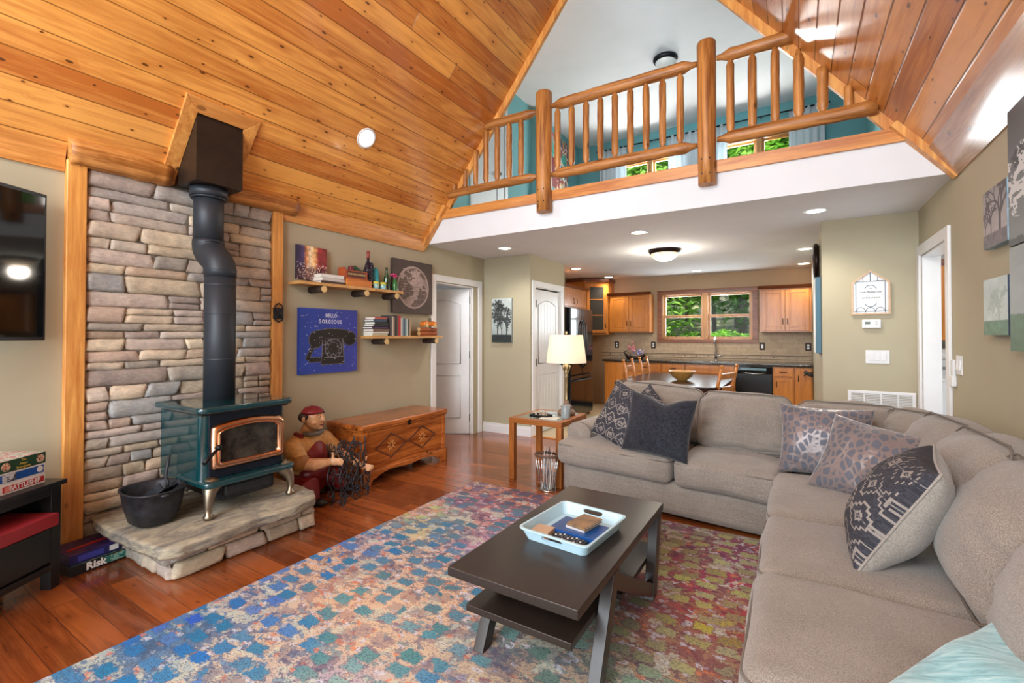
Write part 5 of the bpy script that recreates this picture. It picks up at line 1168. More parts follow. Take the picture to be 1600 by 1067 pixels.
# ------------------------------------------------------------------ log shelves
M['shelf'] = wood('live_edge_shelf', '#d0a061', '#a5713a', 'y', .5, .6); M['bark'] = flat('dark_bark', '#3a2c22', .9, var=.4, scale=60, bump=.6); M['endg'] = flat('log_end', '#d8b77c', .7, var=.1, scale=50)
def shelf(y0, y1, z, ys, label):
    t = thing('log_shelf', label, 'shelf', (XL, (y0+y1)/2, z-.03)); rng = random.Random(int(z*10)); n = 40
    poly = [(XL, y0), ]+[(XL+.185+rng.uniform(-.006,.006), y0+(y1-y0)*k/n) for k in range(n+1)]+[(XL, y1)]
    MB().prism([(p[0], p[1]) for p in poly], 'z', z-.026, z).build('board', M['shelf'], t)
    for y in ys:
        br = MB().cyl((XL, y, z-.058), (XL+.195, y, z-.058), .031, n=14).build('log_bracket', M['bark'], t); MB().cyl((XL+.194, y, z-.058), (XL+.198, y, z-.058), .030, n=14).build('cut_end', M['endg'], br)
S1, S2 = 1.822, 1.345
shelf(2.40, 3.60, S1, (2.62, 3.10, 3.50), 'upper live-edge shelf on bark log brackets above blue canvas'); shelf(3.185, 4.25, S2, (3.36, 4.13), 'lower live-edge shelf on bark log brackets, holding books')
def bookstack(y, items, z, x=XL+.09):
    for (w, h, l, c, lab, rz_) in items:
        booklet('book', (x, y, z), (l, w, h), rz_+PI, flat('cover', c, .5, var=.05), lab, R0=Matrix.Identity(3), C0=Vector((0,0,0)), group=None); z += h+.001
bookstack(2.74, [(.26,.022,.15,'#4a3430','thin dark brown book, lowest in the flat stack on upper shelf',0),(.25,.030,.15,'#c9c5c0','grey white book above the brown one, flat on upper shelf',.06),(.24,.032,.14,'#dcd8d2','white book, topmost of the flat stack on upper shelf',-.05)], S1)
# left-hand spine out books
cr = thing('wooden_crate', 'orange wooden crate with dark lettered panel on upper shelf', 'crate', (XL+.1, 3.03, S1))
M['crate'] = wood('crate_wood', '#d8883a', '#b5652a', 'y', .5, 0); M['crate2'] = flat('crate_red', '#a14a22', .5, var=.15)
MB().box(XL+.03,XL+.17,2.885,3.185,S1,S1+.07).build('drawer_box', M['crate'], cr, bevel=.003)
b = MB(); b.box(XL+.04,XL+.155,2.875,3.15,S1+.07,S1+.082).box(XL+.135,XL+.15,2.88,3.145,S1+.082,S1+.155).box(XL+.04,XL+.055,2.88,3.145,S1+.082,S1+.175).box(XL+.055,XL+.135,2.88,2.895,S1+.082,S1+.18).box(XL+.055,XL+.135,3.13,3.145,S1+.082,S1+.15); b.build('crate_sides', M['crate2'], cr, bevel=.002)
MB().box(XL+.15,XL+.152,2.91,3.12,S1+.09,S1+.145).build('name_panel', flat('dark_red_panel', '#4a1f14', .4), cr)
text('LEONARD-DONALD', .028, M['endg'], cr, (XL+.153, 3.015, S1+.117), fx, sx=.80)
single('green_toy', MB().soft((XL+.095,3.07,S1+.165), (.05,.13,.05), .02, n=(6,8,5), rot=rotx(-.5)), flat('dark_green_cloth', '#23442c', .5), 'dark green object leaning in the wooden crate', 'toy')
single('red_toy', MB().soft((XL+.095,2.99,S1+.17), (.05,.05,.07), .018, n=(6,6,6)), flat('dark_red_toy', '#6a1f24', .5), 'dark red object standing in the wooden crate', 'toy')
bt = thing('grape_bottle', 'dark bottle shaped like a grape cluster on upper shelf', 'bottle', (XL+.08, 3.215, S1))
b = MB(); rng = random.Random(9)
for k in range(46):
    h = rng.uniform(0,1); a = rng.uniform(0, 2*PI); r = .042*(1-.35*h); zz = S1+.03+h*.22; b.ball((XL+.08+r*math.cos(a), 3.215+r*math.sin(a)+.012*math.sin(h*9), zz), .02, 8, 6)
b.lathe([(.03,0),(.045,.02),(.05,.15),(.03,.25),(.014,.28),(.013,.31)], (XL+.08,3.215,S1), 14); b.build('grape_body', flat('dark_glass_grapes', '#1c1a26', .12, var=.3), bt)
MB().lathe([(.016,.31),(.017,.33),(.017,.385),(.0001,.387)], (XL+.08,3.215,S1), 12).build('foil_cap', flat('red_white_foil', '#8a4038', .4), bt)
single('turquoise_vase', MB().lathe([(.035,0),(.045,.02),(.043,.10),(.036,.19),(.030,.225),(.024,.225),(.0001,.215)], (XL+.055,3.325,S1), 18), flat('turquoise_glaze', '#2fa3b8', .25, var=.2), 'tall turquoise textured vase on upper shelf', 'vase')
def candlejar(y, lab):
    t = thing('candle_jar', lab, 'candle', (XL+.13, y, S1)); MB().lathe([(.03,0),(.034,.008),(.034,.05),(.03,.055)], (XL+.13,y,S1), 16).build('jar', col_art('jar_glaze'+str(y), ['#e0e0c0','#4fb0c0','#c9e0d8','#5aaec0'], 40), t)
    MB().lathe([(.034,.052),(.034,.068),(.026,.078),(.0001,.08)], (XL+.13,y,S1), 16).build('jar_lid', flat('yellow_lid', '#d9cf4a', .4), t)
candlejar(3.27, 'small blue and cream jar with yellow lid, nearer the crate'); candlejar(3.365, 'small blue and cream jar with yellow lid, nearer the green bottle')
M['gg'] = flat('green_bottle_glass', '#1f3f1c', .08, var=.1, coat=.5); M['gg2'] = flat('mid_green_glass', '#2f7038', .1, var=.1, coat=.5)
single('green_bottle', MB().lathe([(.030,0),(.032,.01),(.032,.12),(.026,.15),(.012,.19),(.011,.235),(.014,.237),(.014,.245),(.009,.245)], (XL+.10,3.445,S1), 18), M['gg'], 'tall dark green glass bottle on upper shelf', 'bottle')
single('green_bottle', MB().lathe([(.028,0),(.030,.008),(.030,.095),(.018,.12),(.016,.135),(.012,.135)], (XL+.10,3.562,S1), 18), M['gg2'], 'short bright green glass bottle holding pink flowers', 'bottle')
b = MB(); rng = random.Random(3)
for k in range(16): a = rng.uniform(0,2*PI); r = rng.uniform(0,.035); b.ball((XL+.10+r*math.cos(a), 3.56+r*math.sin(a)*1.3, S1+.155+rng.uniform(0,.03)), (.014,.014,.008), 7, 5, rotx(rng.uniform(-.6,.6)))
b.tube([(XL+.10,3.562,S1+.08),(XL+.10,3.56,S1+.16)], .003, 5); single('pink_flower', b, flat('pink_petals', '#d8457f', .6, var=.25, scale=60), 'pink flower in the short green bottle', 'flower')
bs = [('#b9b18c',.024,'pale olive','lowest'),('#dcd9d2',.020,'white','second from bottom'),('#7a5f48',.026,'brown','third from bottom'),('#4d2f52',.020,'dark purple','fourth from bottom'),('#20222a',.020,'navy','fifth from bottom'),('#151515',.028,'black and red','sixth from bottom'),('#3f5068',.024,'slate blue','second from top'),('#b8584a',.024,'coral red','topmost')]
z = S2
for i, (c, h, n_, w) in enumerate(bs):
    w_ = .22-.012*abs(i-2); booklet('book', (XL+.095, 3.30+.006*(i % 3), z), (.15,w_,h), PI+.03*((i % 3)-1), flat('cover', c, .45, var=.06), '%s book lying flat, %s in the stack on lower shelf' % (n_, w), R0=Matrix.Identity(3), C0=Vector((0,0,0))); z += h+.001
y = 3.432
ups = [('#4a4245',.030,.215,'grey'),('#cfc6b4',.016,.205,'cream'),('#8a6a56',.022,.20,'tan'),('#101014',.026,.215,'black'),('#5c4a40',.020,.21,'brown'),('#b01c26',.036,.215,'bright red'),('#cfc9bc',.018,.19,'ivory'),('#8fa0a0',.020,.195,'pale grey green'),('#3f566a',.024,.19,'blue grey'),('#7d9aa6',.022,.185,'light blue'),('#c9d0c4',.018,.18,'pale'),('#3a4238',.022,.18,'dark green'),('#b59a76',.018,.175,'beige')]
for i, (c, w, h, nm) in enumerate(ups):
    nb = ups[i-1][3] if i else 'flat stack'; t = thing('book', '%s book standing upright just right of the %s %s on lower shelf' % (nm, nb, 'book' if i else 'of books'), 'book', (XL+.10, y+w/2, S2))
    x0, x1 = XL+.03, XL+.165; m = flat('cover', c, .45, var=.06)
    MB().box(x0,x1,y+.0005,y+.003,S2,S2+h).build('cover', m, t); MB().box(x0,x1,y+w-.003,y+w-.0005,S2,S2+h).build('cover', m, t); MB().box(x1-.003,x1,y+.003,y+w-.003,S2,S2+h).build('spine', m, t); MB().box(x0+.004,x1-.004,y+.003,y+w-.003,S2+.003,S2+h-.004).build('pages', M['paper'], t); y += w+.001
# log stack and little orange car
for k, (yy, zz, lab) in enumerate(((3.985,.026,'front'),(3.985,.074,'upper'))):
    t = thing('small_log', ['small orange-brown log lying on lower shelf under another log','small orange-brown log on top, carrying the toy car'][k], 'log', (XL+.11,yy,S2+zz-.024)); L = .25
    MB().cyl((XL+.11,yy-.06,S2+zz),(XL+.11,yy+L-.02,S2+zz),.0235,n=14).build('log_body', wood('small_log_wood%d'%k, '#b5602c', '#7d3a18', 'y', .5, .5), t)
    MB().cyl((XL+.11,yy-.063,S2+zz),(XL+.11,yy-.06,S2+zz),.0225,n=14).build('cut_end', M['endg'], t)
car = thing('toy_car', 'small orange toy convertible on top of the logs on lower shelf', 'toy car', (XL+.11, 4.08, S2+.098))
cz = S2+.098; M['orange'] = flat('orange_paint', '#dd7a22', .2, var=.03, coat=.4)
b = MB(); b.prism([(3.98,cz+.012),(4.19,cz+.012),(4.195,cz+.03),(4.17,cz+.045),(4.12,cz+.05),(4.11,cz+.045),(4.045,cz+.045),(4.035,cz+.052),(3.985,cz+.04)], 'x', XL+.075, XL+.145); b.build('car_body', M['orange'], car, bevel=.006, seg=3)
for yy in (4.02, 4.155):
    for xx in (XL+.072, XL+.148): MB().cyl((xx-.006,yy,cz+.0165),(xx+.006,yy,cz+.0165),.0165,n=14).build('wheel', M['endg'], car)
MB().box(XL+.085,XL+.135,4.10,4.103,cz+.045,cz+.075).build('windscreen', M['chrome'], car); car.scale = (1.1, 1.05, 1.45)
# ------------------------------------------------------------------ cedar chest
M['cedar'] = wood('cedar_y', '#c07030', '#743410', 'y', .25, .95, s=.8, coat=.35, contrast=.7); CX0, CX1, CY0, CY1 = -3.74, -3.27, 2.78, 3.90
ch = thing('cedar_chest', 'carved red cedar blanket chest against the left wall', 'chest', (-3.5, 3.34, 0))
MB().box(CX0,CX1,CY0,CY1,.12,.50).build('body', M['cedar'], ch, bevel=.006)
MB().box(CX0,CX1+.03,CY0-.025,CY1+.025,.505,.555).build('lid', M['cedar'], ch, bevel=.016, seg=4); MB().box(CX0,CX1+.018,CY0-.015,CY1+.015,.492,.505).build('lid_moulding', M['cedar'], ch, bevel=.004)
def apron(L):  # scalloped bottom profile from 0..L
    p = [(0,0),(.10,0),(.105,.03),(.13,.055),(.17,.06)]; n = 18
    for k in range(n+1): u = k/n; x = .19+(L-.38)*u; p.append((x, .075+.025*math.sin(PI*u)+.012*math.sin(3*PI*u)*(1)))
    return p+[(L-.17,.06),(L-.13,.055),(L-.105,.03),(L-.10,0),(L,0),(L,.13),(0,.13)]
MB().prism([(CY0-.02+a, c) for a, c in apron(CY1-CY0+.04)], 'x', CX1-.002, CX1+.028).build('base_apron', M['cedar'], ch, bevel=.004)
MB().prism([(CX0+a, c) for a, c in apron(CX1-CX0+.028)], 'y', CY0-.022, CY0+.002).build('base_apron', wood('cedar_x','#a85c26','#6d3412','x',.25,.9,coat=.35), ch, bevel=.004)
MB().prism([(CX0+a, c) for a, c in apron(CX1-CX0+.028)], 'y', CY1-.002, CY1+.022).build('base_apron', M['cedar'], ch, bevel=.004)
for y_, s in ((CY0,1),(CY1,-1)):
    pr_ = [(0,.13),(.05,.13),(.05,.20),(.035,.25),(.055,.30),(.035,.36),(.05,.42),(.055,.49),(0,.49)]
    MB().prism([(y_+s*a, z) for a, z in pr_][::s], 'x', CX1, CX1+.014).build('corner_pilaster', M['cedar'], ch, bevel=.003)
M['cedarl'] = flat('cedar_carving', '#c98646', .4, var=.1); M['cedard'] = flat('cedar_groove', '#5a2a0e', .5)
xf = CX1+.002; cm = (CY0+CY1)/2
for cy0_, c2 in ((cm-.21, 1), (cm+.21, 1)):
    b = MB(); dm = [(cy0_-.20,.315),(cy0_,.43),(cy0_+.20,.315),(cy0_,.20)]
    b.tube([(xf, a, c) for a, c in dm], .005, 5, closed=True); b.tube([(xf, cy0_+(a-cy0_)*.9, .315+(c-.315)*.9) for a, c in dm], .003, 5, closed=True); b.build('diamond_carving', M['cedard'], ch)
    b = MB()
    for k in range(8): a = 2*PI*k/8+.2; b.ball((xf, cy0_+.035*math.cos(a), .315+.035*math.sin(a)), (.004,.024,.007), 8, 5, rotx(a))
    b.build('flower_carving', M['cedarl'], ch)
MB().box(CX1+.028,CX1+.034,cm-.018,cm+.018,.475,.525).ball((CX1+.034,cm,.49),(.006,.012,.012)).build('clasp', M['bronze'], ch)
# ------------------------------------------------------------------ seated figurine
FO = Vector((-3.50, 2.43, 0)); FA = math.radians(18)
fig = thing('butler_figurine', 'painted seated figurine of a stout man in a red cap and red apron', 'figurine', FO, rz=FA)
FS = Vector((1.10, 1.14, .985))
def blob(name, parts, m, parent, vox=.007, smooth=6):
    b = MB()
    for p in parts:
        if p[0] == 'b': b.ball(p[1], p[2], 18, 12, p[3] if len(p) > 3 else None)
        else: b.tube(p[1], p[2], 14); b.ball(p[1][0], p[2][0], 12, 8); b.ball(p[1][-1], p[2][-1], 12, 8)
    b.v = [tuple(Vector((q[0]*FS.x, q[1]*FS.y, q[2]*FS.z))) for q in b.v]; o = b.build(name, m, parent)
    r = o.modifiers.new('remesh', 'REMESH'); r.mode = 'VOXEL'; r.voxel_size = vox; r.use_smooth_shade = True
    s = o.modifiers.new('smooth', 'SMOOTH'); s.iterations = smooth; s.factor = .5; return o
g_ = G('painted_skin'); g_.set(color=g_.ramp(g_.noise(g_.obj(), 18, 4), [(.3, lin('#c48c60')), (.7, lin('#dfae82'))]), rough=.4); M['fskin'] = g_.mat
M['fshirt'] = flat('tan_painted_shirt', '#cf9c5c', .5, var=.2, scale=30); M['fred'] = flat('red_painted_cloth', '#7a1a1e', .4, var=.3, scale=14); M['fgrey'] = flat('grey_scarf', '#6f6a66', .5, var=.2)
hz = .665
head = [('b',(.03,0,hz),(.078,.072,.088)),('b',(.045,0,hz-.045),(.062,.066,.05)),('b',(.112,0,hz-.008),(.020,.017,.018)),('t',[(.10,0,hz+.03),(.115,0,hz)],[.011,.015]),
 ('b',(.07,-.045,hz-.03),(.026,.022,.022)),('b',(.07,.045,hz-.03),(.026,.022,.022)),('b',(.085,0,hz-.078),(.022,.024,.016)),('b',(.09,-.028,hz+.04),(.014,.020,.007)),('b',(.09,.028,hz+.04),(.014,.020,.007)),
 ('b',(.005,-.078,hz),(.017,.010,.026)),('b',(.005,.078,hz),(.017,.010,.026)),('t',[(.0,0,hz-.07),(-.02,0,hz-.14)],[.055,.062])]
# arms: right arm (camera side, -y) bent with a raised thumb; left arm reaching forward and down
rw = (.235,-.10,.335); lw = (.33,.14,.25)
def hand(w, fwd, up, s=1):
    w = Vector(w); f = Vector(fwd).normalized(); u = Vector(up); u = (u-f*u.dot(f)).normalized(); r = f.cross(u)*s; out = []
    pm = w+f*.045; out.append(('b', pm, (.036,.017,.031), Matrix((f, r, u)).transposed()))
    for k in range(4):
        a = w+f*.072+u*(.022-.015*k); L = (.034,.040,.038,.030)[k]; out.append(('t', [a, a+f*L*.6+r*.006, a+f*L*.95+r*.024], [.0085,.0082,.0068]))
    a = w+f*.03+u*.022; out.append(('t', [a, a+u*.03+f*.006, a+u*.058+f*.002], [.011,.010,.008])); return out
body_parts = head+[('t',[(-.02,-.17,.43),(.07,-.185,.335),(.16,-.15,.325),rw],[.055,.054,.050,.032])]+hand(rw,(1,.35,.05),(0,0,1))
body_parts += [('t',[(-.02,.17,.43),(.10,.19,.34),(.22,.17,.29),lw],[.045,.042,.036,.026])]+hand(lw,(1,.1,-.35),(.3,.2,1),-1)
body_parts += [('b',(-.03,0,.42),(.10,.15,.13)),('b',(-.02,0,.26),(.12,.15,.14))]
skin = blob('body', body_parts, M['fskin'], fig, .0055, 3)
shirt = blob('shirt', [('b',(-.035,0,.43),(.118,.165,.125)),('b',(-.02,0,.30),(.13,.165,.14)),('b',(-.02,-.155,.455),(.075,.065,.07)),('b',(-.02,.155,.455),(.075,.065,.07)),('t',[(-.01,-.175,.45),(.055,-.19,.37)],[.07,.068]),('t',[(-.01,.175,.45),(.07,.19,.37)],[.07,.064])], M['fshirt'], fig, .007)
b = MB(); b.tube([(.0,-.235,.345),(.10,-.235,.345)], .01); blob('cuff', [('t',[(.03,-.19,.375),(.065,-.192,.352)],[.074,.074])], flat('tan_cuff','#a06c34',.5), fig, .007)
blob('apron', [('b',(.035,0,.34),(.09,.115,.15)),('b',(.05,0,.22),(.10,.15,.10)),('t',[(.03,-.08,.45),(-.01,-.09,.53),(-.07,-.07,.54)],[.024,.020,.018]),('t',[(.03,.08,.45),(-.01,.09,.53),(-.07,.07,.54)],[.024,.020,.018])], M['fred'], fig, .007)
blob('trousers', [('b',(-.04,0,.12),(.15,.17,.12)),('t',[(-.02,-.13,.12),(.12,-.16,.13),(.14,-.16,.06)],[.115,.095,.06]),('t',[(-.02,.12,.12),(.13,.16,.12),(.16,.16,.06)],[.10,.08,.06])], M['fred'], fig, .008)
blob('shoe', [('b',(.20,-.16,.03),(.075,.04,.03))], M['black'], fig); blob('shoe', [('b',(.22,.16,.03),(.075,.04,.03))], M['black'], fig)
blob('scarf', [('t',[(.03+.05*math.cos(t), .07*math.sin(t), .545) for t in [2*PI*k/10 for k in range(11)]],[.021]*11)], M['fgrey'], fig, .006)
blob('cap', [('b',(.022,0,hz+.055),(.084,.080,.034)),('b',(.018,0,hz+.078),(.064,.062,.026)),('b',(.015,0,hz+.103),(.01,.01,.008))], M['fred'], fig, .006)
blob('hair', [('b',(-.018,0,hz+.012),(.066,.079,.055)),('t',[(.03,-.073,hz+.03),(.022,-.077,hz-.012)],[.012,.006]),('t',[(.03,.073,hz+.03),(.022,.077,hz-.012)],[.012,.006])], flat('dark_brown_hair','#2c2018',.5), fig, .006)
def fsc(mb): mb.v = [tuple(Vector((q[0]*FS.x, q[1]*FS.y, q[2]*FS.z))) for q in mb.v]; return mb
for s in (-1, 1):
    e = fsc(MB().ball((.103,s*.028,hz+.022), (.006,.011,.006), 10, 7)).build('eye', flat('eye_white', '#d9cfc0', .3), fig); fsc(MB().ball((.108,s*.028,hz+.022), (.003,.0045,.0045), 8, 6)).build('pupil', M['black'], e)
    fsc(MB().tube([(.104,s*.012,hz+.045),(.106,s*.028,hz+.052),(.092,s*.046,hz+.045)], [.003,.0045,.002], 6)).build('eyebrow', M['black'], fig)
fsc(MB().tube([(.098,-.03,hz-.036),(.111,-.014,hz-.048),(.114,0,hz-.05),(.111,.014,hz-.048),(.098,.03,hz-.036)], [.002,.005,.006,.005,.002], 6)).build('mouth', flat('painted_lips', '#8a3426', .4), fig)
# ------------------------------------------------------------------ wrought iron scroll rack held by the figurine
WO = FO+rotz(FA)@Vector((.27,.03,0)); M['scroll'] = flat('iron_scrolls', '#33343a', .35, .5, var=.25)
wr = thing('scroll_rack', 'black wrought iron scrollwork wine rack held in the figurine arms', 'wine rack', WO)
def W(x, y, z): return WO+rotz(FA)@Vector((x, y, z))
def spiral(c, r, a0, turns, s, plane, n=14):
    out = []
    for k in range(n+1): q = k/n; a = a0+s*turns*2*PI*q; rr = r*(1-.8*q); out.append(plane(c[0]+rr*math.cos(a), c[1]+rr*math.sin(a)))
    return out
for px_, nm in ((0.0, 'scroll_panel'), (.11, 'scroll_panel')):
    b = MB(); pl = lambda u, v: W(px_+.10*(.5-v)+.02*math.sin(u*14), u*(1+.5*(.45-v)), v)
    for j in range(5):
        zc_ = .07+.09*j; wd = .17-.014*j
        for i in range(3):
            u = -wd+2*wd*(i+.5)/3+(.03 if j % 2 else -.01); s_ = 1 if (i+j) % 2 else -1
            b.tube(spiral((u+.02*s_, zc_+.02), .036, PI if s_ > 0 else 0, 1.15, s_, pl, 14), [.0058-.0002*k for k in range(15)], 6)
            b.tube([pl(u-.016*s_, zc_+.02), pl(u-.03*s_, zc_-.02), pl(u-.01*s_, zc_-.06), pl(u+.03*s_, zc_-.075)], .0055, 6)
    for i in range(3):
        u = -.14+.14*i; b.tube([pl(u+.035*math.sin(k*.9+i*2), .0+.48*k/12) for k in range(13)], .0062, 6)
    b.build(nm, M['scroll'], wr)
b = MB()
for u in (-.15, 0, .15):
    for z_ in (.02, .24, .42): b.tube([W(-.01,u,z_), W(.12,u,z_)], .005, 6)
b.build('cross_bars', M['scroll'], wr)
b = MB()
for i, (u, zz) in enumerate(((-.17,.03),(.17,.03),(.19,.15))): b.tube([W(.1,u*.8,.10)]+spiral((u*1.1, zz), .035, PI/2, 1.3, 1 if u > 0 else -1, lambda a, c: W(.13, a, c+.01)), .004, 5)
b.build('floor_scrolls', M['scroll'], wr)
# ------------------------------------------------------------------ kitchen cabinets
def cab_door(parent, x0, x1, z0, z1, yf, pull='r', top=True, name='door', hpos=None):
    """framed door facing -y with front at yf"""
    f = MB(); w = .055
    f.box(x0,x1,yf,yf+.02,z0,z1)
    o = f.build(name, M['cab'], parent, bevel=.003)
    b = MB(); b.box(x0,x0+w,yf-.006,yf,z0,z1).box(x1-w,x1,yf-.006,yf,z0,z1).box(x0+w,x1-w,yf-.006,yf,z1-w,z1).box(x0+w,x1-w,yf-.006,yf,z0,z0+w); b.build('door_frame', M['cab'], o, bevel=.003)
    MB().box(x0+w+.018,x1-w-.018,yf-.004,yf+.002,z0+w+.018,z1-w-.018).build('raised_panel', M['cab'], o, bevel=.004)
    if pull:
        if pull == 'h': xm, zm = (x0+x1)/2, (z0+z1)/2; pts = [(xm-.045,yf-.004,zm),(xm-.04,yf-.022,zm),(xm,yf-.026,zm),(xm+.04,yf-.022,zm),(xm+.045,yf-.004,zm)]
        else: xm = x1-.03 if pull == 'r' else x0+.03; zm = hpos if hpos is not None else (z1-.11); pts = [(xm,yf-.004,zm-.045),(xm,yf-.022,zm-.04),(xm,yf-.026,zm),(xm,yf-.022,zm+.04),(xm,yf-.004,zm+.045)]
        MB().tube(pts, .0055, 7).build('handle', M['bronze'], o)
    return o
def base_unit(x0, x1, label, fronts):
    t = thing('base_cabinet', label, 'cabinet', ((x0+x1)/2, 8.45, 0)); MB().box(x0+.002,x1-.002,8.16,YK-.01,.10,.868).build('carcass', M['cab'], t, bevel=.002)
    MB().box(x0+.002,x1-.002,8.22,YK-.01,.004,.10).build('toe_kick', M['black'], t); fronts(t, x0, x1)
def drawer_door(p): return lambda t, a, b: (cab_door(t, a+.02, b-.02, .72, .85, 8.14, 'h', name='drawer'), cab_door(t, a+.02, b-.02, .13, .695, 8.14, p, hpos=.60))
base_unit(-3.02, -2.58, 'base cabinet with one tall door beside the refrigerator', lambda t, a, b: cab_door(t, a+.03, b-.03, .13, .85, 8.14, 'r', hpos=.62))
base_unit(-2.58, -1.99, 'base cabinet behind the dining chairs', drawer_door('r'))
base_unit(-1.99, -1.60, 'base cabinet with small top drawer left of the sink cabinet', drawer_door('r'))
base_unit(-1.60, -.83, 'wide sink base cabinet under the window', lambda t, a, b: (cab_door(t, a+.02, b-.02, .72, .85, 8.14, None, name='false_drawer'), cab_door(t, a+.02, (a+b)/2-.003, .13, .695, 8.14, 'r', hpos=.6), cab_door(t, (a+b)/2+.003, b-.02, .13, .695, 8.14, 'l', hpos=.6)))
base_unit(-.315, -.03, 'base cabinet with drawer right of the dishwasher', drawer_door('l'))
base_unit(-.03, .205, 'narrow base cabinet with one door against the right wall', lambda t, a, b: cab_door(t, a+.02, b-.02, .13, .85, 8.14, 'l', hpos=.70))
dw = thing('dishwasher', 'black built-in dishwasher with a silver curved handle', 'dishwasher', (-.572, 8.45, 0))
MB().box(-.828,-.317,8.17,YK-.01,.10,.866).build('tub', M['black'], dw); MB().box(-.823,-.322,8.135,8.168,.13,.74).build('door', flat('black_dw', '#0c0c0e', .3), dw, bevel=.004)
MB().box(-.823,-.322,8.13,8.168,.745,.862).build('control_panel', M['gloss'], dw, bevel=.004); MB().tube([(-.75,8.13,.765),(-.66,8.10,.755),(-.572,8.095,.75),(-.48,8.10,.755),(-.39,8.13,.765)], .008, 8).build('handle', M['chrome'], dw)
MB().box(-.76,-.40,8.127,8.13,.80,.835).build('display_strip', flat('display', '#6f8f98', .2), dw)
# worktop with sink, backsplash
g_ = G('dark_granite'); g_.set(color=g_.ramp(g_.noise(g_.obj(), 60, 5, .8), [(.4, lin('#17140f')), (.62, lin('#4a4034')), (.72, lin('#7a6c5a'))]), rough=.12); M['gran'] = g_.mat
wt = thing('worktop', 'dark granite kitchen worktop along the back wall', 'worktop', (-1.4, 8.43, .868)); MB().box(-3.05,.208,8.11,YK-.002,.87,.91).build('worktop_slab', M['gran'], wt, bevel=.006)
MB().box(-1.50,-.95,8.22,8.58,.911,.915).build('sink_rim', M['chrome'], wt, bevel=.002)
tl = MB().box(XL,.208,YK-.012,YK-.001,.912,1.40); bs = thing('backsplash', 'tan travertine tile backsplash with a dotted border', 'backsplash', (-1.4, YK, .912))
b = MB(); b.box(-3.3,KW[0]-.09,YK-.012,YK-.001,.912,1.40).box(KW[0]-.09,KW[1]+.09,YK-.012,YK-.001,.912,1.215).box(KW[1]+.09,.208,YK-.012,YK-.001,.912,1.40); b.build('tile_field', tilem('travertine_tile', '#c2a888', '#a48b6c', '#8c7860', .15, .075, .5), bs)
b = MB(); b.box(-3.3,.208,YK-.020,YK-.012,1.005,1.015).box(-3.3,.208,YK-.020,YK-.012,.945,.952); b.build('border_strip', flat('dark_border', '#5f4c3a', .5), bs)
for k in range(17): x = -3.12+.2*k; MB().obox((x,YK-.016,.980), (.014,.008,.014), roty(PI/4)).build('border_dot', M['black'], bs)
# upper cabinets
def crown(mb, x0, x1, yf, z, ret=True): mb.prism([(yf-.045,z+.05),(yf-.005,z),(yf+.02,z),(yf+.02,z+.05)], 'x', x0-.03, x1+.03); return mb
def upper(x0, x1, label, z0=1.40, z1=2.09, yf=8.44):
    t = thing('wall_cabinet', label, 'cabinet', ((x0+x1)/2, 8.6, z0)); MB().box(x0,x1,yf+.022,YK-.003,z0,z1).build('carcass', M['cab'], t, bevel=.002); xm = (x0+x1)/2
    cab_door(t, x0+.03, xm-.003, z0+.02, z1-.02, yf, 'r', hpos=z0+.17); cab_door(t, xm+.003, x1-.03, z0+.02, z1-.02, yf, 'l', hpos=z0+.17)
    b = crown(MB(), x0, x1-.0, yf, z1); b.build('crown_moulding', M['crown'], t)
upper(-3.03, -2.27, 'wall cabinet with two doors left of the kitchen window'); upper(-.50, .205, 'wall cabinet with two doors right of the kitchen window')
# diagonal corner cabinet with glass door
cc = thing('corner_cabinet', 'tall diagonal corner wall cabinet with a glass door', 'cabinet', (-3.4, 8.45, 1.36)); z0, z1 = 1.36, 2.36
A_, B_ = Vector((-3.40,8.15,0)), Vector((-3.06,8.44,0))
g_ = M['cab']; MB().prism([(XL+.003,8.15),(-3.40,8.15),(-3.40,8.165),(XL+.003,8.165)], 'z', z0, z1).build('side_panel', g_, cc); MB().prism([(-3.06,8.44),(-3.045,8.44),(-3.045,YK-.003),(-3.06,YK-.003)], 'z', z0, z1).build('side_panel', g_, cc)
for z in (z0, z1-.02): MB().prism([(XL+.003,8.16),(-3.40,8.16),(-3.06,8.45),(-3.06,YK-.003),(XL+.003,YK-.003)], 'z', z, z+.02).build('cabinet_panel', g_, cc)
d_ = (B_-A_).normalized(); n_ = Vector((d_.y,-d_.x,0)); Ld = (B_-A_).length; RC_ = Matrix((d_, -n_, Vector((0,0,1)))).transposed()
def DB(u0, u1, za, zb_, off=0, th=.02): return (A_+d_*(u0+u1)/2+n_*off+Vector((0,0,(za+zb_)/2)), (u1-u0, th, zb_-za), RC_)
dr = MB().obox(*DB(.03,.09,z0+.03,z1-.03,.01)).obox(*DB(Ld-.09,Ld-.03,z0+.03,z1-.03,.01)).obox(*DB(.09,Ld-.09,z1-.10,z1-.03,.01)).obox(*DB(.09,Ld-.09,z0+.03,z0+.09,.01)).obox(*DB(0,.03,z0,z1,0)).obox(*DB(Ld-.03,Ld,z0,z1,0)).build('door', M['cab'], cc, bevel=.003)
MB().obox(*DB(.09,Ld-.09,z0+.09,z1-.10,.008,.004)).build('glass_pane', flat('smoky_glass', '#35302c', .06, coat=.4), dr)
b = MB()
for z in (z0+.36, z0+.66): b.obox(*DB(.09,Ld-.09,z,z+.014,.013,.006))
b.build('shelf_edge', M['cab'], dr); MB().tube([A_+d_*(Ld-.055)+n_*q+Vector((0,0,z)) for q, z in ((.02,z0+.13),(.042,z0+.14),(.045,z0+.17),(.042,z0+.20),(.02,z0+.21))], .0055, 7).build('handle', M['bronze'], dr)
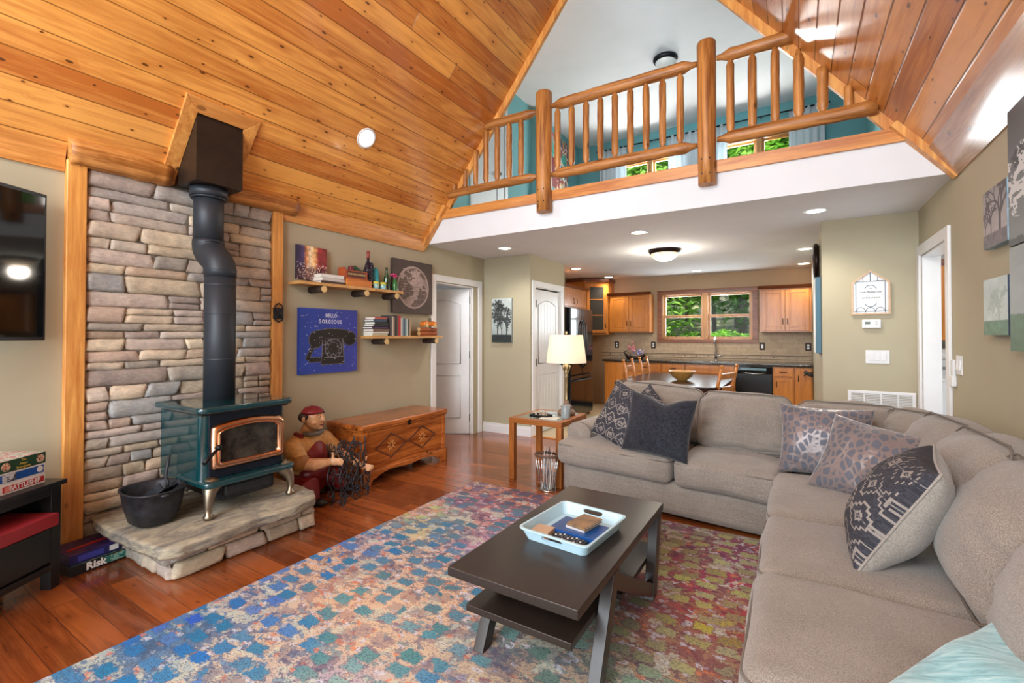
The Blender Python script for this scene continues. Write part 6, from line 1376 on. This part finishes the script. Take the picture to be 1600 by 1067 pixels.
MB().prism([(XL+.003,8.11),(-3.415,8.11),(-3.02,8.42),(-3.02,YK-.003),(XL+.003,YK-.003)], 'z', z1, z1+.055).build('crown_moulding', M['crown'], cc)
# refrigerator and cabinet above it (fronts face +x)
fr_ = thing('refrigerator', 'glossy black french door refrigerator with curved handles', 'refrigerator', (-3.36, 7.03, 0)); FX = -2.98
MB().box(XL+.02,FX-.07,6.57,7.485,.02,1.765).build('cabinet_body', M['black'], fr_, bevel=.005); gb = flat('gloss_black_fridge', '#101216', .12, var=.05, coat=.5)
for (y0, y1, hy, s) in ((6.575,7.022,6.985,-1),(7.03,7.48,7.068,1)):
    o = MB().box(FX-.065,FX,y0,y1,.72,1.78).build('door', gb, fr_, bevel=.012, seg=3); MB().tube([(FX-.002,hy,.82),(FX+.045,hy,.90),(FX+.06,hy,1.2),(FX+.045,hy,1.52),(FX-.002,hy,1.60)], .012, 8).build('handle', M['black'], o)
o = MB().box(FX-.065,FX,6.575,7.48,.06,.705).build('freezer_drawer', gb, fr_, bevel=.012, seg=3); MB().tube([(FX-.002,6.66,.63),(FX+.05,6.70,.635),(FX+.055,7.03,.635),(FX+.05,7.36,.635),(FX-.002,7.40,.63)], .012, 8).build('handle', M['black'], o)
of = thing('wall_cabinet', 'short wall cabinet with two doors above the refrigerator', 'cabinet', (-3.4, 7.0, 1.80)); MB().box(XL+.003,-3.122,6.5,7.52,1.80,2.12).build('carcass', M['cab'], of)
for y0, y1 in ((6.55,6.995),(7.005,7.47)):
    o = MB().box(-3.122,-3.10,y0,y1,1.82,2.10).build('door', M['cab'], of, bevel=.003); MB().box(-3.10,-3.094,y0,y0+.05,1.82,2.10).box(-3.10,-3.094,y1-.05,y1,1.82,2.10).box(-3.10,-3.094,y0+.05,y1-.05,1.82,1.87).box(-3.10,-3.094,y0+.05,y1-.05,2.05,2.10).build('door_frame', M['cab'], o, bevel=.002)
    hy = y1-.05 if y0 < 6.8 else y0+.05; MB().tube([(-3.10,hy,1.86),(-3.08,hy,1.87),(-3.075,hy,1.90),(-3.08,hy,1.94),(-3.10,hy,1.95)], .005, 6).build('handle', M['bronze'], o)
MB().prism([(-3.12,2.12),(-3.085,2.12),(-3.05,2.16),(-3.12,2.16)], 'y', 6.47, 7.55).build('crown_moulding', M['crown'], of)
MB().box(-3.76,-3.04,7.50,7.52,.0,1.80).build('side_panel', M['cab'], of)
# faucet, outlets, counter pieces
fc = thing('faucet', 'tall chrome pull-down kitchen faucet behind the sink', 'faucet', (-1.185, 8.62, .91)); MB().tube([(-1.185,8.62,.91),(-1.185,8.62,1.22),(-1.185,8.60,1.285),(-1.185,8.54,1.31),(-1.185,8.49,1.27),(-1.185,8.48,1.20)], [.02,.014,.013,.013,.014,.017], 12).build('spout', M['chrome'], fc)
MB().tube([(-1.185,8.62,.99),(-1.12,8.62,1.0),(-1.07,8.62,1.03)], [.014,.010,.008], 8).build('lever', M['chrome'], fc); MB().lathe([(.03,0),(.03,.012),(.02,.02),(.0001,.02)], (-1.185,8.62,.91), 16).build('base_ring', M['chrome'], fc)
for x, lab, cat in ((-2.988,'black double outlet under the left wall cabinet, nearer refrigerator','outlet'),(-2.283,'black double outlet left of the kitchen window','outlet'),(-.487,'black framed light switch right of the kitchen window','switch'),(.16,'black double outlet at the far right of the backsplash','outlet')):
    y = YK-.012; t = thing('outlet' if cat == 'outlet' else 'light_switch', lab, cat, (x, y, 1.10)); MB().box(x-.042,x+.042,y-.006,y,1.10,1.225).build('cover_plate', M['bronze'], t, bevel=.003)
    if cat == 'outlet':
        for z in (1.14,1.185): MB().cyl((x,y-.010,z),(x,y-.005,z),.018,n=14).build('socket', M['white2'], t)
    else: MB().box(x-.016,x+.016,y-.011,y-.005,1.13,1.195).build('rocker', M['white2'], t)
fl = thing('flower_arrangement', 'pink and violet flower arrangement in a dark boat-shaped basket', 'flowers', (-2.55, 8.45, .91)); b = MB(); b.tube([(-2.72,8.45,1.0),(-2.68,8.45,.94),(-2.55,8.45,.925),(-2.42,8.45,.94),(-2.36,8.45,1.0)], [.02,.035,.04,.035,.02], 10).tube([(-2.70,8.45,.96),(-2.75,8.45,1.03),(-2.69,8.45,1.06)], .012, 7); b.build('basket', M['bronze'], fl)
rng = random.Random(8)
for nm, c, cx, cz_, s in (('pink_blooms','#d88a90',-2.60,1.10,.06),('violet_blooms','#8a86b0',-2.50,1.04,.05),('pale_blooms','#b9a8b8',-2.39,1.03,.04)):
    b = MB()
    for k in range(12): b.ball((cx+rng.gauss(0,s*.6), 8.45+rng.gauss(0,.02), cz_+rng.gauss(0,s*.6)), s*.36, 7, 5)
    b.tube([(cx,8.45,.94),(cx,8.45,cz_)], .006, 5); b.build(nm, flat(nm, c, .7, var=.3, scale=50), fl)
single('black_gadget', MB().soft((.15,8.10,.78), (.13,.06,.05), .02, n=(8,6,5), rot=roty(.5)).tube([(.20,8.12,.80),(.14,8.09,.79),(.09,8.07,.75)], .008, 6), M['black'], 'small black object hanging off the narrow right base cabinet', 'gadget')
# ------------------------------------------------------------------ dining table, bowl, chairs
M['dark'] = flat('dark_stained_top', '#2a1812', .22, var=.25, scale=8, coat=.0, spec=.3); dt = thing('dining_table', 'dark-topped dining table with clipped corners behind the sofa', 'dining table', (-1.38, 6.6, 0))
x0, x1, y0, y1, c = -2.02, -.74, 5.68, 7.52, .14
def octp(e=0): return [(x0+c,y0-e),(x1-c,y0-e),(x1+e,y0+c),(x1+e,y1-c),(x1-c,y1+e),(x0+c,y1+e),(x0-e,y1-c),(x0-e,y0+c)]
MB().prism(octp(), 'z', .715, .75).build('tabletop', M['dark'], dt, bevel=.006); MB().box(x0+.14,x1-.14,y0+.16,y1-.16,.63,.715).build('table_apron', M['crown'], dt)
for px in (x0+.17, x1-.24):
    for py in (y0+.2, y1-.27): MB().lathe([(.03,.005),(.025,.06),(.04,.15),(.03,.25),(.045,.45),(.03,.58),(.04,.63)], (px+.035,py+.035,0), 14).build('leg', M['crown'], dt)
single('wooden_bowl', MB().lathe([(.06,0),(.065,.005),(.12,.05),(.165,.115),(.172,.125),(.160,.125),(.11,.06),(.05,.018),(.0001,.015)], (-1.30,6.42,.75), 32), wood('bowl_wood', '#c99a55', '#a06f30', 'x', .3, 0), 'round turned wooden bowl on the dark dining table', 'bowl')
M['chairw'] = wood('honey_oak_chair', '#c27a36', '#94531d', 'z', .2, 0, coat=.4)
def chair():
    t = thing('dining_chair', None, 'chair', (0,0,0), local=True)
    MB().soft((0,0,.445), (.42,.42,.035), .015, n=(8,8,3)).build('seat', M['chairw'], t)
    for sy in (-1, 1):
        MB().tube([(-.19,sy*.19,0),(-.20,sy*.185,.45),(-.24,sy*.195,.75),(-.29,sy*.20,.97)], [.018,.022,.020,.018], 10).ball((-.293,sy*.20,.985), (.024,.024,.022), 10, 7).build('rear_leg', M['chairw'], t)
        MB().tube([(.18,sy*.18,0),(.18,sy*.18,.43)], [.016,.022], 10).build('front_leg', M['chairw'], t)
        MB().tube([(-.19,sy*.185,.2),(.18,sy*.18,.2)], .011, 7).build('stretcher', M['chairw'], t)
    for z, h in ((.60,.05),(.72,.055),(.87,.07)): 
        x = -.21-(z-.45)*.16; MB().obox((x,0,z), (.016,.39,h), roty(-.18)).build('back_slat', M['chairw'], t, bevel=.004)
    return t
c0 = chair(); c0.location = (-1.83, 6.70, 0); c0['label'] = 'honey oak ladder-back chair at left side of dining table, nearer the sofa'; c0['group'] = 'dining chairs'
for loc, a, lab in (((-1.83,7.50,0), 0, 'honey oak ladder-back chair at left side of dining table, nearer the kitchen window'), ((-.95,6.06,0), PI-.31, 'honey oak ladder-back chair at the right side of the dining table')):
    c = copy_tree(c0); c.location = loc; c.rotation_euler = (0,0,a); c['label'] = lab
# ------------------------------------------------------------------ partition wall and right wall
yf = YP
sg = thing('house_sign', 'white house-shaped wooden sign with lettering on the partition wall', 'sign', (.572, yf, 1.54)); M['bluek'] = flat('blue_line', '#2f5670', .5)
M['frame'] = flat('pale_wood_frame', '#c8a88a', .5, var=.1, scale=30); hx0, hx1, hz0, hz1, hz2 = .432, .713, 1.54, 1.83, 1.942; xm = (hx0+hx1)/2
out_ = [(hx0,hz0),(hx1,hz0),(hx1,hz1),(xm,hz2),(hx0,hz1)]; w = .014; inn = [(hx0+w,hz0+w),(hx1-w,hz0+w),(hx1-w,hz1-w*.3),(xm,hz2-w*1.2),(hx0+w,hz1-w*.3)]
MB().prism(inn, 'y', yf-.012, yf-.002).build('sign_board', M['white2'], sg)
b = MB()
for i in range(5): j = (i+1) % 5; b.prism([out_[i], out_[j], inn[j], inn[i]], 'y', yf-.024, yf-.001)
b.build('sign_frame', M['frame'], sg)
b = MB(); Y_ = yf-.013
def sl(x0, z0, x1, z1, r=.0025): b.tube([(x0,Y_,z0),(x1,Y_,z1)], r, 5)
L_, R_, T_, B_2 = hx0+.034, hx1-.036, 1.838, 1.567
sl(L_,T_,R_,T_+.004); sl(L_,T_,L_,hz0+.018); sl(R_,T_,R_,hz0+.018); sl(hx0+.016,B_2,hx1-.016,B_2+.003,.002)
for f in (.25,.5,.75): x = L_+(R_-L_)*f; sl(x, T_, x, hz1+ (hz2-hz1)*(1-abs(x-xm)/(hx1-xm))-.02)
for k in range(3):
    x = L_+(R_-L_)*(k+.5)/3; r = (R_-L_)/6; b.tube([(x+r*math.cos(t), Y_, hz0+.02+.045*math.sin(t)) for t in [PI*q/10 for q in range(11)]], .0022, 5)
for s, zc_ in ((1,1.775),(-1,1.64)): b.tube([(xm+.045*math.cos(t), Y_, zc_+s*(.05*math.sin(t)-.02)) for t in [PI*(.12+.76*q/10) for q in range(11)]], .0025, 5)
b.build('line_drawing', M['bluek'], sg)
M['ink2'] = flat('grey_ink', '#56606a', .6); fm = (PI/2, 0, 0)
text('THE', .013, M['ink2'], sg, (xm, yf-.0135, 1.775), fm); text('Coole Mountain Cove', .024, M['ink2'], sg, (xm, yf-.0135, 1.745), fm, shear=.25, sx=.72); text('HOMESTEAD', .02, M['ink2'], sg, (xm, yf-.0135, 1.69), fm, sx=1.0, space=1.3)
th = thing('thermostat', 'white rectangular thermostat below the house sign', 'thermostat', (.578, yf, 1.415)); MB().box(.508,.646,yf-.026,yf,1.415,1.495).build('housing', M['white2'], th, bevel=.010, seg=3)
MB().box(.53,.567,yf-.0275,yf-.026,1.452,1.475).build('display', flat('lcd', '#6f7f74', .2), th)
for z in (1.472,1.452): MB().box(.605,.617,yf-.029,yf-.026,z-.004,z+.004).build('button', flat('lt_grey', '#b9b9b9', .5), th)
sw = thing('light_switch', 'white three-gang rocker light switch below the thermostat', 'switch', (.62, yf, 1.10)); MB().box(.533,.705,yf-.007,yf,1.098,1.218).build('cover_plate', M['white2'], sw, bevel=.003)
for k in range(3): x = .573+.046*k; MB().obox((x,yf-.010,1.158), (.033,.006,.066), rotx(.06)).build('rocker', M['white'], sw, bevel=.002)
vt = thing('vent_grille', 'white wall return vent grille behind the corner of the sofa', 'vent', (.64, yf, .60)); b = MB(); b.box(.40,.88,yf-.012,yf,.60,.625).box(.40,.88,yf-.012,yf,.825,.85).box(.40,.425,yf-.012,yf,.625,.825).box(.855,.88,yf-.012,yf,.625,.825)
for k in range(1,4): x = .40+.12*k; b.box(x-.006,x+.006,yf-.012,yf,.625,.825)
b.build('grille_frame', M['white'], vt, bevel=.002); b = MB()
for k in range(14): z = .632+.0142*k; b.obox((.64,yf-.007,z), (.43,.010,.004), rotx(.6))
b.build('louvres', M['white'], vt)
# wall switch and remote holder on the right wall
s2 = thing('light_switch', 'white rocker light switch on right wall beside the door frame', 'switch', (XR, 4.11, 1.09)); MB().box(XR-.007,XR,4.05,4.17,1.095,1.22).build('cover_plate', M['white2'], s2, bevel=.003)
MB().obox((XR-.009,4.09,1.158), (.006,.033,.066), roty(.06)).build('rocker', M['white'], s2); MB().obox((XR-.009,4.135,1.158), (.006,.033,.066), roty(.06)).build('rocker', M['white'], s2)
s3 = thing('remote_holder', 'white fan remote in its cradle on the right wall', 'remote control', (XR, 4.22, 1.02)); MB().box(XR-.02,XR,4.195,4.245,1.02,1.19).build('remote_body', M['white2'], s3, bevel=.006); MB().box(XR-.026,XR,4.19,4.25,1.01,1.08).build('cradle', M['white'], s3, bevel=.004)
# tree canvases
def tree_pic(H, W, sky0, sky1, ground, tr, gy, trees, seed, blur=0, fol=None):
    rng = np.random.RandomState(seed); img = np.zeros((H, W, 3)); yy = np.linspace(0,1,H)[:,None,None]; img[:] = hexc(sky0)*(1-yy)+hexc(sky1)*yy; img *= (.9+.2*fnoise(H,W,4,seed))[...,None]
    R = random.Random(seed)
    for x, L, r, c in trees: draw_tree(img, x*W, gy*H+2, L*H, PI/2, r, hexc(c or tr), R)
    if fol:
        for cx, cz_, rx, rz_, c in fol:
            n = fnoise(H, W, 16, seed+3, 3); Y, X = np.mgrid[0:H, 0:W]; m = (((X/W-cx)/rx)**2+((Y/H-cz_)/rz_)**2 + (n-.5)*2.2) < .75; img[m & (n > .47)] = hexc(c)
    g = np.arange(H)[:,None] > gy*H + (fnoise(1,W,6,seed+1)[0]*H*.04)[None]; img[g] = (hexc(ground)*np.ones((H,W,1))*(.8+.4*fnoise(H,W,10,seed+2))[...,None])[g]; return np.clip(img, 0, 1)
pic = tree_pic(180, 96, '#b9c4c2', '#a3aeac', '#2a3232', '#2a2f30', .80, [(.30,.20,2.0,None),(.75,.17,1.6,None),(.5,.10,1,None)], 3, fol=[(.3,.45,.3,.28,'#3a4242'),(.78,.52,.28,.25,'#3a4242')])
t = thing('tree_canvas', 'narrow black and white tree canvas on the wall between doors', 'picture', (-3.457, 5.37, 1.25)); MB().box(-3.618,-3.296,5.338,5.368,1.252,1.858).build('canvas_body', flat('grey_edge', '#8e9696', .6), t); grid_art('printed_face', pic, (-3.618,5.337,1.252), (.322,0,0), (0,0,.606), M['art'], t)
xr = XR-.002
p1_ = tree_pic(150, 130, '#8f8a8a', '#b0a6a6', '#6a6166', '#4a4246', .74, [(.72,.24,5,None),(.35,.14,2,None),(.1,.1,1.2,None)], 5)
canvas('tree_canvas', 'small grey bare-tree canvas, upper one of the small pair', xr, 3.145, 3.478, 1.815, 2.120, .038, p1_, flat('icy_blue_edge', '#8fb0c0', .5, var=.35, scale=26), face='-x')
p2_ = tree_pic(150, 130, '#b5c4c0', '#c2ccc6', '#5e8060', '#93a39a', .72, [(.65,.16,2.5,'#93a59a'),(.4,.1,1.2,'#a3b0a8')], 8, fol=[(.6,.42,.3,.3,'#9fb0a6')])
canvas('tree_canvas', 'small pale green tree canvas, lower one of the small pair', xr, 3.150, 3.488, 1.355, 1.650, .038, p2_, flat('navy_edge', '#23354c', .5, var=.7, scale=20), face='-x')
p3_ = tree_pic(220, 140, '#4d4d50', '#7b8180', '#4d4f50', '#3c3c40', .93, [(.5,.2,5,None)], 12, fol=[(.2,.55,.35,.3,'#c9c9c9')])
canvas('tree_canvas', 'large dark grey canvas at the right edge, upper one', xr, 2.30, 3.118, 1.775, 2.42, .04, p3_, flat('dark_grey_edge', '#3a3d40', .6), face='-x')
p4_ = tree_pic(150, 140, '#8f9694', '#9fa8a2', '#4f6b4a', '#5c6a58', .62, [(.7,.2,4,None)], 15, fol=[(.65,.5,.25,.25,'#d9dcd6')])
canvas('tree_canvas', 'large grey and green canvas at the right edge, lower one', xr, 2.30, 3.118, 1.28, 1.768, .04, p4_, flat('dark_green_edge', '#3a4a3c', .6), face='-x')
# kitchen side wall pieces
canvas('wall_canvas', 'white-faced canvas with teal edge on kitchen side wall', .208, 5.44, 6.05, 1.175, 1.925, .045, np.clip(hexc('#e3e6e2')*(.95+.1*fnoise(80,80,5,2))[...,None], 0, 1), flat('teal_canvas_edge', '#3f6678', .5), face='-x')
wc = thing('wall_clock', 'dark round metal clock above the teal-edged canvas', 'clock', (.20, 5.72, 2.03)); b = MB(); b.tube([(.178, 5.72+.17*math.cos(t), 2.11+.17*math.sin(t)) for t in [2*PI*k/32 for k in range(32)]], .024, 8, closed=True); b.build('clock_rim', M['bronze'], wc); MB().cyl((.206,5.72,2.11),(.19,5.72,2.11),.165,n=32).build('clock_face', flat('cream_face', '#cbbfa6', .5), wc)
MB().bar((.186,5.72,2.11),(.186,5.78,2.18),.012,.004).bar((.186,5.72,2.11),(.186,5.65,2.12),.012,.004).build('clock_hands', M['black'], wc)
# ------------------------------------------------------------------ bathroom glimpse
bc = thing('bath_cabinet', 'brown wooden wall cabinet glimpsed through the right doorway', 'cabinet', (1.5, 6.35, 1.3)); MB().box(1.10,2.0,6.2,6.49,1.30,2.05).build('carcass', M['cab'], bc); MB().prism([(6.15,2.11),(6.19,2.05),(6.22,2.05),(6.22,2.11)], 'x', 1.08, 2.02).build('crown_moulding', M['crown'], bc)
wm = thing('washing_machine', 'white washing machine glimpsed through the right doorway', 'washing machine', (1.45, 6.1, 0)); MB().box(1.08,1.75,5.75,6.48,.01,.92).build('washer_body', M['white2'], wm, bevel=.01); MB().box(1.08,1.75,6.33,6.48,.92,1.10).build('control_console', M['white2'], wm, bevel=.01); MB().box(1.10,1.73,5.77,6.32,.92,.945).build('lid', M['white'], wm, bevel=.006)
MB().box(1.15,1.7,6.325,6.33,1.0,1.03).build('console_strip', flat('grey_strip', '#8e9296', .4), wm)
single('towel_stack', MB().soft((1.2,6.40,1.16), (.3,.16,.12), .03), M['white'], 'folded white towels on top of the washing machine', 'towel')
light('bathroom_fill', 'POINT', (2.0, 5.0, 2.2), 26, (1,.97,.92), .15); light('bedroom_fill', 'POINT', (-5.4, 4.6, 2.1), 22, (1,.96,.9), .15)  # added unseen fill lights without fixtures, brightening the bathroom and bedroom
# ------------------------------------------------------------------ loft furnishings
def curtain(x0, x1, label, z0=2.95, z1=5.0):
    b = MB(); n = int((x1-x0)/.012); vs = []
    for r_ in range(9):
        z = z1+(z0-z1)*r_/8; fl_ = .6+.4*r_/8
        for i in range(n+1): u = i/n; vs.append((x0+(x1-x0)*u, YK-.10+.028*math.sin(u*(x1-x0)*62+r_*.12)*fl_+.008*math.sin(u*23), z))
    b.add(vs, [(r_*(n+1)+i, r_*(n+1)+i+1, (r_+1)*(n+1)+i+1, (r_+1)*(n+1)+i) for r_ in range(8) for i in range(n)], True)
    o = single('curtain', b, M['curt'], label, 'curtain', group=None); s = o.modifiers.new('solid', 'SOLIDIFY'); s.thickness = .003
g_ = G('pale_blue_curtain'); nt = g_.nt; g_.set(color=lin('#d3dde2'), rough=.9); tr = nt.nodes.new('ShaderNodeBsdfTranslucent'); tr.inputs[0].default_value = lin('#d6e2ea'); mx = nt.nodes.new('ShaderNodeMixShader'); mx.inputs[0].default_value = .3
nt.links.new(g_.b.outputs[0], mx.inputs[1]); nt.links.new(tr.outputs[0], mx.inputs[2]); nt.links.new(mx.outputs[0], nt.nodes['Material Output'].inputs[0]); M['curt'] = g_.mat
for x0, x1, lab in ((-3.30,-2.76,'pale blue curtain left of left loft window'),(-1.98,-1.45,'pale blue curtain right of left loft window'),(-1.36,-.99,'pale blue curtain left of right loft window'),(-.08,.40,'pale blue curtain right of right loft window')): curtain(x0, x1, lab)
for x0, x1, lab in ((-3.33,-1.42,'black curtain rod over the left loft window'),(-1.40,.44,'black curtain rod over the right loft window')):
    b = MB(); b.tube([(x0,YK-.10,4.985),(x1,YK-.10,4.985)], .012, 8).ball((x0-.01,YK-.10,4.985), .025).ball((x1+.01,YK-.10,4.985), .025).tube([((x0+x1)/2,YK-.10,4.985),((x0+x1)/2,YK,4.985)], .008, 6); single('curtain_rod', b, M['blackm'], lab, 'curtain rod')
def abst():
    H, W = 120, 90; a = fnoise(H,W,4,31,4); c = fnoise(H,W,5,33,4); img = np.zeros((H,W,3)); pal = [hexc(q) for q in ('#3f8f86','#d9c7a0','#9a2f2c','#6a1f26','#e0e0d2','#2a4a66','#8a3a5a','#4f9a70','#c96a3a')]
    k = np.clip(((a-.3)/.4*9), 0, 8.99).astype(int); img[:] = np.array(pal)[k]; k2 = c > .6; img[k2] = hexc('#7a2226'); return img
canvas('abstract_painting', 'tall colourful red and green painting on the teal loft wall', XL, 7.44, 8.13, 3.45, 5.03, .04, abst(), flat('navy_edge2', '#1f2f52', .5))
# ------------------------------------------------------------------ outside: slope, trees, undergrowth
def litter():
    g = G('leaf_litter'); n = g.noise(g.obj(), 3, 8, .75); g.set(color=g.ramp(n, [(.35, lin('#33381f')), (.5, lin('#5f6a3a')), (.6, lin('#a89a76')), (.68, lin('#4f7a30'))]), rough=.95); return g.mat
b = MB(); nx, ny = 40, 40; vs = []
for j in range(ny+1):
    for i in range(nx+1): x = -22+40*i/nx; y = 9.3+26*j/ny; vs.append((x, y, -.3+max(0, y-11)*.24+.25*mnoise.noise(Vector((x*.3, y*.3, 0)))))
b.add(vs, [(j*(nx+1)+i, j*(nx+1)+i+1, (j+1)*(nx+1)+i+1, (j+1)*(nx+1)+i) for j in range(ny) for i in range(nx)], True); struct('ground', b, litter())
def leafm(name, c1, c2):
    g = G(name); oi = g.n('ObjectInfo').outputs['Random']; n = g.noise(g.obj(), 1.5, 3); col = g.ramp(n, [(.35, lin(c2)), (.65, lin(c1))]); nt = g.nt; g.set(color=col, rough=.6); tr = nt.nodes.new('ShaderNodeBsdfTranslucent'); nt.links.new(col, tr.inputs[0]); mx = nt.nodes.new('ShaderNodeMixShader'); mx.inputs[0].default_value = .45
    nt.links.new(g.b.outputs[0], mx.inputs[1]); nt.links.new(tr.outputs[0], mx.inputs[2]); nt.links.new(mx.outputs[0], nt.nodes['Material Output'].inputs[0]); return g.mat
LM = [leafm('leaf_bright', '#a0d055', '#5c9a2c'), leafm('leaf_mid', '#7ab542', '#467a26'), leafm('leaf_pale', '#b8dc78', '#78a844')]; BK = flat('tree_bark', '#6f665a', .9, var=.35, scale=8)
def gz(x, y): return -.3+max(0, y-11)*.24+.25*mnoise.noise(Vector((x*.3, y*.3, 0)))
def crown_mesh(c, r, n, rng, size=.16):
    b = MB(); vs = []; fs = []
    for k in range(n):
        d = Vector((rng.gauss(0,1), rng.gauss(0,1), rng.gauss(0,1))).normalized()*rng.uniform(.35,1)**.5; p = Vector(c)+Vector((d.x*r[0], d.y*r[1], d.z*r[2]))
        w = mnoise.noise(p*.8); p += Vector((w,w,w))*.3; s = size*rng.uniform(.6,1.3); a = Vector((rng.uniform(-1,1), rng.uniform(-1,1), rng.uniform(-.5,.5))).normalized(); q = a.cross(Vector((rng.uniform(-.4,.4),rng.uniform(-.4,.4),1))).normalized()
        i = len(vs); vs += [p-a*s, p+q*s*.45, p+a*s, p-q*s*.45]; fs.append((i,i+1,i+2,i+3))
    b.add(vs, fs, False); return b
rng = random.Random(21)
TL = [(-5.5,13.5,'left'),(-4.2,15.0,''),(-3.0,12.6,''),(-2.2,16.0,''),(-1.2,13.6,''),(-.4,15.2,''),(.6,12.8,''),(1.6,15.5,''),(-6.5,17.5,''),(-1.8,19.0,''),(.4,19.0,''),(2.6,18,''),(-3.8,20.0,''),(-8,21,''),(-5.2,10.9+1.4,'')]
for i, (x, y, _) in enumerate(TL):
    z0 = gz(x, y); h = rng.uniform(6.5,8.5); t = thing('tree', 'leafy green tree on the slope outside the back windows', 'tree', (x, y, z0), group='woodland trees outside')
    r = rng.uniform(.08,.17); MB().tube([(x,y,z0-.2),(x+rng.uniform(-.2,.2),y,z0+h*.4),(x+rng.uniform(-.3,.3),y,z0+h)], [r,r*.8,r*.3], 8).build('trunk', BK, t)
    crown_mesh((x,y,z0+h*.58), (rng.uniform(1.5,2.1),1.3,h*.44), 7500, rng, .125).build('foliage', LM[i % 3], t)
for i in range(14):
    x, y = -6.5+i*.62+rng.uniform(-.2,.2), rng.uniform(11.4,13.2); z0 = gz(x, y); t = thing('shrub', 'low green shrub on the slope outside the back windows', 'shrub', (x, y, z0), group='woodland shrubs outside')
    MB().tube([(x,y,z0-.1),(x,y,z0+.7)], [.02,.01], 5).build('stem', BK, t); crown_mesh((x,y,z0+.75), (.6,.5,.6), 1700, rng, .09).build('foliage', LM[(i+1) % 3], t)
# ------------------------------------------------------------------ groups of repeated things
pot.location.y -= .022; sh.location.y -= .022
GR = {'book':'books on the log shelves','board_game':'board games at the left','recessed_light':'recessed ceiling lights','throw_pillow':'throw pillows on the sectional sofa','tree_canvas':'tree canvases','outlet':'backsplash outlets',
 'base_cabinet':'kitchen base cabinets','wall_cabinet':'kitchen wall cabinets','candle_jar':'candle jars on the upper shelf','curtain':'loft window curtains','curtain_rod':'loft curtain rods','magazine':'magazines in the wire basket',
 'remote_control':'remote controls in the tray','log_shelf':'log bracket shelves','small_log':'small logs on the lower shelf','half_log':'half logs over the stone','timber_post':'posts beside the stone','notebook':'booklets in the tray','green_bottle':'green bottles on the upper shelf'}
for o in bpy.data.objects:
    n = o.name.split('.')[0]
    if o.parent is None and n in GR and 'label' in o and 'group' not in o: o['group'] = GR[n]
